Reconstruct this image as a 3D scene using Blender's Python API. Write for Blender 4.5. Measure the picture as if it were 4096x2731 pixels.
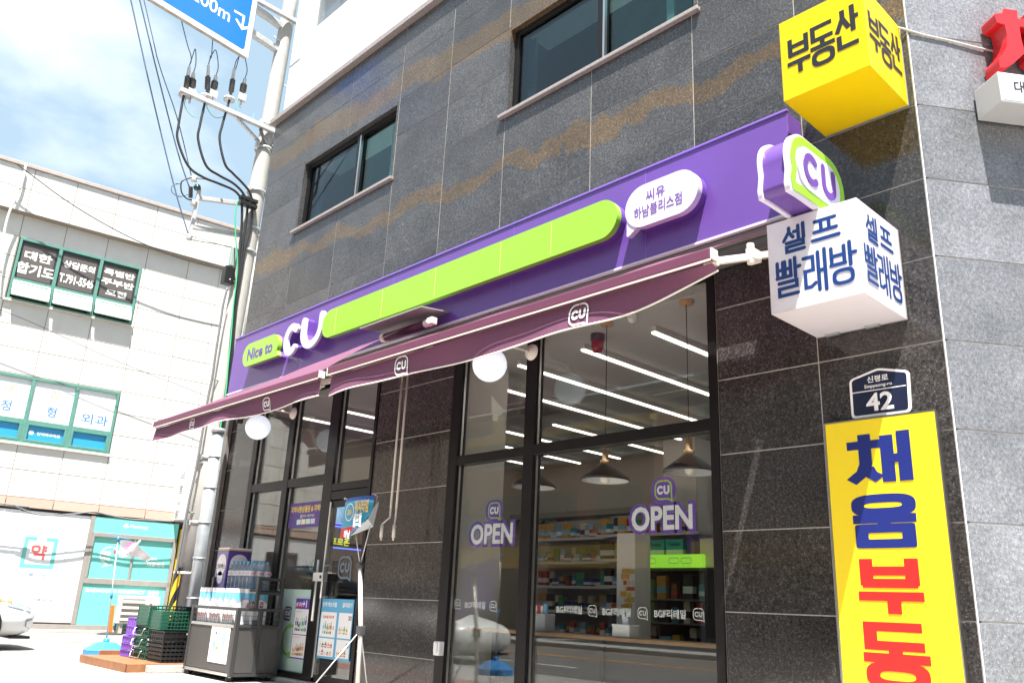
import bpy, bmesh, math, random
from mathutils import Vector as Vec, Matrix
random.seed(7)
S = bpy.context.scene
for o in list(bpy.data.objects): bpy.data.objects.remove(o)
COL = S.collection
rad = math.radians

# ------------------------------------------------------------------ camera
# world: facade of the shop in the plane y=0 (x to the right, street on the -y side), z up, metres
RC = ((0.6929482, 0.7196220, 0.0443506), (-0.1909728, 0.2425149, -0.9511656), (-0.6952354, 0.6506387, 0.3054785))
FPX = 3337.634
CAM = Vec((0, -5.6, 0.95))
cd = bpy.data.cameras.new('camera'); cam = bpy.data.objects.new('camera', cd); COL.objects.link(cam)
cd.sensor_width = 36; cd.lens = FPX / 4096 * 36; cd.clip_start = .05; cd.clip_end = 2000
rx, dn, fw = (Vec(r) for r in RC)
mw = Matrix((( rx.x, -dn.x, -fw.x, CAM.x), (rx.y, -dn.y, -fw.y, CAM.y), (rx.z, -dn.z, -fw.z, CAM.z), (0, 0, 0, 1)))
cam.matrix_world = mw
S.camera = cam

# ------------------------------------------------------------------ sky, sun, exposure
SUN = Vec((.31, -.28, 1)).normalized()
w = bpy.data.worlds.new('World'); S.world = w; w.use_nodes = True
nt = w.node_tree; N = nt.nodes; L = nt.links
bg = N['Background']
sky = N.new('ShaderNodeTexSky'); sky.sky_type = 'NISHITA'; sky.sun_disc = False
sky.sun_elevation = math.asin(SUN.z); sky.sun_rotation = math.atan2(SUN.x, SUN.y)
sky.air_density = 1.0; sky.dust_density = 1.6; sky.ozone_density = 1.2
tc = N.new('ShaderNodeTexCoord')
mp = N.new('ShaderNodeMapping'); mp.inputs['Scale'].default_value = (1, 1, 1.9)
L.new(tc.outputs['Generated'], mp.inputs['Vector'])
nz = N.new('ShaderNodeTexNoise'); nz.inputs['Scale'].default_value = 2.3; nz.inputs['Detail'].default_value = 7; nz.inputs['Roughness'].default_value = .52
L.new(mp.outputs[0], nz.inputs['Vector'])
cr = N.new('ShaderNodeValToRGB'); cr.color_ramp.elements[0].position = .53; cr.color_ramp.elements[1].position = .78
# one big bank of cloud to the west
dt = N.new('ShaderNodeVectorMath'); dt.operation = 'DOT_PRODUCT'; dt.inputs[1].default_value = Vec((-.80, -.05, .60)).normalized(); L.new(tc.outputs['Generated'], dt.inputs[0])
bk = N.new('ShaderNodeMapRange'); bk.inputs['From Min'].default_value = .90; bk.inputs['From Max'].default_value = 1.0; bk.inputs['To Min'].default_value = -.06; bk.inputs['To Max'].default_value = .20; L.new(dt.outputs['Value'], bk.inputs['Value'])
ad = N.new('ShaderNodeMath'); ad.operation = 'ADD'; L.new(nz.outputs['Fac'], ad.inputs[0]); L.new(bk.outputs[0], ad.inputs[1])
L.new(ad.outputs[0], cr.inputs[0])
mx = N.new('ShaderNodeMix'); mx.data_type = 'RGBA'
L.new(cr.outputs[0], mx.inputs['Factor']); L.new(sky.outputs[0], mx.inputs['A']); mx.inputs['B'].default_value = (4.0, 4.1, 4.2, 1)
hz = N.new('ShaderNodeMix'); hz.data_type = 'RGBA'; hz.inputs['Factor'].default_value = .82; hz.inputs['B'].default_value = (1.42, 1.90, 2.18, 1)   # summer haze
L.new(sky.outputs[0], hz.inputs['A']); L.new(hz.outputs['Result'], mx.inputs['A']); L.new(mx.outputs['Result'], bg.inputs['Color'])
bg.inputs['Strength'].default_value = .105
CLOUD = mp
sl = bpy.data.lights.new('sun', 'SUN'); sun = bpy.data.objects.new('sun', sl); COL.objects.link(sun)
sl.energy = 4.2; sl.angle = rad(.53); sl.color = (1, .955, .89)
sun.rotation_euler = (-SUN).to_track_quat('-Z', 'Y').to_euler()
sun.location = (10, -10, 40)
vs = S.view_settings; vs.view_transform = 'Standard'; vs.look = 'None'; vs.gamma = 1; vs.exposure = 1.95
try: vs.use_curve_mapping = False
except Exception: pass
S.cycles.max_bounces = 10; S.cycles.transparent_max_bounces = 24; S.cycles.transmission_bounces = 6
S.cycles.caustics_reflective = False; S.cycles.caustics_refractive = False
S.cycles.sample_clamp_indirect = 6

# ------------------------------------------------------------------ measuring helpers (photo pixel -> point on a real plane)
def mk(ox, oy, s): return lambda x, y: (ox + x / s, oy + y / s)
def ray(px, py):
    c = ((px - 2048) / FPX, (py - 1365.5) / FPX, 1)
    return rx * c[0] + dn * c[1] + fw * c[2]
def onplane(p, p0, n):
    d = ray(*p); n = Vec(n); return CAM + d * ((Vec(p0) - CAM).dot(n) / d.dot(n))
def fy(p, y=0.): return onplane(p, (0, y, 0), (0, 1, 0))
def fx(p, x): return onplane(p, (x, 0, 0), (1, 0, 0))
def fz(p, z=0.): return onplane(p, (0, 0, z), (0, 0, 1))

# ------------------------------------------------------------------ materials
MATS = {}
def M(name, col, rough=.5, metal=0., spec=.5, var=None, bump=None, coat=0., transl=0., emit=0., streak=None, rnd=0., alpha=1., tcol=None):
    """principled material; var=(scale, amount) mottles the colour, bump=(scale, strength), streak = dirt running down"""
    if name in MATS: return MATS[name]
    m = bpy.data.materials.new(name); m.use_nodes = True; MATS[name] = m
    n = m.node_tree.nodes; l = m.node_tree.links; b = n['Principled BSDF']; out = n['Material Output']
    b.inputs['Base Color'].default_value = (*col, 1); b.inputs['Roughness'].default_value = rough
    b.inputs['Metallic'].default_value = metal; b.inputs['Specular IOR Level'].default_value = spec
    b.inputs['Coat Weight'].default_value = coat; b.inputs['Coat Roughness'].default_value = .06
    src = None
    geo = n.new('ShaderNodeNewGeometry')
    def mul(a, fac_socket, lo, hi):
        mr = n.new('ShaderNodeMapRange'); mr.inputs['From Min'].default_value = .3; mr.inputs['From Max'].default_value = .7
        mr.inputs['To Min'].default_value = lo; mr.inputs['To Max'].default_value = hi
        l.new(fac_socket, mr.inputs['Value'])
        v = n.new('ShaderNodeVectorMath'); v.operation = 'SCALE'
        if a is None: v.inputs[0].default_value = col
        else: l.new(a, v.inputs[0])
        l.new(mr.outputs[0], v.inputs['Scale']); return v.outputs[0]
    if var:
        t = n.new('ShaderNodeTexNoise'); t.inputs['Scale'].default_value = var[0]; t.inputs['Detail'].default_value = 6; t.inputs['Roughness'].default_value = .6
        l.new(geo.outputs['Position'], t.inputs['Vector']); src = mul(src, t.outputs['Fac'], 1 - var[1], 1 + var[1])
    if streak:
        mpn = n.new('ShaderNodeMapping'); mpn.inputs['Scale'].default_value = (streak[0], streak[0], streak[0] * .06)
        l.new(geo.outputs['Position'], mpn.inputs['Vector'])
        t = n.new('ShaderNodeTexNoise'); t.inputs['Scale'].default_value = 1; t.inputs['Detail'].default_value = 5
        l.new(mpn.outputs[0], t.inputs['Vector']); src = mul(src, t.outputs['Fac'], 1 - streak[1], 1 + streak[1] * .4)
    if rnd:
        oi = n.new('ShaderNodeObjectInfo')
        mr = n.new('ShaderNodeMapRange'); mr.inputs['To Min'].default_value = 1 - rnd; mr.inputs['To Max'].default_value = 1 + rnd
        l.new(oi.outputs['Random'], mr.inputs['Value'])
        v = n.new('ShaderNodeVectorMath'); v.operation = 'SCALE'
        if src is None: v.inputs[0].default_value = col
        else: l.new(src, v.inputs[0])
        l.new(mr.outputs[0], v.inputs['Scale']); src = v.outputs[0]
    if src is not None: l.new(src, b.inputs['Base Color'])
    if bump:
        t = n.new('ShaderNodeTexNoise'); t.inputs['Scale'].default_value = bump[0]; t.inputs['Detail'].default_value = 4
        l.new(geo.outputs['Position'], t.inputs['Vector'])
        bp = n.new('ShaderNodeBump'); bp.inputs['Strength'].default_value = bump[1]; bp.inputs['Distance'].default_value = .01
        l.new(t.outputs['Fac'], bp.inputs['Height']); l.new(bp.outputs[0], b.inputs['Normal'])
    if emit:
        b.inputs['Emission Color'].default_value = (*col, 1); b.inputs['Emission Strength'].default_value = emit
    if alpha < 1: b.inputs['Alpha'].default_value = alpha
    if transl:
        tr = n.new('ShaderNodeBsdfTranslucent'); tr.inputs['Color'].default_value = (*(tcol or col), 1)
        if src is not None and not tcol: l.new(src, tr.inputs['Color'])
        ms = n.new('ShaderNodeMixShader'); ms.inputs[0].default_value = transl
        l.new(b.outputs[0], ms.inputs[1]); l.new(tr.outputs[0], ms.inputs[2]); l.new(ms.outputs[0], out.inputs[0])
    return m

def granite(name, dark, mid, light, painted_refl=False, rough=.17):
    m = bpy.data.materials.new(name); m.use_nodes = True; MATS[name] = m
    n = m.node_tree.nodes; l = m.node_tree.links; b = n['Principled BSDF']
    geo = n.new('ShaderNodeNewGeometry'); oi = n.new('ShaderNodeObjectInfo')
    add = n.new('ShaderNodeVectorMath'); add.operation = 'ADD'; l.new(geo.outputs['Position'], add.inputs[0])
    sc = n.new('ShaderNodeVectorMath'); sc.operation = 'SCALE'; sc.inputs[0].default_value = (37, 11, 23); l.new(oi.outputs['Random'], sc.inputs['Scale'])
    l.new(sc.outputs[0], add.inputs[1])
    def noise(s, d, vec, ro=.6):
        t = n.new('ShaderNodeTexNoise'); t.inputs['Scale'].default_value = s; t.inputs['Detail'].default_value = d; t.inputs['Roughness'].default_value = ro
        l.new(vec, t.inputs['Vector']); return t.outputs['Fac']
    def ramp(f, *st):
        r = n.new('ShaderNodeValToRGB'); e = r.color_ramp.elements
        e[0].position, e[0].color = st[0][0], (*st[0][1], 1); e[1].position, e[1].color = st[-1][0], (*st[-1][1], 1)
        for p, c in st[1:-1]: k = e.new(p); k.color = (*c, 1)
        l.new(f, r.inputs[0]); return r.outputs[0]
    def mixc(f, a, bb, t='MIX'):
        x = n.new('ShaderNodeMix'); x.data_type = 'RGBA'; x.blend_type = t
        for s_, v in (('Factor', f), ('A', a), ('B', bb)):
            if isinstance(v, (float, int)): x.inputs[s_].default_value = v
            elif isinstance(v, tuple): x.inputs[s_].default_value = (*v, 1)
            else: l.new(v, x.inputs[s_])
        return x.outputs['Result']
    P = add.outputs[0]
    c = ramp(noise(46, 3, P, .75), (.30, dark), (.55, mid), (.85, light))
    fl = n.new('ShaderNodeTexVoronoi'); fl.inputs['Scale'].default_value = 90; fl.inputs['Randomness'].default_value = 1
    l.new(P, fl.inputs['Vector'])
    c = mixc(ramp(fl.outputs['Distance'], (.04, (.6, .6, .6)), (.22, (0, 0, 0))), c, light)
    c = mixc(ramp(noise(120, 2, P), (.62, (0, 0, 0)), (.70, (.6, .6, .6))), c, tuple(min(1, v * 1.5) for v in light))
    cl = noise(1.6, 5, P)
    c = mixc(1., c, ramp(cl, (.3, (.72, .72, .72)), (.7, (1.22, 1.22, 1.24))), 'MULTIPLY')
    mr = n.new('ShaderNodeMapRange'); mr.inputs['To Min'].default_value = .84; mr.inputs['To Max'].default_value = 1.16; l.new(oi.outputs['Random'], mr.inputs['Value'])
    sv = n.new('ShaderNodeVectorMath'); sv.operation = 'SCALE'; l.new(c, sv.inputs[0]); l.new(mr.outputs[0], sv.inputs['Scale']); c = sv.outputs[0]
    if painted_refl:      # brown reflection bands painted into the stone colour along the upper wall
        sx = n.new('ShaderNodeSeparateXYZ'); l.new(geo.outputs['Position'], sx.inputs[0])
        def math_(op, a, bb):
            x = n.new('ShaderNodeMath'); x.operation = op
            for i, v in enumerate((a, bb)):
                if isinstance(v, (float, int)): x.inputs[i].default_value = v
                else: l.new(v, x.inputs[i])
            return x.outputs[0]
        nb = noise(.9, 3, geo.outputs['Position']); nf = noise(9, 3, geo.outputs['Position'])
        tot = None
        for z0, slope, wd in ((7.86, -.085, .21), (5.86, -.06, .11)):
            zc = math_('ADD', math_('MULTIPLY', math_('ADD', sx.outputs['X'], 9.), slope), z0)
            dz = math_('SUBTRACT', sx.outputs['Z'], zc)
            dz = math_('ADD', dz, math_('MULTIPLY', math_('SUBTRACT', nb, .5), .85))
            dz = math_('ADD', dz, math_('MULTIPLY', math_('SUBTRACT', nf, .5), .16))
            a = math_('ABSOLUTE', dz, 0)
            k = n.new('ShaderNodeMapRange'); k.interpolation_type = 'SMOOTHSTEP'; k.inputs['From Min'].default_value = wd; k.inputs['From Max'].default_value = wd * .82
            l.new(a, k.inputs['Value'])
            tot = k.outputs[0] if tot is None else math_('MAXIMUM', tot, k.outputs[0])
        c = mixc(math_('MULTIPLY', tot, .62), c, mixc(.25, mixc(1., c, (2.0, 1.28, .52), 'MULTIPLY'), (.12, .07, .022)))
    l.new(c, b.inputs['Base Color'])
    b.inputs['Roughness'].default_value = rough; b.inputs['Specular IOR Level'].default_value = .55
    bp = n.new('ShaderNodeBump'); bp.inputs['Strength'].default_value = .05; bp.inputs['Distance'].default_value = .004
    l.new(noise(5, 2, P), bp.inputs['Height']); l.new(bp.outputs[0], b.inputs['Normal'])
    return m

def glassmat(name, tint=(1, 1, 1), ior=1.5, rough=0.0):
    m = bpy.data.materials.new(name); m.use_nodes = True; MATS[name] = m
    n = m.node_tree.nodes; l = m.node_tree.links; n.remove(n['Principled BSDF']); out = n['Material Output']
    tr = n.new('ShaderNodeBsdfTransparent'); tr.inputs[0].default_value = (*tint, 1)
    gl = n.new('ShaderNodeBsdfGlossy'); gl.inputs['Roughness'].default_value = rough
    fr = n.new('ShaderNodeFresnel'); gg = n.new('ShaderNodeNewGeometry')      # same reflectance on both faces of the thin sheet
    mr = n.new('ShaderNodeMapRange'); mr.inputs['To Min'].default_value = ior; mr.inputs['To Max'].default_value = 1 / ior
    l.new(gg.outputs['Backfacing'], mr.inputs['Value']); l.new(mr.outputs[0], fr.inputs[0])
    ms = n.new('ShaderNodeMixShader'); l.new(fr.outputs[0], ms.inputs[0]); l.new(tr.outputs[0], ms.inputs[1]); l.new(gl.outputs[0], ms.inputs[2]); l.new(ms.outputs[0], out.inputs[0])
    return m

# ------------------------------------------------------------------ mesh builder
class MB:
    def __init__(s): s.v = []; s.f = []; s.m = []; s.mats = []; s.sm = []
    def mi(s, m):
        if m not in s.mats: s.mats.append(m)
        return s.mats.index(m)
    def add(s, vs, fs, m, smooth=False):
        k = len(s.v); s.v += [Vec(q) for q in vs]; i = s.mi(m)
        for q in fs: s.f.append([k + a for a in q]); s.m.append(i); s.sm.append(smooth)
        return s
    def box(s, x0, x1, y0, y1, z0, z1, m, mat=None):
        x0, x1 = sorted((x0, x1)); y0, y1 = sorted((y0, y1)); z0, z1 = sorted((z0, z1))
        vs = [Vec((x, y, z)) for x in (x0, x1) for y in (y0, y1) for z in (z0, z1)]
        if mat is not None: vs = [mat @ q for q in vs]
        return s.add(vs, [(0, 1, 3, 2), (4, 6, 7, 5), (0, 4, 5, 1), (2, 3, 7, 6), (0, 2, 6, 4), (1, 5, 7, 3)], m)
    def bar(s, a, b, w, h, m, up=(0, 0, 1)):
        a, b = Vec(a), Vec(b); d = (b - a).normalized(); u = Vec(up)
        if abs(d.dot(u)) > .98: u = Vec((0, 1, 0))
        x = d.cross(u).normalized(); u = x.cross(d)
        vs = [p + x * (i * w / 2) + u * (j * h / 2) for p in (a, b) for i, j in ((-1, -1), (1, -1), (1, 1), (-1, 1))]
        return s.add(vs, [(0, 1, 5, 4), (1, 2, 6, 5), (2, 3, 7, 6), (3, 0, 4, 7), (3, 2, 1, 0), (4, 5, 6, 7)], m)
    def tube(s, pts, r, m, n=8, caps=True):
        pts = [Vec(p) for p in pts]; R = r if isinstance(r, (list, tuple)) else [r] * len(pts)
        vs = []; fs = []; ref = None
        for i, p in enumerate(pts):
            d = (pts[min(i + 1, len(pts) - 1)] - pts[max(i - 1, 0)])
            if d.length < 1e-9: d = Vec((0, 0, 1))
            d.normalize()
            if ref is None: ref = Vec((0, 0, 1)) if abs(d.z) < .9 else Vec((1, 0, 0))
            a = (ref - d * ref.dot(d))
            if a.length < 1e-6: a = d.orthogonal()
            a.normalize(); b = d.cross(a); ref = a
            for k in range(n):
                t = 2 * math.pi * k / n; vs.append(p + (a * math.cos(t) + b * math.sin(t)) * R[i])
        for i in range(len(pts) - 1):
            for k in range(n): fs.append((i * n + k, i * n + (k + 1) % n, (i + 1) * n + (k + 1) % n, (i + 1) * n + k))
        s.add(vs, fs, m, True)
        if caps:
            k = len(s.v) - len(vs); i = s.mi(m)
            s.f.append([k + q for q in reversed(range(n))]); s.m.append(i); s.sm.append(False)
            s.f.append([k + len(vs) - n + q for q in range(n)]); s.m.append(i); s.sm.append(False)
        return s
    def lathe(s, c, prof, m, n=20, axis=(0, 0, 1)):
        ax = Vec(axis).normalized(); a = ax.orthogonal().normalized(); b = ax.cross(a); c = Vec(c); vs = []; fs = []
        for (r, z) in prof:
            for k in range(n):
                t = 2 * math.pi * k / n; vs.append(c + ax * z + (a * math.cos(t) + b * math.sin(t)) * r)
        for i in range(len(prof) - 1):
            for k in range(n): fs.append((i * n + k, i * n + (k + 1) % n, (i + 1) * n + (k + 1) % n, (i + 1) * n + k))
        return s.add(vs, fs, m, True)
    def sphere(s, c, r, m, n=24, k=14, zs=1.):
        return s.lathe(c, [(max(1e-4, r * math.sin(math.pi * i / k)), -r * math.cos(math.pi * i / k) * zs) for i in range(k + 1)], m, n)
    def quad(s, a, b, c, d, m, smooth=False): return s.add([a, b, c, d], [(0, 1, 2, 3)], m, smooth)
    def prism(s, poly, O, U, V, depth, m, mside=None, z0=0.):
        O, U, V = Vec(O), Vec(U), Vec(V); Nn = U.cross(V); n = len(poly)
        vs = [O + U * x + V * y + Nn * z0 for x, y in poly] + [O + U * x + V * y + Nn * (z0 + depth) for x, y in poly]
        s.add(vs, [tuple(range(n, 2 * n)), tuple(reversed(range(n)))], m)
        s.add(vs, [(i, (i + 1) % n, n + (i + 1) % n, n + i) for i in range(n)], mside or m, n > 14)
        return s
    def stroke(s, pts, wd, O, U, V, m, closed=False, cap='flat', z=.002, depth=0., mside=None):
        """a thick line drawn on the plane O,U,V"""
        O, U, V = Vec(O), Vec(U), Vec(V); Nn = U.normalized().cross(V.normalized())
        P = [Vec((p[0], p[1])) for p in pts]; n = len(P); sec = []
        for i in range(n):
            a = P[(i - 1) % n] if (closed or i) else None; b = P[(i + 1) % n] if (closed or i < n - 1) else None
            d1 = (P[i] - a).normalized() if a is not None else None; d2 = (b - P[i]).normalized() if b is not None else None
            if d1 is None: d1 = d2
            if d2 is None: d2 = d1
            n1 = Vec((-d1.y, d1.x)); n2 = Vec((-d2.y, d2.x)); mm = n1 + n2
            if mm.length < 1e-6: mm = n1
            mm.normalize(); k = 1 / max(.45, mm.dot(n1))
            sec.append((P[i] + mm * wd / 2 * k, P[i] - mm * wd / 2 * k))
        if not closed and cap == 'round':
            def capsec(p, d, rev):
                q = Vec((-d.y, d.x)); out = []
                for a in (85, 65, 45, 25):
                    a = rad(a); e = p + d * math.sin(a) * wd / 2 * (-1 if rev else 1); out.append((e + q * math.cos(a) * wd / 2, e - q * math.cos(a) * wd / 2))
                return out if rev else list(reversed(out))
            sec = capsec(P[0], (P[1] - P[0]).normalized(), True) + sec + capsec(P[-1], (P[-1] - P[-2]).normalized(), False)
        c = len(sec); W = lambda q, h: O + U * q.x + V * q.y + Nn * h
        vs = []; 
        for a, b in sec: vs += [W(a, z + depth), W(b, z + depth)]
        rng = range(c if closed else c - 1)
        s.add(vs, [(2 * i, 2 * i + 1, 2 * ((i + 1) % c) + 1, 2 * ((i + 1) % c)) for i in rng], m)
        if depth:
            vb = []
            for a, b in sec: vb += [W(a, z), W(b, z)]
            k = 2 * c; fs = []
            for i in rng:
                j = (i + 1) % c; fs += [(2 * i, 2 * j, k + 2 * j, k + 2 * i), (2 * j + 1, 2 * i + 1, k + 2 * i + 1, k + 2 * j + 1)]
            if not closed: fs += [(1, 0, k, k + 1), (2 * c - 2, 2 * c - 1, k + 2 * c - 1, k + 2 * c - 2)]
            s.add(vs + vb, fs, mside or m)
        return s
    def text(s, body, O, U, V, m, w=None, h=None, bold=0., z=.003, depth=0., ctr=True, shear=0.):
        cu = bpy.data.curves.new('t', 'FONT'); cu.body = body; cu.size = 1; cu.offset = bold; cu.resolution_u = 3; cu.extrude = 0; cu.shear = shear
        if depth: cu.extrude = .5
        ob = bpy.data.objects.new('t', cu); me = bpy.data.meshes.new_from_object(ob)
        if len(me.vertices):
            xs = [q.co.x for q in me.vertices]; ys = [q.co.y for q in me.vertices]
            x0, x1, y0, y1 = min(xs), max(xs), min(ys), max(ys)
            sx = sy = None
            if w: sx = w / (x1 - x0)
            if h: sy = h / (y1 - y0)
            sx = sx or sy; sy = sy or sx
            O, U, V = Vec(O), Vec(U).normalized(), Vec(V).normalized(); Nn = U.cross(V)
            cx, cy = ((x0 + x1) / 2, (y0 + y1) / 2) if ctr else (x0, y0)
            vs = [O + U * ((q.co.x - cx) * sx) + V * ((q.co.y - cy) * sy) + Nn * (z + (q.co.z + .5) * depth if depth else z) for q in me.vertices]
            s.add(vs, [tuple(p.vertices) for p in me.polygons], m)
        bpy.data.objects.remove(ob); bpy.data.curves.remove(cu); bpy.data.meshes.remove(me)
        return s
    def mesh(s, name, loc):
        me = bpy.data.meshes.new(name); me.from_pydata([q - loc for q in s.v], [], s.f)
        for m in s.mats: me.materials.append(m)
        for p, i, sm in zip(me.polygons, s.m, s.sm): p.material_index = i; p.use_smooth = sm
        me.update(); return me

def put(name, me, parent=None):
    o = bpy.data.objects.new(name, me); COL.objects.link(o)
    if parent: o.parent = parent
    return o
def rootof(o):
    while o.parent: o = o.parent
    return o
def origin(o): return rootof(o).location.copy()
def part(name, mb, parent, bev=0., label=None, seg=2, kind=None):
    o = put(name, mb.mesh(name, origin(parent)), parent)
    if bev: bevel(o, bev, seg)
    if label: o['label'] = label
    if kind: o['kind'] = kind
    return o
def bevel(o, wd, seg=2):
    b = o.modifiers.new('bevel', 'BEVEL'); b.width = wd; b.segments = seg; b.limit_method = 'ANGLE'; b.angle_limit = rad(40)
def thing(name, label, cat, loc=(0, 0, 0), group=None):
    o = bpy.data.objects.new(name, None); COL.objects.link(o); o.location = loc; o.empty_display_size = .2
    o['label'] = label; o['category'] = cat
    if group: o['group'] = group
    return o
def solo(name, mb, label, cat, loc=(0, 0, 0), group=None, bev=0.):
    o = put(name, mb.mesh(name, Vec(loc))); o.location = loc; o['label'] = label; o['category'] = cat
    if group: o['group'] = group
    if bev: bevel(o, bev)
    return o
def struct(name, mb, kind='structure', bev=0.):
    o = put(name, mb.mesh(name, Vec((0, 0, 0)))); o['kind'] = kind
    if bev: bevel(o, bev)
    return o
def dup(root, loc, label=None, group=None):
    r = root.copy(); COL.objects.link(r); r.location = loc
    if label: r['label'] = label
    if group: r['group'] = group
    for ch in list(root.children):
        c = ch.copy(); COL.objects.link(c); c.parent = r
        for g in list(ch.children):
            d = g.copy(); COL.objects.link(d); d.parent = c
    return r
X, Y, Zv = Vec((1, 0, 0)), Vec((0, 1, 0)), Vec((0, 0, 1))

# ------------------------------------------------------------------ lettering drawn as strokes (unit cell, y up)
def ring(cx, cy, rx_, ry, n=28, p=2.6):
    out = []
    for i in range(n):
        t = 2 * math.pi * i / n; c, s_ = math.cos(t), math.sin(t)
        out.append((cx + rx_ * math.copysign(abs(c) ** (2 / p), c), cy + ry * math.copysign(abs(s_) ** (2 / p), s_)))
    return out
B_ = [[(.12, 1), (.12, .5)], [(.88, 1), (.88, .5)], [(.12, .77), (.88, .77)], [(.04, .54), (.96, .54)]]
GLY = {
 'bu': B_ + [[(-.04, .30), (1.04, .30)], [(.55, .30), (.55, -.02)]],
 'dong': [[(.95, .93), (.1, .93), (.1, .62), (.97, .62)], [(.5, .62), (.5, .42)], [(-.04, .42), (1.04, .42)], ('r', .5, .14, .40, .15)],
 'san': [[(.33, 1), (.33, .80), (.05, .46)], [(.33, .78), (.58, .50)], [(.76, 1.03), (.76, .38)], [(.76, .72), (1.02, .72)], [(.13, .38), (.13, .08), (.95, .08)]],
 'chae': [[(.27, 1.04), (.27, .80)], [(-.05, .82), (.57, .82)], [(.27, .80), (.27, .42), (.20, .24), (-.01, .07)], [(.30, .34), (.36, .20), (.50, .10)], [(.66, .98), (.66, .03)], [(.95, 1.04), (.95, .03)], [(.66, .5), (.95, .5)]],
 'um': [('r', .5, .82, .44, .14), [(-.04, .55), (1.04, .55)], [(.5, .55), (.5, .38)], ('c', [(.1, .06), (.9, .06), (.9, .36), (.1, .36)])],
 'sel': [[(.27, 1), (.27, .85), (.02, .52)], [(.27, .82), (.45, .60)], [(.50, .80), (.68, .80)], [(.70, 1), (.70, .50)], [(.93, 1.04), (.93, .48)], [(.14, .40), (.9, .40), (.9, .24), (.14, .24), (.14, .05), (.93, .05)]],
 'peu': [[(.1, .95), (.9, .95)], [(.34, .95), (.34, .5)], [(.66, .95), (.66, .5)], [(.06, .5), (.94, .5)], [(-.02, .16), (1.02, .16)]],
 'ppal': [[(.02, 1), (.02, .56)], [(.27, 1), (.27, .56)], [(.36, 1), (.36, .56)], [(.61, 1), (.61, .56)], [(.02, .78), (.27, .78)], [(.36, .78), (.61, .78)], [(.0, .56), (.29, .56)], [(.34, .56), (.63, .56)], [(.82, 1.04), (.82, .5)], [(.82, .77), (1.02, .77)], [(.08, .40), (.86, .40), (.86, .24), (.08, .24), (.08, .04), (.9, .04)]],
 'rae': [[(.0, .92), (.42, .92), (.42, .56), (.05, .56), (.05, .12), (.30, .12), (.50, .2)], [(.66, 1), (.66, .0)], [(.96, 1.04), (.96, -.03)], [(.66, .5), (.96, .5)]],
 'bang': [[(.06, .98), (.06, .52)], [(.58, .98), (.58, .52)], [(.06, .76), (.58, .76)], [(.03, .52), (.61, .52)], [(.82, 1.04), (.82, .44)], [(.82, .74), (1.04, .74)], ('r', .5, .17, .37, .17)],
 'yak': [('r', .27, .74, .22, .20), [(.74, 1.03), (.74, .46)], [(.74, .87), (.98, .87)], [(.74, .64), (.98, .64)], [(.18, .33), (.82, .33), (.82, -.04)]],
}
def glyph(mb, g, O, U, V, cw, ch, wd, m, cap='flat', z=.002, ax=1.):
    """draw glyph g in the cell of size cw x ch whose lower left corner is O; strokes are wd thick, upright ones wd * ax"""
    U = Vec(U).normalized(); V = Vec(V).normalized(); Ua = U * ax; kx = cw / ax
    for i, st in enumerate(GLY[g]):
        zz = z + i * .0005
        if st[0] in ('r', 'c'):
            if st[0] == 'r': cx, cy, a, b = st[1] * cw, st[2] * ch, st[3] * cw, st[4] * ch; pw = 3.
            else: (xa, ya), (xb, yb) = st[1][0], st[1][2]; cx, cy, a, b = (xa + xb) / 2 * cw, (ya + yb) / 2 * ch, (xb - xa) / 2 * cw, (yb - ya) / 2 * ch; pw = 14.
            sl = min(wd * .16, .016); wx = wd * ax
            o_ = ring(cx, cy, a + wx / 2, b + wd / 2, 40, pw); i_ = ring(cx, cy, max(sl, a - wx / 2), max(sl, b - wd / 2), 40, pw)
            Wp = lambda q: Vec(O) + U * q[0] + V * q[1] + U.cross(V) * zz
            mb.add([Wp(q) for q in o_ + i_], [(k, (k + 1) % 40, 40 + (k + 1) % 40, 40 + k) for k in range(40)], m)
        else: mb.stroke([(x * kx, y * ch) for x, y in st], wd, O, Ua, V, m, cap=cap, z=zz)
    return mb
def arcpts(cx, cy, rx_, ry, a0, a1, n): return [(cx + rx_ * math.cos(rad(a0 + (a1 - a0) * i / n)), cy + ry * math.sin(rad(a0 + (a1 - a0) * i / n))) for i in range(n + 1)]
def cpath(cx, cy, r, ry=None): return arcpts(cx, cy, r, ry or r, 48, 312, 16)
def upath(x0, x1, y1, y0):
    r = (x1 - x0) / 2; return [(x0, y1), (x0, y0 + r)] + arcpts((x0 + x1) / 2, y0 + r, r, r, 180, 360, 12)[1:-1] + [(x1, y0 + r), (x1, y1)]
def rrect(w_, h_, r, n=8, cx=0, cy=0):
    out = []
    for sx, sy, a in ((1, -1, -90), (1, 1, 0), (-1, 1, 90), (-1, -1, 180)):
        out += arcpts(cx + sx * (w_ / 2 - r), cy + sy * (h_ / 2 - r), r, r, a, a + 90, n)
    return out
def bubble_line(h):
    """open outline of a speech bubble of height h: gap on top, tail at lower right"""
    w_ = h * 1.1; r = h * .36
    a = arcpts(-w_ / 2 + r, h / 2 - r, r, r, 90, 180, 6); b = arcpts(-w_ / 2 + r, -h / 2 + r, r, r, 180, 270, 6)
    c = [(w_ * .30, -h / 2), (w_ * .52, -h * .60), (w_ * .50, -h * .2)]; d = arcpts(w_ / 2 - r, h / 2 - r, r, r, 0, 90, 6)
    return [(-.04 * h, h / 2)] + a + b + c + d + [(w_ * .06, h / 2)]
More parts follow.
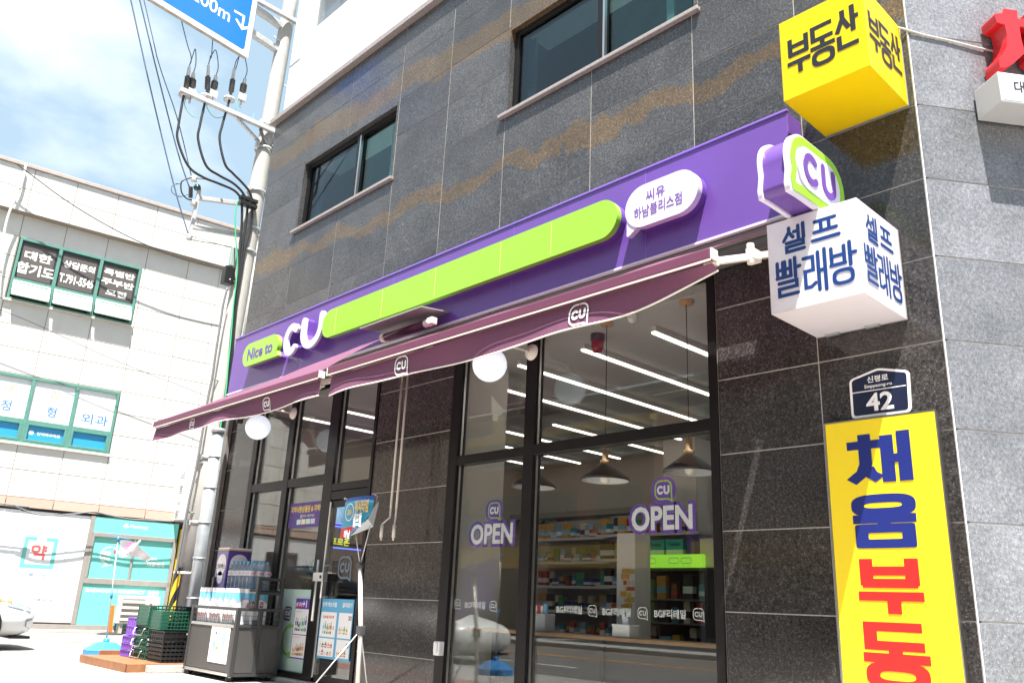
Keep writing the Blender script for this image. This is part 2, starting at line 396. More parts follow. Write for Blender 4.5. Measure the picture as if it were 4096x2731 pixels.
def logo(mb, O, U, V, h, mline, mtext, wl=.08, z=.002, wt=.13):
    mb.stroke([(x, y) for x, y in bubble_line(h)], h * wl * 1.15, O, U, V, mline, cap='round', z=z)
    mb.stroke([(x, y) for x, y in cpath(-h * .20, 0, h * .165, h * .185)], h * wt, O, U, V, mtext, cap='round', z=z)
    mb.stroke(upath(h * .08, h * .36, h * .185, -h * .19), h * wt, O, U, V, mtext, cap='round', z=z)

# ================================================================== materials in use
gran = granite('dark granite', (.013, .0125, .0125), (.040, .037, .036), (.17, .155, .145), painted_refl=False, rough=.13)
granU = granite('dark granite upper', (.022, .022, .023), (.066, .065, .066), (.20, .198, .195), painted_refl=True, rough=.27)
granR = granite('grey granite', (.10, .106, .118), (.18, .188, .205), (.34, .346, .36), rough=.22)
grout = M('grout', (.43, .41, .38), .9, var=(30, .2))
steel_dk = M('dark bronze aluminium', (.011, .010, .0105), .35, .0, .22, var=(9, .15))
steel_lt = M('bright aluminium', (.62, .62, .61), .28, 1.0)
stucco = M('white stucco', (.78, .77, .74), .85, var=(4, .05), bump=(120, .25), streak=(3, .06))
ledge_m = M('ledge stone', (.30, .27, .26), .5, var=(40, .25))
asphalt = M('asphalt', (.155, .15, .143), .9, var=(1.2, .18), bump=(140, .6))
asph_lt = M('pale asphalt', (.21, .205, .195), .9, var=(1.1, .16), bump=(110, .6))
concrete = M('concrete', (.42, .41, .38), .85, var=(3, .12), bump=(60, .4))
purple = M('purple panel', (.130, .058, .31), .38, var=(3, .04), coat=.15)
purple_d = M('purple edge', (.22, .13, .55), .35)
lime = M('lime acrylic', (.28, .62, .035), .28, coat=.35)
acryl = M('lilac white acrylic', (.66, .63, .77), .3, coat=.3)
wht = M('white paint', (.80, .80, .79), .4)
whtmat = M('white print', (.82, .82, .82), .5)
pprint = M('purple print', (.13, .055, .36), .5)
blk = M('black plastic', (.012, .012, .013), .4)
dkgrey = M('dark grey metal', (.055, .057, .062), .42, var=(14, .1))
midgrey = M('grey sheet', (.175, .17, .168), .5, var=(8, .08))
maroon = M('plum awning cloth', (.168, .061, .120), .8, var=(40, .06), transl=.12, bump=(22, .3))
cream = M('cream painted metal', (.66, .62, .55), .45, var=(10, .06))
glass = glassmat('clear glass', (.93, .95, .94), 1.68)
glass_t = glassmat('green tinted glass', (.52, .72, .70), 1.6)
glass_b = glassmat('blue grey tinted glass', (.34, .47, .52), 1.6)
globe_m = M('opal globe', (.78, .86, .97), .12, coat=.5, emit=.20)

# ================================================================== ground, roads
mb = MB(); mb.quad((-400, -400, -.17), (400, -400, -.17), (400, 400, -.17), (-400, 400, -.17), M('far ground', (.25, .24, .22), .95, var=(.4, .2))); struct('ground', mb)
mb = MB(); mb.quad((-120, -15, -.12), (120, -15, -.12), (120, -4.4, -.12), (-120, -4.4, -.12), asphalt); struct('road', mb)
mb = MB()
orange = M('orange road paint', (.75, .33, .05), .7, var=(25, .15)); wpaint = M('white road paint', (.78, .78, .74), .7, var=(25, .15))
for a, b in ((-4.95, -4.82), (-11.0, -10.88), (-11.3, -11.18), (-14.6, -14.48)): mb.quad((-120, a, -.116), (120, a, -.116), (120, b, -.116), (-120, b, -.116), orange)
for k in range(-8, 12): mb.quad((k * 7 - 1.5, -8.0, -.116), (k * 7 + 1.8, -8.0, -.116), (k * 7 + 1.8, -7.86, -.116), (k * 7 - 1.5, -7.86, -.116), wpaint)
struct('road_markings', mb)
# pavement: pale pavers with a pinkish band
pv = bpy.data.materials.new('pavers'); pv.use_nodes = True
n = pv.node_tree.nodes; l = pv.node_tree.links; b = n['Principled BSDF']; geo = n.new('ShaderNodeNewGeometry')
br = n.new('ShaderNodeTexBrick'); br.inputs['Scale'].default_value = 1; br.inputs['Brick Width'].default_value = .22; br.inputs['Row Height'].default_value = .11; br.inputs['Mortar Size'].default_value = .006
br.inputs['Color1'].default_value = (.44, .42, .39, 1); br.inputs['Color2'].default_value = (.44, .42, .39, 1); br.inputs['Mortar'].default_value = (.22, .21, .19, 1)
l.new(geo.outputs['Position'], br.inputs['Vector'])
br2 = n.new('ShaderNodeTexBrick'); br2.inputs['Scale'].default_value = 1; br2.inputs['Brick Width'].default_value = .22; br2.inputs['Row Height'].default_value = .11; br2.inputs['Mortar Size'].default_value = .006
br2.inputs['Color1'].default_value = (.46, .25, .21, 1); br2.inputs['Color2'].default_value = (.41, .21, .18, 1); br2.inputs['Mortar'].default_value = (.22, .19, .17, 1)
l.new(geo.outputs['Position'], br2.inputs['Vector'])
sx = n.new('ShaderNodeSeparateXYZ'); l.new(geo.outputs['Position'], sx.inputs[0])
w1 = n.new('ShaderNodeMath'); w1.operation = 'ADD'; w1.inputs[1].default_value = 2.15; l.new(sx.outputs['Y'], w1.inputs[0])
w2 = n.new('ShaderNodeMath'); w2.operation = 'ABSOLUTE'; l.new(w1.outputs[0], w2.inputs[0])
w3 = n.new('ShaderNodeMath'); w3.operation = 'LESS_THAN'; w3.inputs[1].default_value = .33; l.new(w2.outputs[0], w3.inputs[0])
mxx = n.new('ShaderNodeMix'); mxx.data_type = 'RGBA'; l.new(w3.outputs[0], mxx.inputs['Factor']); l.new(br.outputs[0], mxx.inputs['A']); l.new(br2.outputs[0], mxx.inputs['B'])
l.new(mxx.outputs['Result'], b.inputs['Base Color']); b.inputs['Roughness'].default_value = .9
bp = n.new('ShaderNodeBump'); bp.inputs['Strength'].default_value = .4; bp.inputs['Distance'].default_value = .01; l.new(br.outputs['Fac'], bp.inputs['Height']); bp.invert = True; l.new(bp.outputs[0], b.inputs['Normal'])
mb = MB(); mb.box(-13.3, 90, -4.2, .4, -.16, 0, pv); mb.box(-120, -22.6, -4.2, 60, -.16, 0, pv); mb.box(-120, 120, -21, -15.2, -.16, 0, pv); struct('pavement', mb)
mb = MB()
k = -13.3
while k < 40: mb.box(k, k + .99, -4.4, -4.2, -.16, .005, concrete); k += 1.
k = -60
while k < 60: mb.box(k, k + .99, -15.2, -15.0, -.16, .005, concrete); k += 1.
struct('kerb', mb)
mb = MB(); mb.quad((-22.6, -4.4, -.02), (-13.3, -4.4, -.02), (-13.3, 70, -.02), (-22.6, 70, -.02), asph_lt); struct('side_street', mb)

# ================================================================== the shop building
D2 = thing('shop_building', 'corner building clad in dark granite with white upper floors and a glazed convenience store', 'building', (-7.2, 0, 0))
# body behind the cladding
mb = MB()
mb.box(-12.28, -11.40, .0055, .3, 0, 3.95, grout); mb.box(-8.28, -6.88, .0055, .15, 0, 3.95, grout); mb.box(-3.56, -1.86, .0055, .3, 0, 3.95, grout)
mb.box(-12.28, -1.86, .0055, .3, 3.95, 6.36, grout); mb.box(-12.28, -11.03, .0055, .3, 6.36, 8.8, grout); mb.box(-8.49, -6.29, .0055, .3, 6.36, 8.8, grout); mb.box(-3.65, -1.86, .0055, .3, 6.36, 8.8, grout)
mb.box(-11.03, -8.49, .0055, .3, 7.6, 8.8, grout); mb.box(-6.29, -3.65, .0055, .3, 7.6, 8.8, grout)
part('wall_core', mb, D2)
ZJ = [.02, .44, 1.005, 1.585, 2.165, 2.76, 3.36, 3.95, 4.545, 5.16, 5.795, 6.40, 7.01, 7.59, 8.20, 8.80]
XJ = [-12.28, -11.03, -9.80, -8.48, -7.38, -6.28, -4.96, -3.72, -2.71, -1.84]
def tile(x0, x1, z0, z1, m):
    if x1 - x0 < .03 or z1 - z0 < .03: return
    g = .0042; dy = random.uniform(0, .0022)
    mb = MB(); mb.box(x0 + g, x1 - g, .0 + dy, .03, z0 + g, z1 - g, m); part('granite_tile', mb, D2, .0022, seg=1)
for i in range(len(ZJ) - 1):
    z0, z1 = ZJ[i], ZJ[i + 1]
    if z1 <= 3.96:
        for x0, x1 in ((-12.28, -11.40), (-8.28, -6.88), (-3.56, -2.71), (-2.71, -1.84)): tile(x0, x1, z0, z1, gran)
    else:
        for j in range(len(XJ) - 1):
            x0, x1 = XJ[j], XJ[j + 1]; cut = [(x0, x1)]
            if 6.39 < z0 < 7.55:
                for a, c in ((-11.03, -8.49), (-6.29, -3.65)):
                    nc = []
                    for p, q in cut:
                        if q <= a or p >= c: nc.append((p, q))
                        else:
                            if p < a - .01: nc.append((p, a))
                            if q > c + .01: nc.append((c, q))
                    cut = nc
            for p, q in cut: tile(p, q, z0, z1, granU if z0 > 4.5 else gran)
# right hand wall turning away at the corner
ang = rad(35.7); Wd = Vec((math.sin(ang), math.cos(ang), 0)); Wn = Vec((Wd.y, -Wd.x, 0)); Wo = Vec((-1.84, 0, 0))
RWM = Matrix(((Wd.x, -Wn.x, 0, Wo.x), (Wd.y, -Wn.y, 0, Wo.y), (0, 0, 1, 0), (0, 0, 0, 1)))   # local x along wall, -y outward
mb = MB(); mb.box(.03, 9, .0055, .3, 0, 8.8, grout, RWM); part('side_wall_core', mb, D2)
SJ = [.0, 1.16, 2.36, 3.56, 4.8, 6.0]
for i in range(len(ZJ) - 1):
    for j in range(len(SJ) - 1):
        g = .0042; mb = MB(); mb.box(SJ[j] + g, SJ[j + 1] - g, random.uniform(0, .002), .03, ZJ[i] + g, ZJ[i + 1] - g, granR, RWM); part('granite_tile', mb, D2, .0022, seg=1)
mb = MB(); mb.box(-.004, .004, -.003, .03, 0, 8.8, M('silicone', (.6, .6, .6), .6), RWM); part('corner_seal', mb, D2)
# ledge and white floors above
mb = MB()
for j in range(len(XJ) - 1): mb.box(XJ[j] + .004 - (.08 if j == 0 else 0), XJ[j + 1] - .004, -.085, .2, 8.81, 8.90, ledge_m)
part('ledge', mb, D2, .006)
mb = MB(); mb.box(-12.10, -11.62, .02, .4, 8.9, 13.5, stucco); mb.box(-9.62, -2.0, .02, .4, 8.9, 13.5, stucco); mb.box(-11.62, -9.62, .02, .4, 8.9, 10.34, stucco); mb.box(-11.62, -9.62, .02, .4, 12.0, 13.5, stucco); mb.box(-12.28, -12.0, .4, 9, 3.9, 13.5, stucco)
mb.box(-12.10, -2.0, .4, 9, 13.2, 13.5, stucco)
part('upper_wall', mb, D2)
mb = MB(); mb.box(-12.105, -11.75, .012, .0195, 9.92, 9.945, M('groove', (.35, .34, .32), .9)); part('wall_groove', mb, D2)
f = MB(); f.box(-11.62, -11.54, .10, .18, 10.34, 12, wht); f.box(-9.7, -9.62, .10, .18, 10.34, 12, wht); f.box(-11.54, -9.7, .10, .18, 10.34, 10.42, wht); f.box(-11.54, -9.7, .10, .18, 11.92, 12, wht)
fo = part('window', f, D2, .004); g = MB(); g.box(-11.54, -9.7, .14, .152, 10.42, 11.92, glassmat('pale glass', (.7, .75, .78), 1.6)); part('pane', g, fo)
g = MB(); g.box(-11.6, -9.64, .3, .32, 10.36, 11.98, M('room shade', (.55, .56, .58), .8)); part('blind', g, fo)
# back, left and roof of the block (closed volume so no light leaks through)
mb = MB(); mb.box(-12.28, -12.2, .3, 9, 0, 3.9, stucco); mb.box(-12.28, 1.6, 8.8, 9, 0, 13.5, stucco)
part('rear_wall', mb, D2)
mb = MB(); mb.box(-12.2, -1.9, .3, 8.8, 3.9, 4.1, concrete); part('floor_slab', mb, D2)
# upper windows
def upper_window(x0, x1, xm):
    z0, z1 = 6.40, 7.59; yr = .065
    rv = MB(); 
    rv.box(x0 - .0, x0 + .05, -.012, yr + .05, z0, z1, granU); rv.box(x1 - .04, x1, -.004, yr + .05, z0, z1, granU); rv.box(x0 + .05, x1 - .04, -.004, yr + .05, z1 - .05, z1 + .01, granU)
    fr = part('window', rv, D2, .003, label='aluminium sliding window set deep in the granite')
    s = MB(); s.box(x0 - .07, x1 + .03, -.05, yr, z0 - .045, z0, ledge_m); part('sill', s, fr, .006)
    q = MB(); a, c = x0 + .05, x1 - .04
    for p in ((a, a + .07), (c - .06, c)): q.box(p[0], p[1], yr, yr + .1, z0, z1 - .05, steel_dk)
    q.box(a + .07, c - .06, yr, yr + .1, z1 - .12, z1 - .05, steel_dk); q.box(a + .07, c - .06, yr, yr + .1, z0, z0 + .05, steel_dk); q.box(xm - .055, xm + .02, yr - .02, yr + .1, z0 + .05, z1 - .12, steel_dk)
    q.box(xm + .02, xm + .045, yr - .025, yr + .02, z0 + .05, z1 - .12, steel_lt)
    part('frame', q, fr, .003)
    g = MB(); g.box(a + .07, xm - .055, yr + .03, yr + .042, z0 + .05, z1 - .12, glass_b); part('pane', g, fr)
    g = MB(); g.box(xm + .045, c - .06, yr + .055, yr + .067, z0 + .05, z1 - .12, glass_t); part('pane', g, fr)
    q = MB(); wf = M('white inner sash', (.6, .63, .64), .5)
    for xx in (a + .10, xm + .62 * (c - xm) - .02): q.box(xx, xx + .09, yr + .16, yr + .2, z0 + .05, z1 - .12, wf)
    q.box(a + .07, a + .095, yr + .16, yr + .2, z0 + .05, z1 - .12, wf)
    part('inner_sash', q, fr)
    bk = MB(); bk.box(a, c, yr + .55, yr + .6, z0 - .1, z1, M('window room dark', (.05, .15, .16), .9, var=(1.4, .3))); bk.box(a, a + .02, yr + .11, yr + .55, z0, z1, MATS['window room dark']); bk.box(c - .02, c, yr + .11, yr + .55, z0, z1, MATS['window room dark'])
    bk.box(xm + .08, c, yr + .50, yr + .54, z0, z0 + .50, M('green backing', (.20, .46, .32), .8)); part('room_back', bk, fr)  # green panel tints the lower part of the right pane from behind
upper_window(-11.03, -8.49, -9.50); upper_window(-6.29, -3.65, -4.87)
# corner trim at the far left edge
mb = MB(); mb.tube([(-12.37, .06, 3.9), (-12.37, .06, 6.05), (-12.37, .10, 6.2)], .045, M('weathered pipe', (.5, .5, .48), .6, var=(6, .2)), 10)
solo('downpipe', mb, 'short grey downpipe running up beside the far left edge of the granite wall', 'drainpipe', (-12.37, .06, 3.9))
mb = MB(); mb.box(-12.295, -12.19, -.07, -.004, .0, 3.86, M('weathered zinc', (.22, .21, .20), .6, .3, var=(5, .2), streak=(9, .25))); solo('corner_trim', mb, 'flat weathered zinc strip covering the lower left corner of the shop front', 'wall trim', (-12.24, -.03, 0), bev=.006)

# ================================================================== shop interior
inn = M('interior wall beige', (.52, .47, .40), .8, var=(1.5, .05)); inw = M('interior white', (.66, .64, .60), .7, var=(2, .04)); cei = M('ceiling tile', (.52, .52, .50), .9, var=(70, .12))
mb = MB(); mb.box(-12.18, -2.2, .15, 8.7, 3.62, 3.7, cei); part('ceiling', mb, D2)
mb = MB(); mb.box(-12.18, -2.2, .12, 8.7, .0, .06, M('floor tile', (.10, .097, .092), .35, var=(2, .1))); part('shop_floor', mb, D2)
mb = MB(); mb.box(-12.18, -2.2, 6.2, 6.3, .06, 3.62, inn); mb.box(-12.19, -12.12, .3, 6.2, .06, 3.62, inn); mb.box(-2.3, -2.2, .3, 6.2, .06, 3.62, inn); part('interior_wall', mb, D2)
mb = MB(); mb.box(-8.26, -6.87, .15, .80, .06, 3.62, inw); part('interior_pier', mb, D2)
mb = MB(); mb.box(-7.9, -7.3, 5.2, 6.2, .06, 3.62, inw); mb.box(-5.0, -4.85, 4.4, 6.2, .06, 3.62, inn); part('interior_column', mb, D2)
mb = MB(); mb.box(-12.12, -2.3, 5.9, 6.2, 2.62, 2.72, M('cornice strip', (.33, .30, .26), .7)); part('bulkhead', mb, D2)  # bulkhead in a darker beige than the wall behind it

# ---- storefront frames (parts of the building) and panes
YG = .05
def frame(name, x0, x1, z0, z1, y0=-.015, y1=.10, parent=None): 
    mb = MB(); mb.box(x0, x1, y0, y1, z0, z1, steel_dk); return part(name, mb, parent or D2, .004)
TOP = 3.92
for x0, x1 in ((-11.40, -11.27), (-10.39, -10.25), (-9.34, -9.13), (-8.335, -8.281), (-6.879, -6.74), (-5.74, -5.605), (-3.635, -3.561)): frame('frame_post', x0, x1, .06, TOP)
for x0 in (-11.265, -10.245, -9.125, -6.735, -5.60): mb = MB(); mb.box(x0, x0 + .012, .02, .045, .12, TOP, steel_lt); part('bright_bead', mb, D2)
for x0, x1, z0, z1 in ((-11.27, -10.39, 2.375, 2.485), (-10.25, -9.34, 2.375, 2.485), (-9.13, -8.335, 2.255, 2.345), (-9.13, -8.335, 2.145, 2.245), (-6.74, -5.74, 2.365, 2.46), (-5.605, -3.635, 2.365, 2.465)): frame('transom', x0, x1, z0, z1, -.012)
for x0, x1 in ((-11.27, -10.39), (-10.25, -9.34), (-6.74, -5.74), (-5.605, -3.635)): frame('bottom_rail', x0, x1, .02, .12, -.012)
mb = MB(); mb.box(-11.4, -8.28, -.10, .1, .0, .05, concrete); mb.box(-6.88, -3.56, -.06, .1, .0, .02, concrete); part('threshold', mb, D2, .006)
def pane(x0, x1, z0, z1, m=None, label=None):
    mb = MB(); mb.box(x0, x1, YG, YG + .012, z0, z1, m or glass); return part('glass_pane', mb, D2, label=label)
for x0, x1, zt, top in ((-11.27, -10.39, 2.375, 2.485), (-10.25, -9.34, 2.375, 2.485), (-6.74, -5.74, 2.365, 2.46), (-5.605, -3.635, 2.365, 2.465)):
    pane(x0, x1, top, TOP)
    if x0 not in (-10.25,): PN = pane(x0, x1, .12, zt)
    if x0 == -6.74: PA = PN
    if x0 == -5.605: PB = PN
pane(-9.13, -8.335, 2.345, TOP)
PG = pane(-10.25, -9.34, .12, 2.375)
# mint film on the lower half of the second pane, with print
mint = M('mint film', (.50, .66, .60), .35, var=(1.2, .05)); grn = M('green print', (.22, .52, .10), .5); navy = M('navy print', (.03, .04, .16), .5)
mb = MB(); mb.box(-10.25, -9.34, YG - .006, YG - .002, .12, 1.075, mint)
mb.stroke(rrect(1.1, .36, .17, cx=.05, cy=.0), .035, (-9.50, YG - .006, .45), X, Zv, grn, closed=True, z=.001) if False else None
mb.stroke([(.42, .22), (-.05, .22)] + arcpts(-.05, .05, .17, .17, 90, 270, 10) + [(-.05, -.12), (.42, -.12)], .035, (-9.77, YG - .006, .42), X, Zv, grn, z=.001)
mb.prism(rrect(.16, .17, .03, cx=-9.93, cy=.78), (0, YG - .006, 0), X, Zv, .001, navy)
logo(mb, (-9.93, YG - .007, .785), X, Zv, .11, whtmat, whtmat, z=.001)
mb.text('포켓', (-10.10, YG - .006, .78), X, Zv, navy, h=.09, bold=.02, z=.001)
part('window_film', mb, PG)
# purple notice high on the same pane
yel = M('yellow print', (.80, .60, .04), .5); violet = M('violet paper', (.10, .06, .26), .6)
mb = MB(); mb.box(-10.19, -9.35, YG - .007, YG - .003, 1.84, 2.16, violet)
mb.text('지역사랑상품권 & 지역화', (-9.77, YG - .007, 2.075), X, Zv, yel, w=.78, h=.088, bold=.03, z=.001)
mb.text('에서 사용하세요', (-9.70, YG - .007, 1.985), X, Zv, whtmat, h=.038, z=.001); logo(mb, (-9.88, YG - .007, 1.985), X, Zv, .045, whtmat, whtmat, z=.001)
for i, c in enumerate(((.5, .72, .75), (.8, .68, .52), (.5, .75, .6), (.55, .56, .72))): mb.box(-9.98 + i * .115, -9.98 + i * .115 + .1, YG - .0085, YG - .0075, 1.88, 1.945, M('card%d' % i, c, .5))
part('voucher_notice', mb, PG, label='purple notice with yellow lettering')
# promotional poster on the film
def poster_goods(mb, x0, x1, z0, z1, y, cols, seed, n):
    r = random.Random(seed); k = (x1 - x0) / n
    for i in range(n):
        c = M('goods %d' % (r.randrange(10)), [(.03, .25, .3), (.10, .35, .12), (.55, .10, .05), (.70, .45, .10), (.05, .10, .35), (.25, .12, .05), (.35, .55, .6), (.65, .60, .50), (.08, .08, .09), (.55, .35, .08)][r.randrange(10)] if False else cols[r.randrange(len(cols))], .5) if False else GOODS[cols[r.randrange(len(cols))]]
        h = (z1 - z0) * r.uniform(.55, 1); a = x0 + i * k; wn = k * r.uniform(.6, .9)
        mb.box(a, a + wn, y - .0012, y - .0004, z0, z0 + h * .72, c); mb.box(a + wn * .32, a + wn * .68, y - .0012, y - .0004, z0 + h * .72, z0 + h, c)
        mb.box(a + wn * .12, a + wn * .88, y - .0020, y - .0014, z0 + h * .2, z0 + h * .42, whtmat)
GOODS = [M('goods teal', (.03, .28, .33), .5), M('goods green', (.08, .33, .10), .5), M('goods red', (.55, .06, .04), .5), M('goods orange', (.72, .36, .06), .5), M('goods navy', (.04, .06, .26), .5), M('goods brown', (.22, .09, .04), .5), M('goods sky', (.25, .50, .68), .5), M('goods cream', (.68, .60, .46), .5), M('goods black', (.03, .03, .035), .5), M('goods gold', (.55, .36, .05), .5)]
redp = M('red print', (.62, .02, .03), .5); ink = M('black print', (.02, .02, .025), .55)
mb = MB(); y0 = YG - .016
mb.box(-9.745, -9.40, y0, y0 + .006, .27, .965, pprint)
mb.box(-9.735, -9.405, y0 - .002, y0, .55, .845, whtmat); mb.box(-9.735, -9.405, y0 - .002, y0, .285, .54, whtmat)
mb.text('슬기로운', (-9.655, y0, .90), X, Zv, whtmat, w=.15, h=.05, bold=.03, z=.001); mb.box(-9.74, -9.57, y0 - .0005, y0, .862, .875, redp)
mb.text('+1', (-9.53, y0, .905), X, Zv, whtmat, h=.085, bold=.04, z=.001)
mb.text('배스킨 가글 외 특가', (-9.64, y0 - .002, .815), X, Zv, ink, h=.014, z=.001); mb.text('이번주만의 특가 할인', (-9.63, y0 - .002, .515), X, Zv, redp, h=.016, z=.001)
poster_goods(mb, -9.70, -9.43, .59, .78, y0 - .002, [0, 4, 6, 1, 8], 3, 7); poster_goods(mb, -9.70, -9.43, .31, .47, y0 - .002, [5, 9, 1, 2, 3], 5, 8)
part('promotion_poster', mb, PG, label='purple edged poster of bottles')
# door
dm = MB(); dm.box(-9.12, -9.09, -.02, .01, .10, 2.12, steel_lt); dm.box(-9.09, -8.36, .0, .03, .05, .13, steel_dk); dm.box(-9.09, -8.36, .0, .03, 2.05, 2.13, steel_dk); dm.box(-8.37, -8.34, .0, .03, .05, 2.13, steel_dk)
dr = part('glass_door', dm, D2, .003)
g = MB(); g.box(-9.09, -8.37, .008, .02, .13, 2.05, glass); part('door_glass', g, dr)
h = MB(); h.tube([(-9.10, -.10, .72), (-9.10, -.10, 1.42)], .016, steel_lt, 10); h.tube([(-8.99, -.085, .98), (-8.99, -.085, 1.42)], .013, steel_lt, 10)
for zz in (1.0, 1.36): h.tube([(-8.99, -.085, zz), (-8.99, .01, zz)], .01, steel_lt, 8)
h.box(-9.15, -8.93, -.125, -.06, 1.17, 1.27, steel_lt); h.tube([(-8.98, -.13, 1.22), (-8.98, -.12, 1.22)], .02, blk, 12)
part('door_handle', h, dr, .003)
mb = MB(); dq = fy((850 + 1135 / 2.1457, 2000 + 575 / 2.1457), .006); logo(mb, (dq.x, .006, dq.z), X, Zv, .235, M('frosted decal', (.12, .16, .21), .6), MATS['frosted decal'], z=.001, wt=.13, wl=.09); part('door_decal', mb, dr)
mb = MB(); skyp = M('sky blue poster', (.10, .38, .62), .45); lsky = M('light blue poster', (.45, .68, .78), .45); x0, x1 = -9.075, -8.40
mb.box(x0, x1, -.004, .004, .32, .98, skyp)
mb.text('편맥 페스티벌', (-8.90, -.004, .915), X, Zv, whtmat, w=.30, h=.055, bold=.03, z=.001); mb.text('골라담기', (-8.53, -.004, .915), X, Zv, whtmat, w=.2, h=.055, bold=.03, z=.001)
for a, bq, c, d in ((-9.06, -8.73, .555, .83), (-8.68, -8.41, .555, .83), (-9.06, -8.73, .345, .54), (-8.68, -8.41, .345, .54)): mb.box(a, bq, -.0055, -.004, c, d, whtmat)
mb.text('5,000원 캐시백', (-8.90, -.0055, .775), X, Zv, redp, w=.24, h=.04, bold=.02, z=.001); poster_goods(mb, -9.0, -8.80, .59, .74, -.0055, [5, 0, 3, 6, 1], 9, 5); mb.text('0', (-8.775, -.0055, .66), X, Zv, redp, h=.04, bold=.02, z=.001)
poster_goods(mb, -8.66, -8.46, .60, .70, -.0055, [3, 7, 1, 9], 10, 4); mb.text('30', (-8.45, -.0055, .775), X, Zv, ink, h=.05, bold=.02, z=.001); mb.text('50', (-8.45, -.0055, .48), X, Zv, ink, h=.05, bold=.02, z=.001)
for r_ in range(2): poster_goods(mb, -9.04, -8.75, .36 + r_ * .08, .425 + r_ * .08, -.0055, [2, 7, 8, 5, 3], 20 + r_, 5)
poster_goods(mb, -8.66, -8.46, .36, .44, -.0055, [5, 9, 2, 3], 12, 5)
part('sale_poster', mb, dr, label='blue sale poster with white panels')
# stickers on the big panes
openp = M('sticker purple', (.15, .065, .40), .5); limep = M('lime print', (.40, .62, .05), .5)
def open_sticker(cx, cz, hh, parent):
    mb = MB(); y = YG + .0165
    z_ = 0.0005
    ws = hh * 3.05
    mb.text('OPEN', (cx, y, cz), X, Zv, openp, w=ws * 1.10, h=hh * 1.28, bold=.095, z=z_)
    mb.text('OPEN', (cx, y, cz), X, Zv, whtmat, w=ws, h=hh, bold=.032, z=z_ + .0015)
    O = (cx + hh * .12, y, cz + hh * 1.13)
    mb.prism([(px, pz) for px, pz in rrect(hh * 1.22, hh * 1.05, hh * .44, cx=O[0], cy=O[2])], (0, y, 0), X, Zv, .0004, openp)
    logo(mb, O, X, Zv, hh * .74, limep, whtmat, z=.001)
    part('open_sticker', mb, parent, label='purple and white OPEN sticker')
def zc(p): q = fy(p, YG); return q.x, q.z
Rd = mk(1700, 1900, 1.8867); Re = mk(2200, 1900, 1.8875)
cx, cz = zc(Rd(492, 440)); open_sticker(cx, cz, .20, PA)
cx, cz = zc(Re(830, 320)); open_sticker(cx, cz, .20, PB)
mb = MB(); 
for p, t in (((368, 978), 'b'), ((505, 985), 'l'), ((660, 990), 'b'), ((235, 970), 'l')):
    cx, cz = zc(Rd(*p)); O = (cx, YG + .0165, cz)
    if t == 'l': logo(mb, O, X, Zv, .085, whtmat, whtmat, wl=.06, wt=.09, z=.001)
    elif cx < -5.95: mb.text('BGF리테일', O, X, Zv, whtmat, w=.30, h=.068, bold=.02, z=.001)
part('retailer_sticker', mb, PA)
mb = MB()
for p, t in (((135, 1012), 'b'), ((310, 1020), 'l'), ((492, 1030), 'b'), ((690, 1038), 'l'), ((895, 1045), 'b'), ((1112, 1048), 'l')):
    cx, cz = zc(Re(*p)); O = (cx, YG + .0165, cz)
    if t == 'l': logo(mb, O, X, Zv, .085, whtmat, whtmat, wl=.06, wt=.09, z=.001)
    else: mb.text('BGF리테일', O, X, Zv, whtmat, w=.30, h=.068, bold=.02, z=.001)
part('retailer_sticker', mb, PB)

# ================================================================== signs on the facade
YF = -.22
FS = thing('shop_fascia_sign', 'long purple fascia sign of the convenience store with green capsule bar and raised white letters', 'shop sign', (-7.4, YF, 4.3))
mb = MB(); mb.box(-12.07, -2.715, YF, -.005, 3.895, 4.765, purple); part('sign_board', mb, FS, .004)
mb = MB(); mb.box(-12.075, -2.71, YF - .012, YF + .02, 4.766, 4.785, purple_d); mb.box(-12.075, -2.71, YF - .014, YF + .02, 3.87, 3.894, M('pale trim', (.66, .62, .70), .35)); part('edge_trim', mb, FS, .003, kind=None)
mb = MB()
for x in (-10.0, -7.9, -5.8, -4.1): mb.box(x, x + .004, YF - .0015, YF, 3.9, 4.76, purple_d)
part('panel_seam', mb, FS, kind='stuff')
def f2(p, y): q = fy(p, y); return q.x, q.z
R5 = mk(600, 1200, 1.96); R6 = mk(2300, 500, 1.96)
YS = -.36
def capsule(x0, x1, z0, z1, n=14):
    r = (z1 - z0) / 2; c = (z0 + z1) / 2
    return arcpts(x1 - r, c, r, r, -90, 90, n) + arcpts(x0 + r, c, r, r, 90, 270, n)
def grow(poly, k):
    cx = sum(p[0] for p in poly) / len(poly); cz = sum(p[1] for p in poly) / len(poly); out = []
    n = len(poly)
    for i in range(n):
        a = Vec(poly[i - 1]); b = Vec(poly[(i + 1) % n]); d = b - a
        nn = Vec((d.y, -d.x)).normalized() if d.length > 1e-9 else Vec((0, 0)); out.append((poly[i][0] + nn.x * k, poly[i][1] + nn.y * k))
    return out
def raised(name, poly, mface, label=None, back=purple, bv=.022):
    O = (0, YF, 0)
    mb = MB(); mb.prism(grow(poly, -.004), O, X, Zv, .075, back, z0=.001); bk = part(name + '_base', mb, FS, .004)
    mb = MB(); mb.prism(poly, O, X, Zv, .062, mface, z0=.078); return part(name, mb, FS, bv, label=label, seg=3)
xb0 = f2(R5(1346, 230), YS)[0]; xb1 = f2(R6(330, 680), YS)[0]
zb0 = f2(R6(0, 966), YS)[1]; zb1 = f2(R6(215, 592), YS)[1]
bar = raised('green_bar', capsule(xb0, xb1, zb0, zb1), lime)
for k in range(5):
    x = xb0 + (xb1 - xb0) * (.065, .27, .475, .69, .835)[k]
    mb = MB(); mb.box(x, x + .006, YS - .0035, YS - .001, zb0 + .02, zb1 - .02, M('seam yellow', (.62, .72, .25), .5)); part('bar_seam', mb, bar)
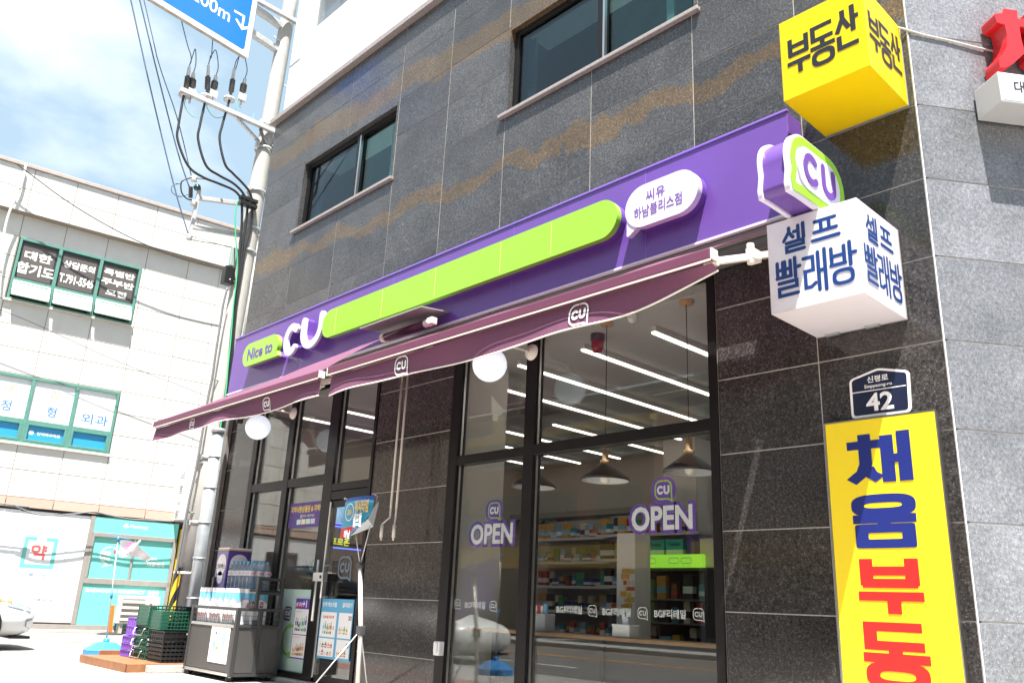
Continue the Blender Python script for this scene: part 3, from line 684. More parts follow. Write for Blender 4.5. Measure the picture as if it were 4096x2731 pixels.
xn0 = f2(R5(727, 450), YS)[0]; xn1 = f2(R5(1005, 330), YS)[0]; zn0 = f2(R5(1000, 432), YS)[1]; zn1 = f2(R5(985, 262), YS)[1]
pl = capsule(xn0, xn1, zn0, zn1)
pl = pl[:0] + [(xn1 + .03, zn0 - .005), (xn1 - .03, zn0 + .10)] + pl[3:]
npl = raised('greeting_plate', pl, lime)
mb = MB(); mb.text('Nice to', ((xn0 + xn1) / 2 - .0, YS, (zn0 + zn1) / 2), X, Zv, purple, w=(xn1 - xn0) * .72, h=(zn1 - zn0) * .52, bold=.03, z=.003, shear=.0); part('lettering', mb, npl)
# big raised letters
ccx, ccz = f2(R5(1105, 305), YS); ux0 = f2(R5(1195, 250), YS)[0]; ux1 = f2(R5(1335, 200), YS)[0]
for nm, pts in (('letter', cpath(ccx + .0, ccz - .005, .150, .180)), ('letter', upath(ux0, ux1, ccz + .19, ccz - .18))):
    mb = MB(); mb.stroke([(x, z) for x, z in pts], .100, (0, YF, 0), X, Zv, purple, cap='round', z=.0, depth=.10)
    mb.stroke([(x, z) for x, z in pts], .106, (0, YF, 0), X, Zv, acryl, cap='round', z=.101, depth=.038)
    part(nm, mb, FS, .005, seg=2)
# store name bubble
bx0, bz0 = f2(R6(393, 700), YS)[0], f2(R6(720, 728), YS)[1]; bx1 = f2(R6(966, 500), YS)[0]; bz1 = f2(R6(840, 347), YS)[1]
bp_ = capsule(bx0, bx1, bz0, bz1); r_ = (bz1 - bz0) / 2
# the tail at lower left
k = [i for i, p in enumerate(bp_) if p[0] < bx0 + r_ and p[1] < bz0 + r_ * .75]
bp_ = bp_[:k[0]] + [(bx0 + r_ * .62, bz0 + .01), (bx0 + .02, bz0 - .075), (bx0 + .005, bz0 + .06), (bx0 + .0, bz0 + r_ * .7)] + [p for p in bp_[:k[0]] if False]
bp_ = capsule(bx0, bx1, bz0, bz1)
bub = raised('name_bubble', bp_, acryl)
mb = MB(); mb.prism([(bx0 + .012, bz0 - .04), (bx0 + .034, bz0 - .042), (bx0 + r_ * .75, bz0 + .03), (bx0 + r_ * .55, bz0 + .12), (bx0 + .012, bz0 + r_ * .6)], (0, YF, 0), X, Zv, .054, acryl, z0=.078); part('bubble_tail', mb, bub, .006)
mb = MB(); mb.text('씨유', ((bx0 + bx1) / 2 - .05, YS, (bz0 + bz1) / 2 + .075), X, Zv, purple, h=.105, bold=.012, z=.003); mb.text('하남블리스점', ((bx0 + bx1) / 2 - .03, YS, (bz0 + bz1) / 2 - .06), X, Zv, purple, w=.50, h=.112, bold=.012, z=.003); part('lettering', mb, bub)

# projecting speech-bubble sign between the two cube signs
PS = thing('projecting_sign', 'round speech bubble shop sign in white, purple and green projecting above the white cube', 'sign', (-2.4, -.63, 3.85))
def bub_poly(cy, cz, w_, h_, r, tail=True):
    p = rrect(w_, h_, r, 8, cy, cz)
    if tail:
        i = len(p) - 9   # lower left quarter
        p = p[:-9] + [(cy - w_ / 2 + .012, cz - h_ / 2 + r * .75), (cy - w_ / 2 - .012, cz - h_ / 2 + .05), (cy - w_ / 2 + .0, cz - h_ / 2 - .008), (cy - w_ / 2 + r * .62, cz - h_ / 2)]
    return p
cy0, cz0 = -.63, 3.86
for nm, sz, m, xa, dp, bv in (('body', (.765, .445), purple, -2.515, .16, .0), ('front_shell', (.80, .48), acryl, -2.354, .038, .014), ('rear_shell', (.80, .48), acryl, -2.545, .03, .01)):
    mb = MB(); mb.prism(bub_poly(cy0, cz0, sz[0], sz[1], .215), (xa, 0, 0), Y, Zv, dp, m); part(nm, mb, PS, bv, seg=3)
mb = MB(); pp = bub_poly(cy0, cz0, .70, .39, .185); mb.stroke(pp, .062, (-2.315, 0, 0), Y, Zv, lime, closed=True, z=.001, depth=.006); part('green_ring', mb, PS)
mb = MB(); mb.prism(bub_poly(cy0, cz0, .60, .32, .15, False), (-2.315, 0, 0), Y, Zv, .012, acryl, z0=.001); part('face', mb, PS, .004)
mb = MB(); mb.stroke([(a, b) for a, b in cpath(cy0 - .12, cz0 + .005, .085, .095)], .052, (-2.302, 0, 0), Y, Zv, purple, cap='round', z=.001, depth=.006)
mb.stroke(upath(cy0 + .05, cy0 + .20, cz0 + .10, cz0 - .095), .052, (-2.302, 0, 0), Y, Zv, purple, cap='round', z=.001, depth=.006); part('lettering', mb, PS)
mb = MB(); mb.box(-2.44, -2.40, -.26, -.004, 3.80, 3.90, M('galvanised', (.5, .51, .52), .45, .7, var=(20, .15))); part('bracket', mb, PS, .004)

# cube signs
def cube_sign(name, label, x0, x1, y0, z0, z1, m):
    C_ = thing(name, label, 'sign', ((x0 + x1) / 2, y0 / 2, z0)); t = .006; yb = -.018
    mb = MB()
    mb.box(x0, x1, y0, y0 + t, z0, z1, m); mb.box(x0, x0 + t, y0 + t, yb, z0 + t, z1 - t, m); mb.box(x1 - t, x1, y0 + t, yb, z0 + t, z1 - t, m)
    mb.box(x0, x1, y0 + t, yb, z0, z0 + t, m); mb.box(x0, x1, y0 + t, yb, z1 - t, z1, m)
    part('acrylic_box', mb, C_)
    mb = MB(); mb.box(x0 - .002, x1 + .002, yb, -.003, z0 - .002, z1 + .002, M('sign back tray', (.5, .5, .5), .4, .6)); part('back_tray', mb, C_)
    return C_
yacr = M('yellow acrylic', (.90, .74, .008), .25, coat=.3, transl=.45, tcol=(1, .90, .10)); wacr = M('white acrylic', (.88, .87, .91), .25, coat=.3, transl=.45, tcol=(.98, .96, .99))
dkprint = M('charcoal print', (.010, .011, .014), .4); bprint = M('blue print', (.004, .035, .17), .4)
YC = cube_sign('cube_sign', 'yellow cube sign with black lettering at the corner of the building', -2.517, -1.887, -.65, 4.55, 5.222, yacr)
R2 = mk(2900, 0, 1.5677); R3 = mk(2900, 700, 1.96)
def cellglyphs(mb, cells, O, U, V, wd, m, cap='flat'):
    for g, u, v, cw, ch in cells: glyph(mb, g, Vec(O) + Vec(U).normalized() * u + Vec(V).normalized() * v, U, V, cw, ch, wd, m, cap, z=.0015)
mb = MB(); cells = [('bu', .055, .19, .165, .30), ('dong', .235, .18, .17, .33), ('san', .42, .20, .165, .33)]
cellglyphs(mb, cells, (-2.517, -.65, 4.55), X, Zv, .036, dkprint); part('front_lettering', mb, YC)
mb = MB(); cellglyphs(mb, cells, (-1.887, -.65, 4.55), Y, Zv, .036, dkprint); part('side_lettering', mb, YC)
WC = cube_sign('cube_sign', 'white cube sign with blue lettering hung under the round shop sign', -2.70, -2.055, -.66, 2.945, 3.612, wacr)
cells = [('sel', .12, .41, .16, .185), ('peu', .335, .42, .175, .17), ('ppal', .06, .10, .165, .255), ('rae', .255, .095, .155, .265), ('bang', .44, .10, .165, .26)]
mb = MB(); cellglyphs(mb, cells, (-2.70, -.66, 2.945), X, Zv, .026, bprint, 'round'); part('front_lettering', mb, WC)
mb = MB(); cellglyphs(mb, cells, (-2.055, -.66, 2.945), Y, Zv, .026, bprint, 'round'); part('side_lettering', mb, WC)
mb = MB()
for x in (-2.62, -2.33): mb.box(x, x + .10, -.06, -.02, 2.930, 2.944, MATS['galvanised'])
part('hinge', mb, WC, kind='stuff')
# cable from the yellow cube round the corner
def wallpt(s, z, o=.02): return Wo + Wd * s + Wn * o + Vec((0, 0, z))
mb = MB(); mb.tube([(-1.885, -.05, 5.20), (-1.86, -.03, 5.19), wallpt(.02, 5.165, .015), wallpt(.12, 5.15, .012), wallpt(.3, 5.135, .012), wallpt(.55, 5.10, .014), wallpt(.9, 5.07, .014)], .008, M('grey cable', (.55, .53, .5), .6), 6)
solo('sign_cable', mb, 'thin grey cable running from the yellow cube round the corner to the red letters', 'cable', (-1.86, -.03, 5.19))
# red raised letter sign on the side wall
redl = M('red enamel', (.62, .015, .02), .3, coat=.4)
RS = thing('letter_sign', 'big red raised letter over a silver lightbox on the side wall', 'sign', Wo + Wd * .9 + Vec((0, 0, 4.5)))
R9 = mk(3850, 0, 1.8667)
def onw(q, o=.17): v = onplane(R9(*q), Wo + Wn * o, Wn) - Wo; return v.dot(Wd), v.z
O = Wo + Wn * .02; fr_ = [onw(q) for q in ((238, 103), (255, 165), (300, 182), (316, 184), (333, 260), (330, 350), (300, 405), (272, 430), (280, 505), (330, 502), (378, 478), (408, 450))]
c_ = onw((462, 300))[0]; top_ = [onw(q) for q in ((412, 128), (410, 80), (303, 65), (300, 102))]
# left leg and top bar of the letter; the part beyond the picture's edge is completed as a mirror image
hole = [onw(q) for q in ((425, 200), (440, 300), (462, 395))]
leg = fr_ + [(c_ - .012, hole[2][1]), (hole[1][0], hole[1][1]), (hole[0][0], hole[0][1]), top_[0], top_[1], top_[2], top_[3]]
mb = MB(); mb.prism(list(reversed(leg)) if False else leg, O, Wd, Zv, .15, redl)
xm2 = c_ + .02; mir = [(2 * xm2 - x, z) for x, z in reversed(leg)]
mb.prism(mir, O, Wd, Zv, .15, redl); mb.box(top_[0][0] - .003, 2 * xm2 - top_[0][0] + .003, -.165, -.021, hole[0][1] + .004, top_[0][1] - .004, redl, RWM)
part('letter', mb, RS, .008)
mb = MB(); mb.box(.46, 2.4, -.27, -.02, 4.46, 4.70, M('silver sheet', (.62, .63, .65), .35, .3), RWM); part('lightbox', mb, RS, .006)
mb = MB(); mb.box(.475, 2.39, -.273, -.2715, 4.475, 4.69, M('lightbox face', (.74, .78, .84), .3), RWM); mb.text('대표', Wo + Wd * .66 + Wn * .274 + Vec((0, 0, 4.59)), Wd, Zv, ink, h=.10, bold=.02, z=.002); part('lightbox_face', mb, RS)
# house number plate
P_ = thing('address_plate', 'navy house number plate with white border above the yellow banner', 'address sign', (-2.29, 0, 2.3))
R4 = mk(2800, 1400, 1.1782)
pts = [f2(R4(*p), -.012) for p in ((716, 326), (998, 290), (985, 95), (838, 84), (703, 142))]
def roundpoly(pts, r, n=4):
    out = []; m_ = len(pts)
    for i in range(m_):
        p = Vec(pts[i]); a = (Vec(pts[i - 1]) - p).normalized(); b = (Vec(pts[(i + 1) % m_]) - p).normalized()
        for k in range(n + 1):
            t = k / n; q = p + a * r * (1 - t) ** 2 + b * r * t ** 2; out.append((q.x, q.y))
    return out
mb = MB(); mb.prism(roundpoly(pts, .03), (0, -.002, 0), X, Zv, .012, whtmat); part('plate', mb, P_)
ip = roundpoly(grow(roundpoly(pts, .001, 1), -.016), .022)
ip = roundpoly([(pts[0][0] + .018, pts[0][1] + .018), (pts[1][0] - .018, pts[1][1] + .018), (pts[2][0] - .018, pts[2][1] - .012), (pts[3][0], pts[3][1] - .018), (pts[4][0] + .018, pts[4][1] - .01)], .022)
nvy = M('navy enamel', (.010, .016, .045), .3, coat=.3)
mb = MB(); mb.prism(ip, (0, -.014, 0), X, Zv, .001, nvy, z0=.0005); pf = part('plate_face', mb, P_)
cx = (pts[0][0] + pts[1][0]) / 2
rw = [f2(R4(*q), -.0155) for q in ((840, 124), (842, 163), (848, 184), (848, 240))]
mb = MB(); mb.box(pts[0][0] + .018, pts[1][0] - .018, -.0168, -.0158, rw[2][1] - .003, rw[2][1] + .003, whtmat)
mb.text('신평로', (cx, -.0155, rw[0][1] - .012), X, Zv, whtmat, w=.145, h=.047, bold=.02, z=.001); mb.text('Sinpyeong-ro', (cx, -.0155, rw[1][1] - .004), X, Zv, whtmat, w=.19, h=.032, bold=.015, z=.001); mb.text('42', (cx, -.0155, rw[3][1]), X, Zv, whtmat, w=.185, h=.125, bold=.025, z=.001); part('lettering', mb, P_)
# yellow banner board
ybn = M('yellow banner', (.86, .66, .015), .42, coat=.12)
redb = M('banner red', (.56, .014, .012), .45); blub = M('banner blue', (.006, .016, .16), .45)
BN = thing('banner_board', 'tall yellow banner board with blue and red lettering beside the shop window', 'banner', (-2.3, -.03, .05))
mb = MB(); mb.box(-2.668, -1.932, -.052, -.004, -.0 + .05, 2.285, ybn); part('board', mb, BN)
mb = MB(); mb.box(-2.677, -2.6695, -.054, -.004, .05, 2.286, steel_lt); mb.box(-1.9305, -1.923, -.054, -.004, .05, 2.286, steel_lt); mb.box(-2.677, -1.923, -.054, -.004, 2.287, 2.294, steel_lt); part('frame', mb, BN)
mb = MB()
for g, p0, p1, m in (('chae', (705, 640), (980, 383), blub), ('um', (728, 928), (1005, 678), blub), ('bu', (750, 1232), (1030, 980), redb), ('dong', (765, 1562), (1055, 1290), redb)):
    a = f2(R4(*p0), -.052); b = f2(R4(*p1), -.052)
    x0, x1 = (-2.525, -2.125); z0, z1 = a[1], b[1]
    glyph(mb, g, (x0 + .02, -.052, z0), X, Zv, x1 - x0 - .02, z1 - z0, .056, m, ax=1.55)
glyph(mb, 'san', (-2.505, -.052, .19), X, Zv, .38, .36, .06, redb, ax=1.4)
part('lettering', mb, BN)

# ================================================================== awnings
def sagfabric(mb, A0, A1, B0, B1, m, nu=40, nv=8, sag=-.014, thick=.002, seed=1):
    """cloth between back edge A0-A1 and front edge B0-B1"""
    r = random.Random(seed); ph = [r.uniform(0, 6) for _ in range(4)]
    vs = []; 
    for j in range(nv + 1):
        t = j / nv
        for i in range(nu + 1):
            s_ = i / nu; p = (Vec(A0).lerp(A1, s_)).lerp(Vec(B0).lerp(B1, s_), t)
            wv = (math.sin(s_ * 31 + ph[0]) * .4 + math.sin(s_ * 17 + ph[1]) * .6) * .010 * math.sin(t * math.pi)
            p.z += -sag * 4 * t * (1 - t) + wv * 1.5; vs.append(p)
    fs = [(j * (nu + 1) + i, j * (nu + 1) + i + 1, (j + 1) * (nu + 1) + i + 1, (j + 1) * (nu + 1) + i) for j in range(nv) for i in range(nu)]
    mb.add(vs, fs, m, True)
def valance(x0, x1, y, ztop, drop, seed, nu=60, curl=None):
    r = random.Random(seed); ph = [r.uniform(0, 6) for _ in range(5)]; nv = 6
    grid = []
    for j in range(nv + 1):
        t = j / nv
        for i in range(nu + 1):
            s_ = i / nu; x = x0 + (x1 - x0) * s_
            off = (math.sin(s_ * 13 + ph[0]) * .022 + math.sin(s_ * 27 + ph[1]) * .010 + math.sin(s_ * 6 + ph[2]) * .02) * t
            dz = drop * (1 + .06 * math.sin(s_ * 9 + ph[3]) + .04 * math.sin(s_ * 21 + ph[4])); yy = y + off; z = ztop - dz * t
            if curl and s_ > curl[0]:
                q = (s_ - curl[0]) / (1 - curl[0]); z += dz * t * q * q * curl[1]; yy += t * q * q * curl[2]
            grid.append(Vec((x, yy, z)))
    return grid, nu, nv
def awning(name, label, x0, x1, seed, drop, logos, back, curl=None, yr=-1.2, zr=3.27):
    A = thing(name, label, 'awning', ((x0 + x1) / 2, -.6, 3.5))
    mb = MB(); sagfabric(mb, back[0], back[1], (x0 + .03, yr + .03, zr + .03), (x1 - .03, yr + .03, zr + .03), maroon, seed=seed); part('canopy_cloth', mb, A)
    mb = MB(); mb.bar((x0, yr, zr - .03), (x1, yr, zr - .03), .07, .085, M('awning rail', (.13, .035, .075), .5)); part('front_rail', mb, A, .012)
    mb = MB(); mb.bar((x0 - .002, yr - .037, zr - .080), (x1 + .002, yr - .037, zr - .080), .006, .014, cream); part('rail_strip', mb, A)
    mb = MB(); grid, nu, nv = valance(x0 + .02, x1 - .02, yr + .012, zr - .085, drop, seed + 3, curl=curl)
    mb.add(grid, [(j * (nu + 1) + i, (j + 1) * (nu + 1) + i, (j + 1) * (nu + 1) + i + 1, j * (nu + 1) + i + 1) for j in range(nv) for i in range(nu)], maroon, True); va = part('valance', mb, A)
    mb = MB(); mb.tube(grid[nv * (nu + 1):], .0075, M('white binding', (.78, .76, .72), .7), 5); part('binding', mb, va)
    for lx, h in logos:
        s_ = (lx - x0) / (x1 - x0); i = int(s_ * nu); top = grid[i]; bot = grid[nv * (nu + 1) + i]; c = (top + bot) / 2
        lb = MB(); Vd = (top - bot).normalized(); Ud = (grid[3 * (nu + 1) + min(nu, i + 2)] - grid[3 * (nu + 1) + max(0, i - 2)]).normalized()
        logo(lb, c + Vec((0, -.004, 0)), Ud, Vd, h, whtmat, whtmat, wl=.075, z=.004); part('printed_logo', lb, va)
    for x, sg in ((x0 + .0, 1), (x1, -1)):
        mb = MB(); mb.box(x - .012 * (1 if sg > 0 else 0), x + .012 * (0 if sg > 0 else 1), yr - .037, yr + .04, zr - .075, zr + .005, cream); part('end_cap', mb, A, .004)
    return A
AX0, AX1, BX0, BX1 = -12.10, -7.64, -7.47, -2.80
def gx(p): return fy(p, -1.23).x
aw1 = awning('awning', 'left hand plum awning whose cloth twists up to a bare roller at its right end', AX0, AX1, 3, .175, [(gx(R5(308, 978)), .125), (gx(R5(900, 806)), .14)],
             ((-11.95, -.26, 3.79), (-6.95, -.44, 3.90)))
aw2 = awning('awning', 'longer right hand plum awning over the wide shop window', BX0, BX1, 8, .205, [(gx(R5(1957, 530)), .17), (gx(mk(2000, 1150, 1.8445)(585, 215)), .165)],
             ((-7.35, -.24, 3.785), (-2.78, -.24, 3.785)), curl=(.80, .85, .10))
# arms, gear and housing
def arm(A, x, sg, yb=-.10, zb=3.66):
    mb = MB(); el = Vec((x + sg * .62, -.62, 3.43)); a = Vec((x, yb, zb)); c = Vec((x - sg * .02, -1.16, 3.235))
    mb.bar(a, el, .045, .06, cream); mb.bar(el, c, .04, .05, cream)
    mb.box(el.x - .05, el.x + .05, el.y - .05, el.y + .05, el.z - .045, el.z + .045, cream); mb.tube([el + Vec((0, 0, -.07)), el + Vec((0, 0, .07))], .03, cream, 10)
    mb.box(x - .06, x + .06, yb - .03, -.005, zb - .08, zb + .07, cream)
    part('folding_arm', mb, A, .006)
arm(aw1, -11.75, 1); arm(aw1, -8.05, -1); arm(aw2, -7.15, 1)
# straight arm at the far right end, seen between cloth and white cube
mb = MB(); a = Vec((-2.72, -.10, 3.62)); c = Vec((-2.86, -1.15, 3.215)); mid = a.lerp(c, .55)
mb.bar(a, c, .04, .05, cream); mb.box(mid.x - .03, mid.x + .03, mid.y - .07, mid.y + .05, mid.z - .04, mid.z + .045, cream); mb.tube([mid + Vec((0, -.05, -.075)), mid + Vec((0, -.05, .08))], .028, cream, 10)
mb.box(c.x - .03, c.x + .05, c.y - .035, c.y + .04, c.z - .03, c.z + .045, cream); mb.box(-2.78, -2.66, -.14, -.005, 3.54, 3.7, cream)
part('folding_arm', mb, aw2, .006)
mb = MB(); mb.box(-12.05, -2.73, -.17, -.012, 3.70, 3.868, M('housing grey', (.10, .095, .09), .5, var=(6, .15))); mb.box(-12.05, -2.73, -.20, -.171, 3.80, 3.868, M('housing lip', (.16, .15, .14), .5))
hs = part('roller_housing', mb, aw2, .006)
# bare roller and tilted cover plate of the left awning
ry = -.47
mb = MB(); pa, pb = fy(R5(1850, 285), ry), fy(R5(2160, 192), ry); zr_ = (pa.z + pb.z) / 2
mb.tube([(pa.x, ry, zr_), (pb.x, ry, zr_)], .042, M('rolled cloth', (.075, .022, .045), .8), 14); rol = part('roller', mb, aw1)
mb = MB(); mb.tube([(pa.x - .06, ry, zr_), (pa.x, ry, zr_)], .055, cream, 14); part('roller_bracket', mb, rol, .005); mb = MB(); mb.tube([(pb.x, ry, zr_), (pb.x + .09, ry, zr_)], .045, cream, 14); mb.box(pb.x + .05, pb.x + .15, ry - .035, ry + .04, zr_ - .03, zr_ + .045, cream); part('roller_bracket', mb, rol, .005)
mb = MB(); c0 = fy(R5(1702, 272), -.62); c1 = fy(R5(2172, 98), -.30); c2 = fy(R5(2270, 128), -.30); zt = zr_ + .13
mb.add([(pa.x - .33, -.62, zt - .005), (pb.x + .10, -.62, zt - .005), (pb.x + .10, -.23, zt + .04), (pa.x - .33, -.23, zt + .04), (pa.x - .33, -.62, zt + .012), (pb.x + .10, -.62, zt + .012), (pb.x + .10, -.23, zt + .057), (pa.x - .33, -.23, zt + .057)],
       [(3, 2, 1, 0), (4, 5, 6, 7), (0, 1, 5, 4), (1, 2, 6, 5), (2, 3, 7, 6), (3, 0, 4, 7)], M('cover plate', (.34, .32, .31), .45, .2, var=(12, .1)))
part('cover_plate', mb, aw1, .004)
# crank rods
R_C = mk(1400, 1350, 2.4125)
for i, (p0, p1, x1p) in enumerate((((497, 370), (410, 1568), 0), ((557, 355), (455, 1568), 1))):
    y = -.26; a = fy(R_C(*p0), y); x = fy(R_C(*p1), y).x + (.0 if i else .0); xm_ = (a.x + x) / 2
    zb = fy((1545 if i == 0 else 1590, 2070), y).z
    mb = MB(); mb.tube([(xm_, y, 3.72), (xm_, y, zb + .02), (xm_ + (.0), y, zb), (xm_ + (-.06 if i == 0 else .06), y - .05, zb - .07), (xm_ + (-.06 if i == 0 else .06), y - .05, zb - .24)], .010, cream, 8)
    rr = solo('crank_rod', mb, ('left one of two cream crank rods hanging in front of the granite pier', 'right one of two cream crank rods hanging in front of the granite pier')[i], 'awning crank', (xm_, y, 2.5), 'awning crank rods')
    mb = MB(); mb.tube([(xm_ + (-.06 if i == 0 else .06), y - .05, zb - .08), (xm_ + (-.06 if i == 0 else .06), y - .05, zb - .21)], .019, cream, 10); part('grip', mb, rr)
    mb = MB(); mb.tube([(xm_, y, 3.3), (xm_, y, zb + .10)], .0125, cream, 8); part('sleeve', mb, rr)

# ================================================================== globe lamps on the facade
def globe(xg, yg, zg, r, xm_, label):
    G_ = thing('globe_lamp', label, 'lamp', (xm_, -.015, 3.4), 'opal globe lamps on the shop front')
    mb = MB(); mb.sphere((xg, yg, zg), r, globe_m, 36, 20); part('globe', mb, G_)
    mb = MB(); mb.lathe((xg, yg, zg + r - .012), [(.06, 0), (.06, .03), (.035, .045), (.03, .09)], steel_dk, 16); part('neck', mb, G_)
    mb = MB(); mb.lathe((xm_, -.016, 3.40), [(.001, .045), (.03, .045), (.045, .03), (.075, .022), (.085, .0)], cream, 20, axis=(0, -1, 0)); part('wall_plate', mb, G_)
    zt = 3.40; e = .09
    mb = MB(); mb.tube([(xm_, -.02, zt), (xm_ * .6 + xg * .4, yg * .45, zt), (xg + (xm_ - xg) * .12, yg * .86, zt), (xg, yg, zt - .05), (xg, yg, zg + r)], .014, cream, 8); part('arm', mb, G_)
globe(-10.36, -.49, 3.125, .166, -10.32, 'white glass globe lamp under the left awning')
globe(-5.73, -.515, 3.165, .166, -5.67, 'white glass globe lamp under the right awning')
# spotlight bracket and switch box
mb = MB(); c = fy(mk(850, 1480, 2.904)(335, 565), -.12); mb.bar(c + Vec((-.06, 0, .07)), c + Vec((.05, -.04, -.05)), .09, .09, blk); solo('security_camera', mb, 'small black security camera beside the left globe lamp', 'camera', c, bev=.01)
SB = fy(mk(1700, 1900, 1.8867)(105, 1305), -.04)
sb = thing('switch_box', 'white plastic push button box mounted at the left edge of the wide window', 'switch box', SB)
mb = MB(); mb.box(SB.x - .045, SB.x + .045, -.075, -.004, SB.z - .065, SB.z + .065, wht); part('housing', mb, sb, .006)
mb = MB(); mb.box(SB.x - .03, SB.x + .022, -.092, -.0765, SB.z - .04, SB.z + .055, wht); part('button', mb, sb, .01)

# ================================================================== pharmacy building across the side street
ah = rad(6.5); Bd = Vec((math.sin(ah), math.cos(ah), 0)); Bn = Vec((Bd.y, -Bd.x, 0)); Bo = Vec((-22.1, 1.3, 0))
LBM = Matrix(((Bd.x, -Bn.x, 0, Bo.x), (Bd.y, -Bn.y, 0, Bo.y), (0, 0, 1, 0), (0, 0, 0, 1)))    # local x along wall, -y towards the street
def lbp(s, o, z): return Bo + Bd * s + Bn * o + Vec((0, 0, z))
PHB = thing('pharmacy_building', 'cream tiled building with green window frames and a mint pharmacy front across the side street', 'building', Bo)
tilew = M('cream wall tile', (.62, .605, .575), .75, var=(2.2, .05), bump=(90, .25), rnd=.04)
tilep = M('pink wall tile', (.52, .37, .30), .75, var=(30, .08), bump=(90, .2), rnd=.04)
tgrout = M('tan grout', (.27, .22, .18), .9)
teal_f = M('teal window frame', (.09, .24, .20), .45, var=(10, .1))
mb = MB(); mb.box(-16, 2.1, .045, 9, 0, 2.72, tgrout, LBM); mb.box(-16, 2.1, .012, 9, 2.722, 4.2, tgrout, LBM); mb.box(2.1, 3.1, .012, 9, 2.72, 4.2, tgrout, LBM); mb.box(-16, 3.1, .012, 9, 9.22, 11.0, tgrout, LBM)
mb.box(.12, 3.1, .012, 9, 4.2, 9.22, tgrout, LBM); mb.box(-16, .12, .5, 9, 4.2, 9.22, tgrout, LBM)
for a, bq in ((5.80, 7.58),): mb.box(-16, .12, .012, .5, a, bq, tgrout, LBM)
mb.box(-16, -2.85, .012, .5, 7.58, 9.22, tgrout, LBM); mb.box(.06, .12, .012, .5, 7.58, 9.22, tgrout, LBM); mb.box(-16, -5.0, .012, .5, 4.2, 5.8, tgrout, LBM)
part('wall_core', mb, PHB)
SL = [3.1, 2.1, 1.22, .13, -.88, -1.88, -2.87, -3.87, -4.87, -5.87, -6.87, -7.87, -8.87, -9.87]
ZL = [2.955, 3.58, 4.145, 4.70, 5.26, 5.83, 6.44, 7.0, 7.58, 8.12, 8.70, 9.23, 9.81]
def ptile(s1, s0, z0, z1, m, o=0):
    g = .0085; mb = MB(); mb.box(s0 + g, s1 - g, -o + random.uniform(0, .003), .03, z0 + g, z1 - g, m, LBM); part('wall_tile', mb, PHB)
HOLES = ((-2.85, .06, 7.58, 9.23), (-5.0, .12, 4.19, 5.80))
for i in range(len(ZL) - 1):
    for j in range(len(SL) - 1):
        z0, z1, s1, s0 = ZL[i], ZL[i + 1], SL[j], SL[j + 1]; segs = [(s0, s1, z0, z1)]
        for h in HOLES:
            ns = []
            for a, c, e, f_ in segs:
                if c <= h[0] + .02 or a >= h[1] - .02 or f_ <= h[2] + .02 or e >= h[3] - .02: ns.append((a, c, e, f_)); continue
                if a < h[0] - .02: ns.append((a, h[0], e, f_))
                if c > h[1] + .02: ns.append((h[1], c, e, f_))
                a2, c2 = max(a, h[0]), min(c, h[1])
                if e < h[2] - .02: ns.append((a2, c2, e, h[2]))
                if f_ > h[3] + .02: ns.append((a2, c2, h[3], f_))
            segs = ns
        for a, c, e, f_ in segs: ptile(c, a, e, f_, tilew)
for j in range(len(SL) - 1):
    ptile(SL[j], SL[j + 1], 2.72, 2.95, tilep, .05)
    for z0, z1 in ((9.82, 10.43), (10.43, 11.0)): ptile(SL[j], SL[j + 1], z0, z1, tilew, .20)
mb = MB(); mb.box(-16, 3.1, -.188, .035, 9.80, 11.0, tgrout, LBM); part('parapet_core', mb, PHB)
mb = MB(); mb.box(-16, 3.13, -.25, .1, 11.0, 11.10, M('parapet cap', (.38, .32, .29), .6, var=(8, .1)), LBM); part('parapet_cap', mb, PHB, .01)
# upper window band with open lower sashes
wblk = M('window film black', (.035, .032, .032), .35); pal = M('pale lettering', (.80, .79, .75), .6); pane_lt = glassmat('street glass', (.55, .68, .66), 1.6)
def lbox(mb, s0, s1, o0, o1, z0, z1, m): mb.box(s0, s1, -o1, -o0, z0, z1, m, LBM)
def wframe(s0, s1, z0, z1, zs, mull):
    mb = MB()
    lbox(mb, s0, s1, -.06, .03, z1 - .06, z1, teal_f); lbox(mb, s0, s1, -.06, .03, z0, z0 + .05, teal_f); lbox(mb, s0, s0 + .06, -.06, .03, z0 + .05, z1 - .06, teal_f); lbox(mb, s1 - .06, s1, -.06, .03, z0 + .05, z1 - .06, teal_f)
    for m_ in mull: lbox(mb, m_ - .04, m_ + .04, -.06, .028, z0 + .05, z1 - .06, teal_f)
    cells = [s0 + .06] + [v for m_ in mull for v in (m_ - .04, m_ + .04)] + [s1 - .06]
    for k in range(0, len(cells), 2): lbox(mb, cells[k], cells[k + 1], -.06, .026, zs - .035, zs + .035, teal_f)
    f = part('window', mb, PHB, .004)
    return f, [(cells[k], cells[k + 1]) for k in range(0, len(cells), 2)]
wf, cells = wframe(-2.83, .05, 7.60, 9.22, 8.13, (-1.90, -.93))
TX = ((('대한', .62, .23, .70), ('합기도', .84, .30, .30)), (('상담문의', .74, .20, .72), ('T.791-5545', .80, .24, .28)), (('특별반', .76, .17, .80), ('주부반', .80, .18, .50), ('모집', .5, .17, .18)))
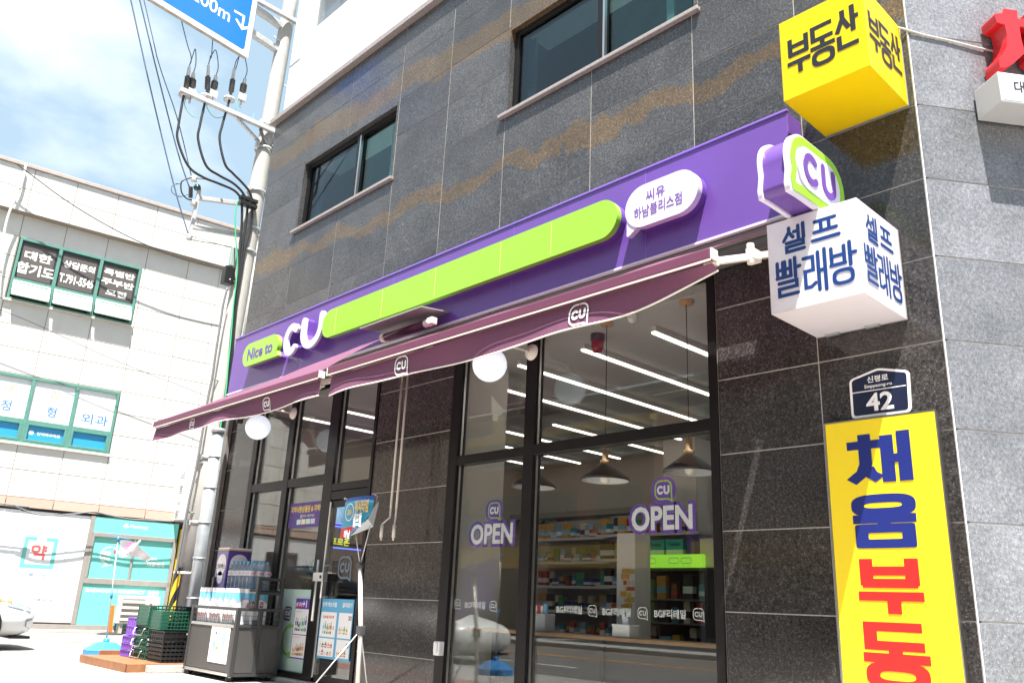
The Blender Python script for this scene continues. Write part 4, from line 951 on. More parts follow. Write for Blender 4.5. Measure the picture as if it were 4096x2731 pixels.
for (a, c), tx in zip(cells, TX):
    mb = MB(); lbox(mb, a, c, -.03, -.02, 8.165, 9.16, wblk); lbox(mb, a + .05, c - .05, -.018, -.016, 8.20, 9.08, M('grey brown film', (.085, .075, .07), .5))
    for t, w_, h_, v in tx: mb.text(t, lbp((a + c) / 2, -.014, 8.20 + .88 * v), Bd, Zv, pal, w=w_, h=h_, bold=.035, z=.002)
    part('film_pane', mb, wf)
    # open awning sash hinged at the top
    sh = MB(); an = rad(24); top = lbp((a + c) / 2, .02, 8.09); dd = (Bn * math.sin(an) - Zv * math.cos(an)); nn = Bd.cross(dd).normalized()
    Ms = Matrix(((Bd.x, dd.x, nn.x, top.x), (Bd.y, dd.y, nn.y, top.y), (Bd.z, dd.z, nn.z, top.z), (0, 0, 0, 1))); hw = (c - a) / 2; ln = .46
    for bx_ in ((-hw, hw, 0, .05), (-hw, hw, ln - .05, ln), (-hw, -hw + .05, .05, ln - .05), (hw - .05, hw, .05, ln - .05)): sh.box(bx_[0], bx_[1], bx_[2], bx_[3], -.02, .02, M('pale teal sash', (.42, .56, .50), .45), Ms)
    sh_o = part('open_sash', sh, wf, .003); g = MB(); g.box(-hw + .05, hw - .05, .05, ln - .05, -.004, .004, M('frosted sash glass', (.62, .72, .66), .2, transl=.45), Ms); 
    part('sash_glass', g, wf)
    mb = MB(); lbox(mb, a, c, -.45, -.42, 7.65, 8.1, M('dark room', (.03, .035, .035), .9)); part('room_dark', mb, wf)
mb = MB(); lbox(mb, -2.9, .1, -.03, .07, 7.545, 7.598, M('cream sill', (.55, .52, .46), .7)); part('sill', mb, wf, .004)
# clinic window band
wf2, cells = wframe(-4.95, .11, 4.20, 5.79, 4.73, (-3.80, -2.82, -1.85, -.87))
blu2 = M('clinic blue', (.03, .30, .58), .35); rose = M('faded rose', (.72, .36, .28), .6); bl3 = M('clinic letter blue', (.05, .19, .52), .5); wfilm = M('white film', (.72, .74, .76), .4)
TT = {4: (None, '외과'), 3: ('과', '형'), 2: ('내', '정'), 1: ('', ''), 0: ('', '')}
for k, (a, c) in enumerate(cells):
    mb = MB(); lbox(mb, a, c, -.03, -.02, 4.765, 5.73, wfilm); m_ = (a + c) / 2
    t1, t2 = TT[k]
    if k == 4: mb.text('외과', lbp(m_ + .04, -.02, 5.01), Bd, Zv, bl3, w=.62, h=.26, bold=.012, z=.002)
    elif t2:
        mb.text(t1, lbp(m_ + .02, -.02, 5.45), Bd, Zv, rose, h=.25, bold=.02, z=.002); mb.text(t2, lbp(m_ + .03, -.02, 5.03), Bd, Zv, bl3, h=.25, bold=.015, z=.002)
    part('film_pane', mb, wf2)
    mb = MB()
    for bx_ in ((a, c, 4.645, 4.695), (a, c, 4.25, 4.30), (a, a + .06, 4.30, 4.645), (c - .06, c, 4.30, 4.645)): lbox(mb, bx_[0], bx_[1], -.04, .035, bx_[2], bx_[3], teal_f)
    part('vent_frame', mb, wf2, .003)
    mb = MB(); lbox(mb, a + .06, c - .06, -.03, -.02, 4.30, 4.645, blu2)
    if k == 3: mb.text('인덕외과의원', lbp(m_ + .07, -.02, 4.475), Bd, Zv, whtmat, w=.50, h=.085, bold=.03, z=.002); mb.prism(rrect(.10, .10, .03), lbp(a + .145, -.02, 4.475), Bd, Zv, .002, whtmat)
    part('vent_pane', mb, wf2)
mb = MB(); lbox(mb, -5.0, .14, -.03, .06, 4.14, 4.198, MATS['cream sill']); part('sill', mb, wf2, .004)
# shop front of the pharmacy
aqua = M('mint panel', (.17, .55, .485), .35, var=(.8, .04)); aqua2 = M('pale aqua print', (.15, .52, .46), .5); taupe = M('taupe aluminium', (.28, .255, .235), .45, var=(8, .08)); panelw = M('white panel', (.76, .77, .79), .4)
mb = MB(); lbox(mb, -9.9, .0, -.03, .0, .20, 2.66, panelw); part('white_panel', mb, PHB)
mb = MB(); lbox(mb, -9.9, .0, -.10, -.031, 2.66, 2.72, blk); lbox(mb, .0, 2.0, -.10, -.031, 2.66, 2.72, blk); part('soffit', mb, PHB)
mb = MB()
for s0, s1, z0, z1 in ((.0, .10, .16, 2.68), (.10, 2.10, 2.20, 2.30), (.10, 2.10, 1.10, 1.23), (.10, .16, 1.23, 2.20), (2.03, 2.12, .16, 2.20)): lbox(mb, s0, s1, -.05, .03, z0, z1, taupe)
part('front_frame', mb, PHB, .006, kind=None)
mb = MB(); lbox(mb, 1.08, 1.13, -.04, .02, 1.23, 2.20, taupe); part('window_mullion', mb, PHB, .004)
mb = MB(); lbox(mb, .10, 2.10, -.04, .02, 2.30, 2.67, aqua); mb.text('Pharmacy', lbp(1.14, .02, 2.50), Bd, Zv, pal, w=.42, h=.115, bold=.01, z=.003)
for q in ((.83, 2.54), (.79, 2.50), (.87, 2.50), (.83, 2.475)): mb.prism([(x, y) for x, y in ring(q[0], q[1], .026, .026, 10, 2)], lbp(0, .02, 0), Bd, Zv, .002, pal)
part('header_panel', mb, PHB)
for s0, s1 in ((.16, 1.08), (1.13, 2.03)):
    mb = MB(); lbox(mb, s0, s1, -.03, -.02, 1.23, 2.20, aqua)
    if s0 < 1:
        mb.text('대웅', lbp(.50, -.02, 1.83), Bd, Zv, pal, w=.22, h=.10, bold=.04, z=.002); mb.text('약', lbp(.70, -.02, 1.86), Bd, Zv, redp, h=.11, bold=.05, z=.002); mb.text('약국', lbp(.50, -.02, 1.69), Bd, Zv, pal, w=.22, h=.10, bold=.04, z=.002)
        mb.stroke(arcpts(.58, 1.78, .21, .20, 20, 265, 20) + [(.46, 1.50), (.66, 1.57), (.76, 1.64)], .022, lbp(0, -.02, 0), Bd, Zv, pal, z=.002, cap='round')
    else:
        mb.text('편안한 쉼표,', lbp(1.52, -.02, 1.76), Bd, Zv, pal, w=.40, h=.085, bold=.03, z=.002); mb.text('대웅약국', lbp(1.70, -.02, 1.63), Bd, Zv, pal, w=.42, h=.11, bold=.045, z=.002)
    part('mint_window', mb, PHB)
mb = MB(); lbox(mb, .10, 2.10, -.04, .0, .16, 1.10, aqua); mb.text('DAEWOONG PHARMACY', lbp(.86, .0, .95), Bd, Zv, pal, w=1.36, h=.085, bold=.035, z=.002)
for i in range(3):
    for j in range(2): mb.prism(ring(1.66 + i * .09, .955 - j * .09, .04, .04, 14, 2), lbp(0, .0, 0), Bd, Zv, .002, pal)
part('lower_panel', mb, PHB)
mb = MB(); lbox(mb, -9.9, 2.1, -.02, .04, .06, .155, taupe); lbox(mb, -9.9, 2.1, -.02, .10, -.02, .055, concrete); part('plinth', mb, PHB, .006)
mb = MB(); O = lbp(0, .001, 0)
mb.stroke([(-1.06, 2.04), (-1.27, 2.04), (-1.27, 1.42), (-.65, 1.42), (-.65, 2.04), (-.86, 2.04)], .085, O, Bd, Zv, aqua2, z=.002)
glyph(mb, 'yak', lbp(-1.13, .001, 1.59), Bd, Zv, .33, .30, .052, M('coral print', (.72, .10, .10), .5), z=.003)
mb.text('대웅', lbp(-1.10, .001, 1.235), Bd, Zv, bl3, w=.25, h=.10, z=.002); mb.text('약', lbp(-.90, .001, 1.235), Bd, Zv, MATS['coral print'], h=.10, z=.002); mb.text('국', lbp(-.775, .001, 1.225), Bd, Zv, bl3, h=.10, z=.002)
mb.text('쉼표,', lbp(-1.13, .001, .70), Bd, Zv, M('faint print', (.55, .56, .60), .5), h=.085, z=.002); mb.text('대웅', lbp(-.82, .001, .69), Bd, Zv, bl3, w=.2, h=.09, z=.002); mb.text('약국', lbp(-.58, .001, .68), Bd, Zv, MATS['coral print'], w=.22, h=.09, z=.002)
mb.stroke([(-1.50, 2.27), (-1.50, .80), (-.40, .80), (-.40, 2.30)], .03, O, Bd, Zv, M('faint border', (.66, .71, .73), .5), z=.002, closed=True)
part('pharmacy_sign', mb, PHB)
# slack cables along the front, loose roof pipe
cab = M('cable grey', (.16, .16, .17), .6); cabb = M('cable black', (.018, .019, .022), .45); cabl = M('cable steel blue', (.10, .15, .24), .5)
L_ = mk(0, 1950, 2.4118); Q_ = mk(0, 600, 1.7418); S_ = mk(0, 1400, 1.7418)
def onlb(p, o=0.): return onplane(p, Bo + Bn * o, Bn)
def smooth(pts, k=6):
    pts = [Vec(p) for p in pts]; out = []
    for i in range(len(pts) - 1):
        p0, p1, p2, p3 = pts[max(0, i - 1)], pts[i], pts[i + 1], pts[min(len(pts) - 1, i + 2)]
        for j in range(k):
            t = j / k; out.append(.5 * ((2 * p1) + (p2 - p0) * t + (2 * p0 - 5 * p1 + 4 * p2 - p3) * t * t + (3 * p1 - p0 - 3 * p2 + p3) * t ** 3))
    return out + [pts[-1]]
def wire(name, pts, r, m, label, cat='cable', group=None, n=6):
    P = smooth(pts); mb = MB(); mb.tube(P, r, m, n); return solo(name, mb, label, cat, P[0], group)
wire('slack_cable', [lbp(-9, .35, 3.0)] + [onlb(L_(*p), .35) for p in ((0, 150), (150, 180), (330, 250), (520, 268), (700, 255), (900, 232), (1050, 262), (1250, 300), (1450, 312), (1660, 325))], .016, cab, 'grey cable drooping along the pink band over the pharmacy front')
wire('slack_cable', [lbp(-9, .32, 2.9)] + [onlb(L_(*p), .3) for p in ((0, 170), (200, 215), (420, 262), (640, 250), (880, 236), (1100, 285), (1400, 322), (1660, 318))], .010, cabb, 'thinner dark cable drooping just under the grey one over the pharmacy')
wire('roof_cable', [onlb(Q_(*p), .5) for p in ((105, 90), (240, 190), (450, 345), (700, 500), (950, 630), (1200, 735), (1400, 795), (1550, 830))], .014, cabb, 'black cable sagging from the pharmacy roof edge to the utility pole')
wire('wall_cable', [onlb(Q_(*p), .4) for p in ((0, 1110), (300, 1235), (700, 1420), (1060, 1568))] + [onlb(S_(*p), .4) for p in ((1200, 225), (1445, 325))], .007, cabb, 'thin cable slanting down across the tiled wall between the window rows')
mb = MB(); mb.tube(smooth([onlb(Q_(*p), .3) for p in ((180, 105), (150, 240), (60, 450), (20, 640), (5, 860))]), .03, M('white conduit', (.70, .69, .66), .5), 8); solo('roof_conduit', mb, 'white pipe standing up over the roof edge of the tiled building', 'pipe', onlb(Q_(180, 105), .3))
# air conditioner, traffic paddle
AC = thing('air_conditioner', 'cream outdoor air conditioner unit with slatted front beside the pharmacy window', 'air conditioner', lbp(1.3, .3, .2))
acm = M('cream enamel', (.58, .565, .51), .45, var=(6, .08)); mb = MB(); lbox(mb, .92, 1.85, .06, .36, .22, .86, acm); part('casing', mb, AC, .015)
mb = MB(); lbox(mb, .98, 1.50, .361, .366, .27, .80, M('fan dark', (.25, .235, .21), .7)); part('grille_back', mb, AC)
for i in range(4): mb = MB(); lbox(mb, .98, 1.50, .367, .40, .285 + i * .135, .345 + i * .135, acm); part('slat', mb, AC, .008)
mb = MB(); lbox(mb, 1.56, 1.80, .361, .363, .60, .82, whtmat); mb.text('주의', lbp(1.68, .363, .77), Bd, Zv, ink, h=.05, z=.001); mb.prism(ring(1.64, .67, .04, .04, 14, 2), lbp(0, .363, 0), Bd, Zv, .001, redp); part('notice', mb, AC)
mb = MB()
for s_ in (1.0, 1.7): lbox(mb, s_, s_ + .08, .08, .34, .0, .22, concrete)
part('foot_block', mb, AC, kind='stuff')
pb = onlb(L_(1060, 1400), .55); pt = onlb(L_(1090, 1130), .55)
ob = thing('warning_paddle', 'orange warning stick leaning on a dark foot near the air conditioner', 'warning stick', pb)
mb = MB(); mb.bar(pb, pt, .02, .085, M('safety orange', (.75, .17, .02), .5)); part('blade', mb, ob, .006)
mb = MB(); mb.lathe(pb + Vec((0, 0, -.03)), [(.001, .06), (.07, .05), (.26, .02), (.28, .0), (.001, .0)], M('rubber', (.03, .03, .032), .8), 16); part('rubber_foot', mb, ob)

# vertical white lightbox sign and yellow gate beside the pharmacy
vs_ = thing('vertical_sign', 'narrow white vertical lightbox sign with black brush letters at the end of the tiled wall', 'sign', lbp(2.0, .2, 2.8))
mb = MB(); lbox(mb, 1.93, 2.15, .02, .52, 2.75, 4.05, panelw); part('box', mb, vs_, .01)
mb = MB()
P6_ = mk(640, 1700, 2.09)
for t, z in (('수타', 3.86), ('짬', 3.52), ('사', 3.19), ('랑', 2.90)): mb.text(t, lbp(1.928, .27, z), Bn, Zv, M('brush ink', (.10, .10, .11), .6), h=.22, w=.30 if len(t) < 2 else .4, bold=.01, z=.002)
part('lettering', mb, vs_)
mb = MB(); c = lbp(2.16, .3, 3.75); lbox(mb, 2.16, 2.27, .2, .42, 3.55, 3.98, M('meter grey', (.06, .06, .065), .5)); solo('meter_box', mb, 'dark meter box strapped beside the white vertical sign', 'meter box', c, bev=.01)
mb = MB(); lbox(mb, 2.16, 2.62, -.1, .05, -.02, 2.55, M('yellow enamel', (.72, .50, .02), .45, var=(5, .1)))
yg = thing('yellow_gate', 'yellow painted metal gate post between the pharmacy and the utility pole', 'gate', lbp(2.4, 0, 0)); part('panel', mb, yg, .008)
mb = MB(); mb.tube([lbp(2.24, .09, .0), lbp(2.24, .09, 2.5)], .025, cream, 8); part('rail', mb, yg)
mb = MB(); lbox(mb, 2.20, 2.28, .06, .13, 2.22, 2.42, MATS['safety orange']); part('lamp', mb, yg, .008)
# house further down the side street, seen in the gap beside the pole
NB = thing('neighbour_house', 'dim shop house beyond the yellow gate seen in the gap beside the pole', 'building', lbp(6, -1, 0))
mb = MB(); lbox(mb, 3.2, 14, -8, -.6, 0, 9, M('grey render', (.34, .33, .31), .85, var=(2, .1), streak=(2, .1))); part('wall', mb, NB)
mb = MB(); lbox(mb, 3.2, 7.5, -.6, -.52, 5.5, 7.6, teal_f); lbox(mb, 3.3, 7.4, -.519, -.51, 5.6, 7.5, M('dim pane', (.03, .10, .14), .15)); part('window', mb, NB)
mb = MB(); lbox(mb, 3.0, 9, -.6, -.15, 2.5, 3.6, M('dark fascia', (.06, .05, .05), .5)); mb.text('KTK', lbp(5, -.14, 3.05), Bd, Zv, wht, h=.5, bold=.03, z=.004); part('shop_sign', mb, NB)
mb = MB(); lbox(mb, 3.0, 8, -.6, -.4, 3.7, 4.4, M('blue shop board', (.02, .16, .34), .4)); lbox(mb, 3.0, 9, -.6, -.5, .1, 2.4, M('dark shopfront', (.035, .035, .04), .3)); part('shopfront', mb, NB)

# ================================================================== utility pole and its gear
polec = M('pole concrete', (.43, .42, .395), .85, var=(5, .10), bump=(50, .35), streak=(7, .12)); galv = MATS['galvanised']; galw = M('white galvanised', (.52, .53, .53), .5, .25, var=(14, .1))
PX = -13.45
def py_(z): return .19 + .0217 * z
UP = thing('utility_pole', 'tall pale concrete utility pole with cross arms at the left corner of the shop', 'utility pole', (PX, .19, 0))
mb = MB(); mb.tube([(PX, py_(z), z) for z in (0, 3, 6, 9, 12, 15)], [.195, .178, .162, .148, .135, .12], polec, 28); part('shaft', mb, UP)
U_ = mk(500, 0, 2.8); P4_ = mk(700, 650, 1.651)
def ux(p, x=PX - .05): return fx(p, x)
for z, sg in [(2.2, -1), (3.0, -1), (4.4, -1), (5.2, 1), (6.2, -1), (7.3, 1), (8.6, 1), (9.0, -1), (10.4, 1), (11.3, -1), (12.6, 1)]:
    mb = MB(); r_ = .16; y = py_(z); mb.tube([(PX + .10, y + sg * r_ * .7, z), (PX + .13, y + sg * (r_ + .10), z)], .012, galv, 6); mb.tube([(PX + .13, y + sg * (r_ + .09), z), (PX + .13, y + sg * (r_ + .11), z)], .02, galv, 8); part('step_bolt', mb, UP)
def hoop(z, r=.175, h=.05):
    mb = MB(); y = py_(z); mb.lathe((PX, y, z), [(r, -h / 2), (r + .012, -h / 2), (r + .012, h / 2), (r, h / 2)], galv, 24); mb.box(PX + .05, PX + .12, y - r - .05, y - r + .01, z - .04, z + .04, galw); part('clamp_band', mb, UP)
for z in (2.05, 3.1, 6.85, 7.3, 8.05, 8.95, 9.45): hoop(z, .185 if z < 4 else .168)
# cross arms
a, c = ux(U_(600, 1098)), ux(U_(1750, 1215)); CAz = (a.z + c.z) / 2; CX = PX + .20
a = Vec((CX, fx(U_(600, 1098), CX).y, fx(U_(900, 1130), CX).z)); c = Vec((CX, fx(U_(1750, 1215), CX).y, a.z))
mb = MB(); mb.bar(a, c, .085, .085, galw); part('cross_arm', mb, UP, .006); CAR = (a, c)
mb = MB(); b0 = fx(U_(1245, 1190), CX); b1 = fx(U_(1530, 1568), CX); mb.bar(Vec((CX, b0.y, a.z - .03)), Vec((CX - .1, py_(b1.z) - .17, b1.z)), .05, .05, galv); part('arm_brace', mb, UP)
mb = MB()
for sg in (-1, 1): mb.tube(smooth([Vec((CX - .03, py_(a.z) + sg * .22, a.z - .05)), Vec((CX - .03, py_(a.z) + sg * .16, a.z - .16)), Vec((CX - .05, py_(a.z) + sg * .06, a.z - .30))]), .03, cab, 8)
part('lower_bracket', mb, UP, kind='stuff')
t0, t1 = fx(U_(1540, 40), CX), fx(U_(1945, 115), CX)
mb = MB(); mb.bar((CX, t0.y - .2, t0.z), (CX, t1.y, t0.z), .085, .085, galw); part('cross_arm', mb, UP, .006)
# bracket frame lower down on the street side
SXp = PX - .05
def sxp(p): return fx(p, SXp)
v0, v1 = sxp(P4_(165, 165)), sxp(P4_(95, 500)); 
mb = MB(); mb.bar(v0, v1, .06, .06, galw); part('secondary_rack', mb, UP, .004)
for p, q in (((150, 235), (440, 270)), ((110, 425), (410, 475))):
    a1, a2 = sxp(P4_(*p)), sxp(P4_(*q)); mb = MB(); mb.bar(a1, Vec((SXp, a2.y + .05, a2.z)), .07, .075, galw); part('rack_arm', mb, UP, .005)
for p in ((125, 110), (125, 270), (95, 495)):
    q = sxp(P4_(*p)); mb = MB(); mb.lathe(q + Vec((0, 0, -.05)), [(.001, 0), (.04, .0), (.06, .02), (.035, .045), (.06, .07), (.04, .10), (.001, .10)], galw if p[1] != 110 else M('porcelain', (.7, .69, .64), .3), 14); part('spool_insulator', mb, UP)
q = sxp(P4_(148, 162)); mb = MB(); mb.lathe(q + Vec((0, 0, -.06)), [(.001, 0), (.05, .0), (.07, .04), (.05, .09), (.001, .1)], M('green glass', (.01, .07, .06), .15), 14); part('spool_insulator', mb, UP)
q = sxp(P4_(98, 195)); mb = MB(); mb.bar(q + Vec((0, 0, .1)), q + Vec((0, .03, -.1)), .06, .06, blk); part('fuse', mb, UP, .01)
# cable clamp
q0, q1 = sxp(P4_(418, 300)), sxp(P4_(535, 320)); zc_ = (q0.z + q1.z) / 2
CLX = PX + .22
mb = MB()
for dz in (-.05, .05): mb.box(CLX - .06, CLX + .06, fx(P4_(418, 300), CLX).y, fx(P4_(535, 300), CLX).y, zc_ + dz - .035, zc_ + dz + .035, blk)
part('cable_clamp', mb, UP, .006, kind='stuff')
mb = MB(); q = sxp(P4_(335, 760)); mb.box(PX - .02, PX + .14, q.y - .10, q.y + .07, q.z - .16, q.z + .16, blk); part('junction_box', mb, UP, .01)
q = sxp(P4_(370, 630)); mb = MB(); mb.box(PX, PX + .1, q.y - .06, q.y + .03, q.z - .2, q.z + .15, M('sage grey', (.30, .38, .35), .5)); part('control_box', mb, UP, .008)
# terminations (two per phase) and their cables
rib = M('grey rubber', (.10, .10, .105), .55)
def insul(p_bot, p_top, r, name, capm):
    mb = MB(); d = Vec(p_top) - Vec(p_bot); ln = d.length; prof = [(r * .45, 0)]
    n_ = 8
    for i in range(n_): z = ln * (.18 + .42 * i / n_); prof += [(r * .55, z), (r, z + ln * .02), (r * .55, z + ln * .035)]
    prof += [(r * .5, ln * .62)]
    mb.lathe(p_bot, prof, rib, 12, axis=d); mb.lathe(p_bot, [(r * .5, ln * .62), (r * .62, ln * .63), (r * .5, ln * .95), (r * .2, ln), (.001, ln)], capm, 12, axis=d); return part(name, mb, UP)
TC = PX + .14
HV = []
for (bx, by), (mx_, my), (tx_, ty), (ax_, ay), (a2x, a2y) in (((678, 1045), (700, 890), (722, 735), (748, 1010), (768, 815)), ((920, 1065), (928, 890), (935, 725), (990, 1025), (1020, 845)), ((1180, 1090), (1195, 920), (1225, 760), (1312, 1060), (1345, 875))):
    pb_, pt_ = fx(U_(bx, by), TC), fx(U_(tx_, ty), TC); insul(pb_, pt_, .052, 'cable_termination', galw)
    qb, qt = fx(U_(ax_, ay), TC), fx(U_(a2x, a2y), TC); insul(qb, qt, .062, 'surge_arrester', galw)
    mb = MB(); mb.tube([qb, qb + Vec((0, -.0, -.28))], .02, galv, 6); mb.box(qb.x - .03, qb.x + .05, qb.y - .07, qb.y + .07, qb.z - .14, qb.z, galw); part('arrester_bracket', mb, UP, .004)
    mb = MB(); mb.lathe(fx(U_(bx - 12, by + 22), TC), [(.02, -.04), (.10, -.03), (.10, .02), (.02, .04)], galw, 14); part('cable_collar', mb, UP)
    mid = (pt_ + qt) / 2 + Vec((0, .0, .42)); mb = MB(); mb.tube(smooth([pt_, pt_ + Vec((0, .02, .18)), mid, qt + Vec((0, .01, .2)), qt]), .009, cabl, 6); part('jumper', mb, UP)
    gw = MB(); gw.tube(smooth([qb + Vec((0, -.05, -.08)), qb + Vec((.02, -.08, -.35)), qb + Vec((.02, .08, -.5)), qb + Vec((.02, .24, -.42)), qb + Vec((0, .28, -.28))]), .006, M('green earth wire', (.08, .42, .26), .5), 6); part('earth_wire', gw, UP)
    HV.append((pb_, pt_))
for i, ((pb_, pt_), lowp) in enumerate(zip(HV, (((655, 1090), (600, 1400), (590, 1568)), ((905, 1110), (840, 1400), (820, 1568)), ((1165, 1140), (1090, 1400), (1060, 1568))))):
    pts = [pb_] + [fx(U_(*p), TC + .03) for p in lowp]
    ext = (((85, 20), (180, 95), (290, 140), (390, 185), (435, 240), (442, 300)), ((205, 20), (290, 85), (380, 135), (440, 190), (470, 245), (478, 300)), ((330, 10), (380, 70), (440, 130), (490, 190), (508, 245), (512, 300)))[i]
    pts += [fx(P4_(*p), CLX) for p in ext]
    pts += [fx(P4_(*p), CLX - .02) for p in (((440, 420), (430, 560), (420, 700), (395, 900), (370, 1150), (345, 1450)), ((465, 420), (445, 560), (430, 700), (400, 900), (378, 1150), (355, 1450)), ((500, 420), (460, 570), (440, 700), (408, 900), (385, 1150), (365, 1450)))[i]]
    e = pts[-1]; pts += [Vec((e.x, e.y, 3.3))]
    wire('riser_cable', pts, .022, cabb, ('black riser cable curving down from the leftmost termination to the pole', 'black riser cable curving down from the middle termination to the pole', 'black riser cable curving down from the termination nearest the pole')[i], 'power cable', 'black riser cables on the utility pole', 8)
wire('green_wire', [fx(P4_(*p), CLX + .05) for p in ((415, 250), (400, 330), (400, 480), (412, 650), (405, 780), (385, 950), (370, 1150), (350, 1350), (335, 1520))] + [Vec((CLX + .05, fx(P4_(335, 1520), CLX + .05).y, 3.4))], .012, M('bright green insulation', (.06, .48, .22), .45), 'bright green earth wire running down the utility pole', 'wire')
# overhead lines going up over the street
K1 = mk(0, 0, 1.96)
for i, (pts, lab, r) in enumerate(((((1025, 0), (1160, 610), (1300, 1200), (1395, 1568)), 'leftmost of three blue overhead lines falling from the top edge', .012), (((1095, 0), (1230, 560), (1390, 1180), (1475, 1440)), 'middle one of three blue overhead lines falling from the top edge', .012), (((1128, 0), (1240, 480), (1390, 930), (1500, 1380)), 'thin right one of three overhead lines falling to the porcelain spool', .009))):
    P = [fx(K1(*p), PX - .05) for p in pts]; d = (P[0] - P[1]).normalized(); P = [P[0] + d * 9] + P
    if i == 0: P += [sxp(P4_(95, 495))]
    if i == 1: P[-1] = sxp(P4_(95, 165))
    wire('overhead_line', P, r, cabl, lab, 'power line', 'overhead lines to the pole rack')
for i, (p0, p1, lab) in enumerate((((1425, 175), (1497, 440), 'thin lead rising from the left termination behind the road sign'), ((1667, 320), (1650, 440), 'thin lead rising from the middle termination behind the road sign'), ((1875, 445), (1840, 525), 'thin lead rising from the right termination behind the road sign'))):
    P = [HV[i][1], fx(K1(*p1), TC), fx(K1(*p0), TC)]; d = (P[2] - P[1]).normalized(); P.append(P[2] + d * 2.5 + Vec((0, -.3, 1)))
    wire('tap_lead', P, .009, cabl, lab, 'wire', 'tap leads above the terminations')
wire('loop_wire', [sxp(P4_(*p)) for p in ((112, 100), (60, 115), (40, 140), (45, 200), (80, 240), (125, 250))], .013, cabb, 'black jumper loop hanging beside the pole rack', 'wire')
wire('loop_wire', [sxp(P4_(*p)) for p in ((38, 140), (-15, 150), (-20, 195), (30, 225), (95, 205))], .009, cabl, 'thin blue jumper loop left of the pole rack', 'wire')
wire('span_wire', [sxp(P4_(*p)) for p in ((135, 105), (220, 115), (300, 150), (390, 185), (440, 235))], .010, cab, 'thin grey span wire from the rack top to the pole', 'wire')
wire('rack_wire', [sxp(P4_(*p)) for p in ((90, 505), (160, 520), (280, 540), (400, 565))], .007, cabb, 'thin dark wire from the foot of the rack to the pole', 'wire')
wire('pole_cable', [fx(P4_(*p), PX + .17) for p in ((345, 830), (320, 930), (300, 1060), (270, 1250), (245, 1420), (215, 1568))] + [Vec((PX + .19, -.02, 3.0)), Vec((PX + .19, -.06, 2.2)), Vec((PX + .2, -.08, 1.2))], .02, cab, 'dark grey cable running down the left side of the utility pole', 'cable')
# steel pipe strapped to the pole
SPx = PX + .27
sp = thing('steel_riser_pipe', 'galvanised steel pipe strapped upright to the utility pole', 'pipe', (SPx, .22, 0))
mb = MB(); mb.tube([(SPx, .23, 0), (SPx, .22, 3.50)], .095, M('galvanised pipe', (.48, .52, .55), .4, .55, var=(7, .14)), 24); part('tube', mb, sp)
mb = MB(); mb.lathe((SPx, .22, 3.50), [(.096, 0), (.115, .0), (.115, .05), (.10, .07), (.001, .075)], galv, 24); part('cap', mb, sp)
for z in (.9, 1.5, 2.05, 2.6, 3.1):
    mb = MB(); mb.lathe((SPx, .225, z), [(.097, -.012), (.106, -.012), (.106, .012), (.097, .012)], galv, 20); part('strap', mb, sp)
# yellow and black guard wrapped on the pole
gd = thing('pole_guard', 'yellow and black striped pad tied round the foot of the utility pole', 'pole guard', (PX, .2, .3))
gy = M('guard yellow', (.78, .50, .02), .55, bump=(160, .6)); gk = M('guard black', (.02, .02, .02), .7, bump=(160, .6))
nseg = 22; R_ = .212; ZB, ZT = .35, 1.34; HB = .21; mb = MB()
for k in range(nseg):
    a0, a1 = rad(185 + k * 5.5), rad(185 + (k + 1) * 5.5)
    for j in range(-4, 8):
        za, zb = ZB + j * HB + k * .033, ZB + (j + 1) * HB + k * .033; zc2, zd2 = za + .033, zb + .033
        q = [min(ZT, max(ZB, v)) for v in (za, zc2, zd2, zb)]
        if q[2] - q[1] < 1e-5 and q[3] - q[0] < 1e-5: continue
        mb.quad((PX + R_ * math.cos(a0), .2 + R_ * math.sin(a0), q[0]), (PX + R_ * math.cos(a1), .2 + R_ * math.sin(a1), q[1]), (PX + R_ * math.cos(a1), .2 + R_ * math.sin(a1), q[2]), (PX + R_ * math.cos(a0), .2 + R_ * math.sin(a0), q[3]), gk if j % 2 else gy, True)
part('pad', mb, gd)
mb = MB(); mb.lathe((PX, .2, 1.27), [(.214, -.02), (.23, 0), (.214, .02)], M('white cord', (.75, .74, .7), .8), 24); part('tie_cord', mb, gd)
# blue road sign on the pole
sh_ = rad(-8); Sd = Vec((math.sin(sh_), math.cos(sh_), 0)); Sn = Vec((Sd.y, -Sd.x, 0))
S0 = fx(U_(1370, 655), -13.15); blue = M('road sign blue', (.008, .17, .70), .35, var=(60, .05)); refl = M('road sign white', (.82, .83, .84), .4)
RDS = thing('road_sign', 'big blue direction sign with white border and a right turn arrow over the street', 'road sign', S0)
def ons(p): q = onplane(p, S0, Sn) - S0; return q.dot(Sd), q.z
wS, hS = 2.15, 1.5
mb = MB(); mb.box(-wS, 0, -.02, .0, 0, hS, refl, Matrix(((Sd.x, -Sn.x, 0, S0.x), (Sd.y, -Sn.y, 0, S0.y), (0, 0, 1, S0.z), (0, 0, 0, 1)))); part('sign_board', mb, RDS)
SM = Matrix(((Sd.x, -Sn.x, 0, S0.x), (Sd.y, -Sn.y, 0, S0.y), (0, 0, 1, S0.z), (0, 0, 0, 1)))
mb = MB(); mb.box(-wS, -.01, .001, .09, .012, .055, M('weathered alloy', (.42, .38, .34), .6, .3, var=(7, .2)), SM); mb.box(-wS, -.01, .001, .06, hS - .06, hS - .01, galv, SM)
for s_ in (-.5, -1.6): mb.box(s_, s_ + .08, .06, .12, .1, hS - .1, galv, SM)
part('back_frame', mb, RDS)
mb = MB(); mb.prism(rrect(wS - .20, hS - .20, .07, 6, -wS / 2, hS / 2), S0 + Sn * .021, Sd, Zv, .001, blue); part('blue_face', mb, RDS)
mb = MB(); O = S0 + Sn * .0225
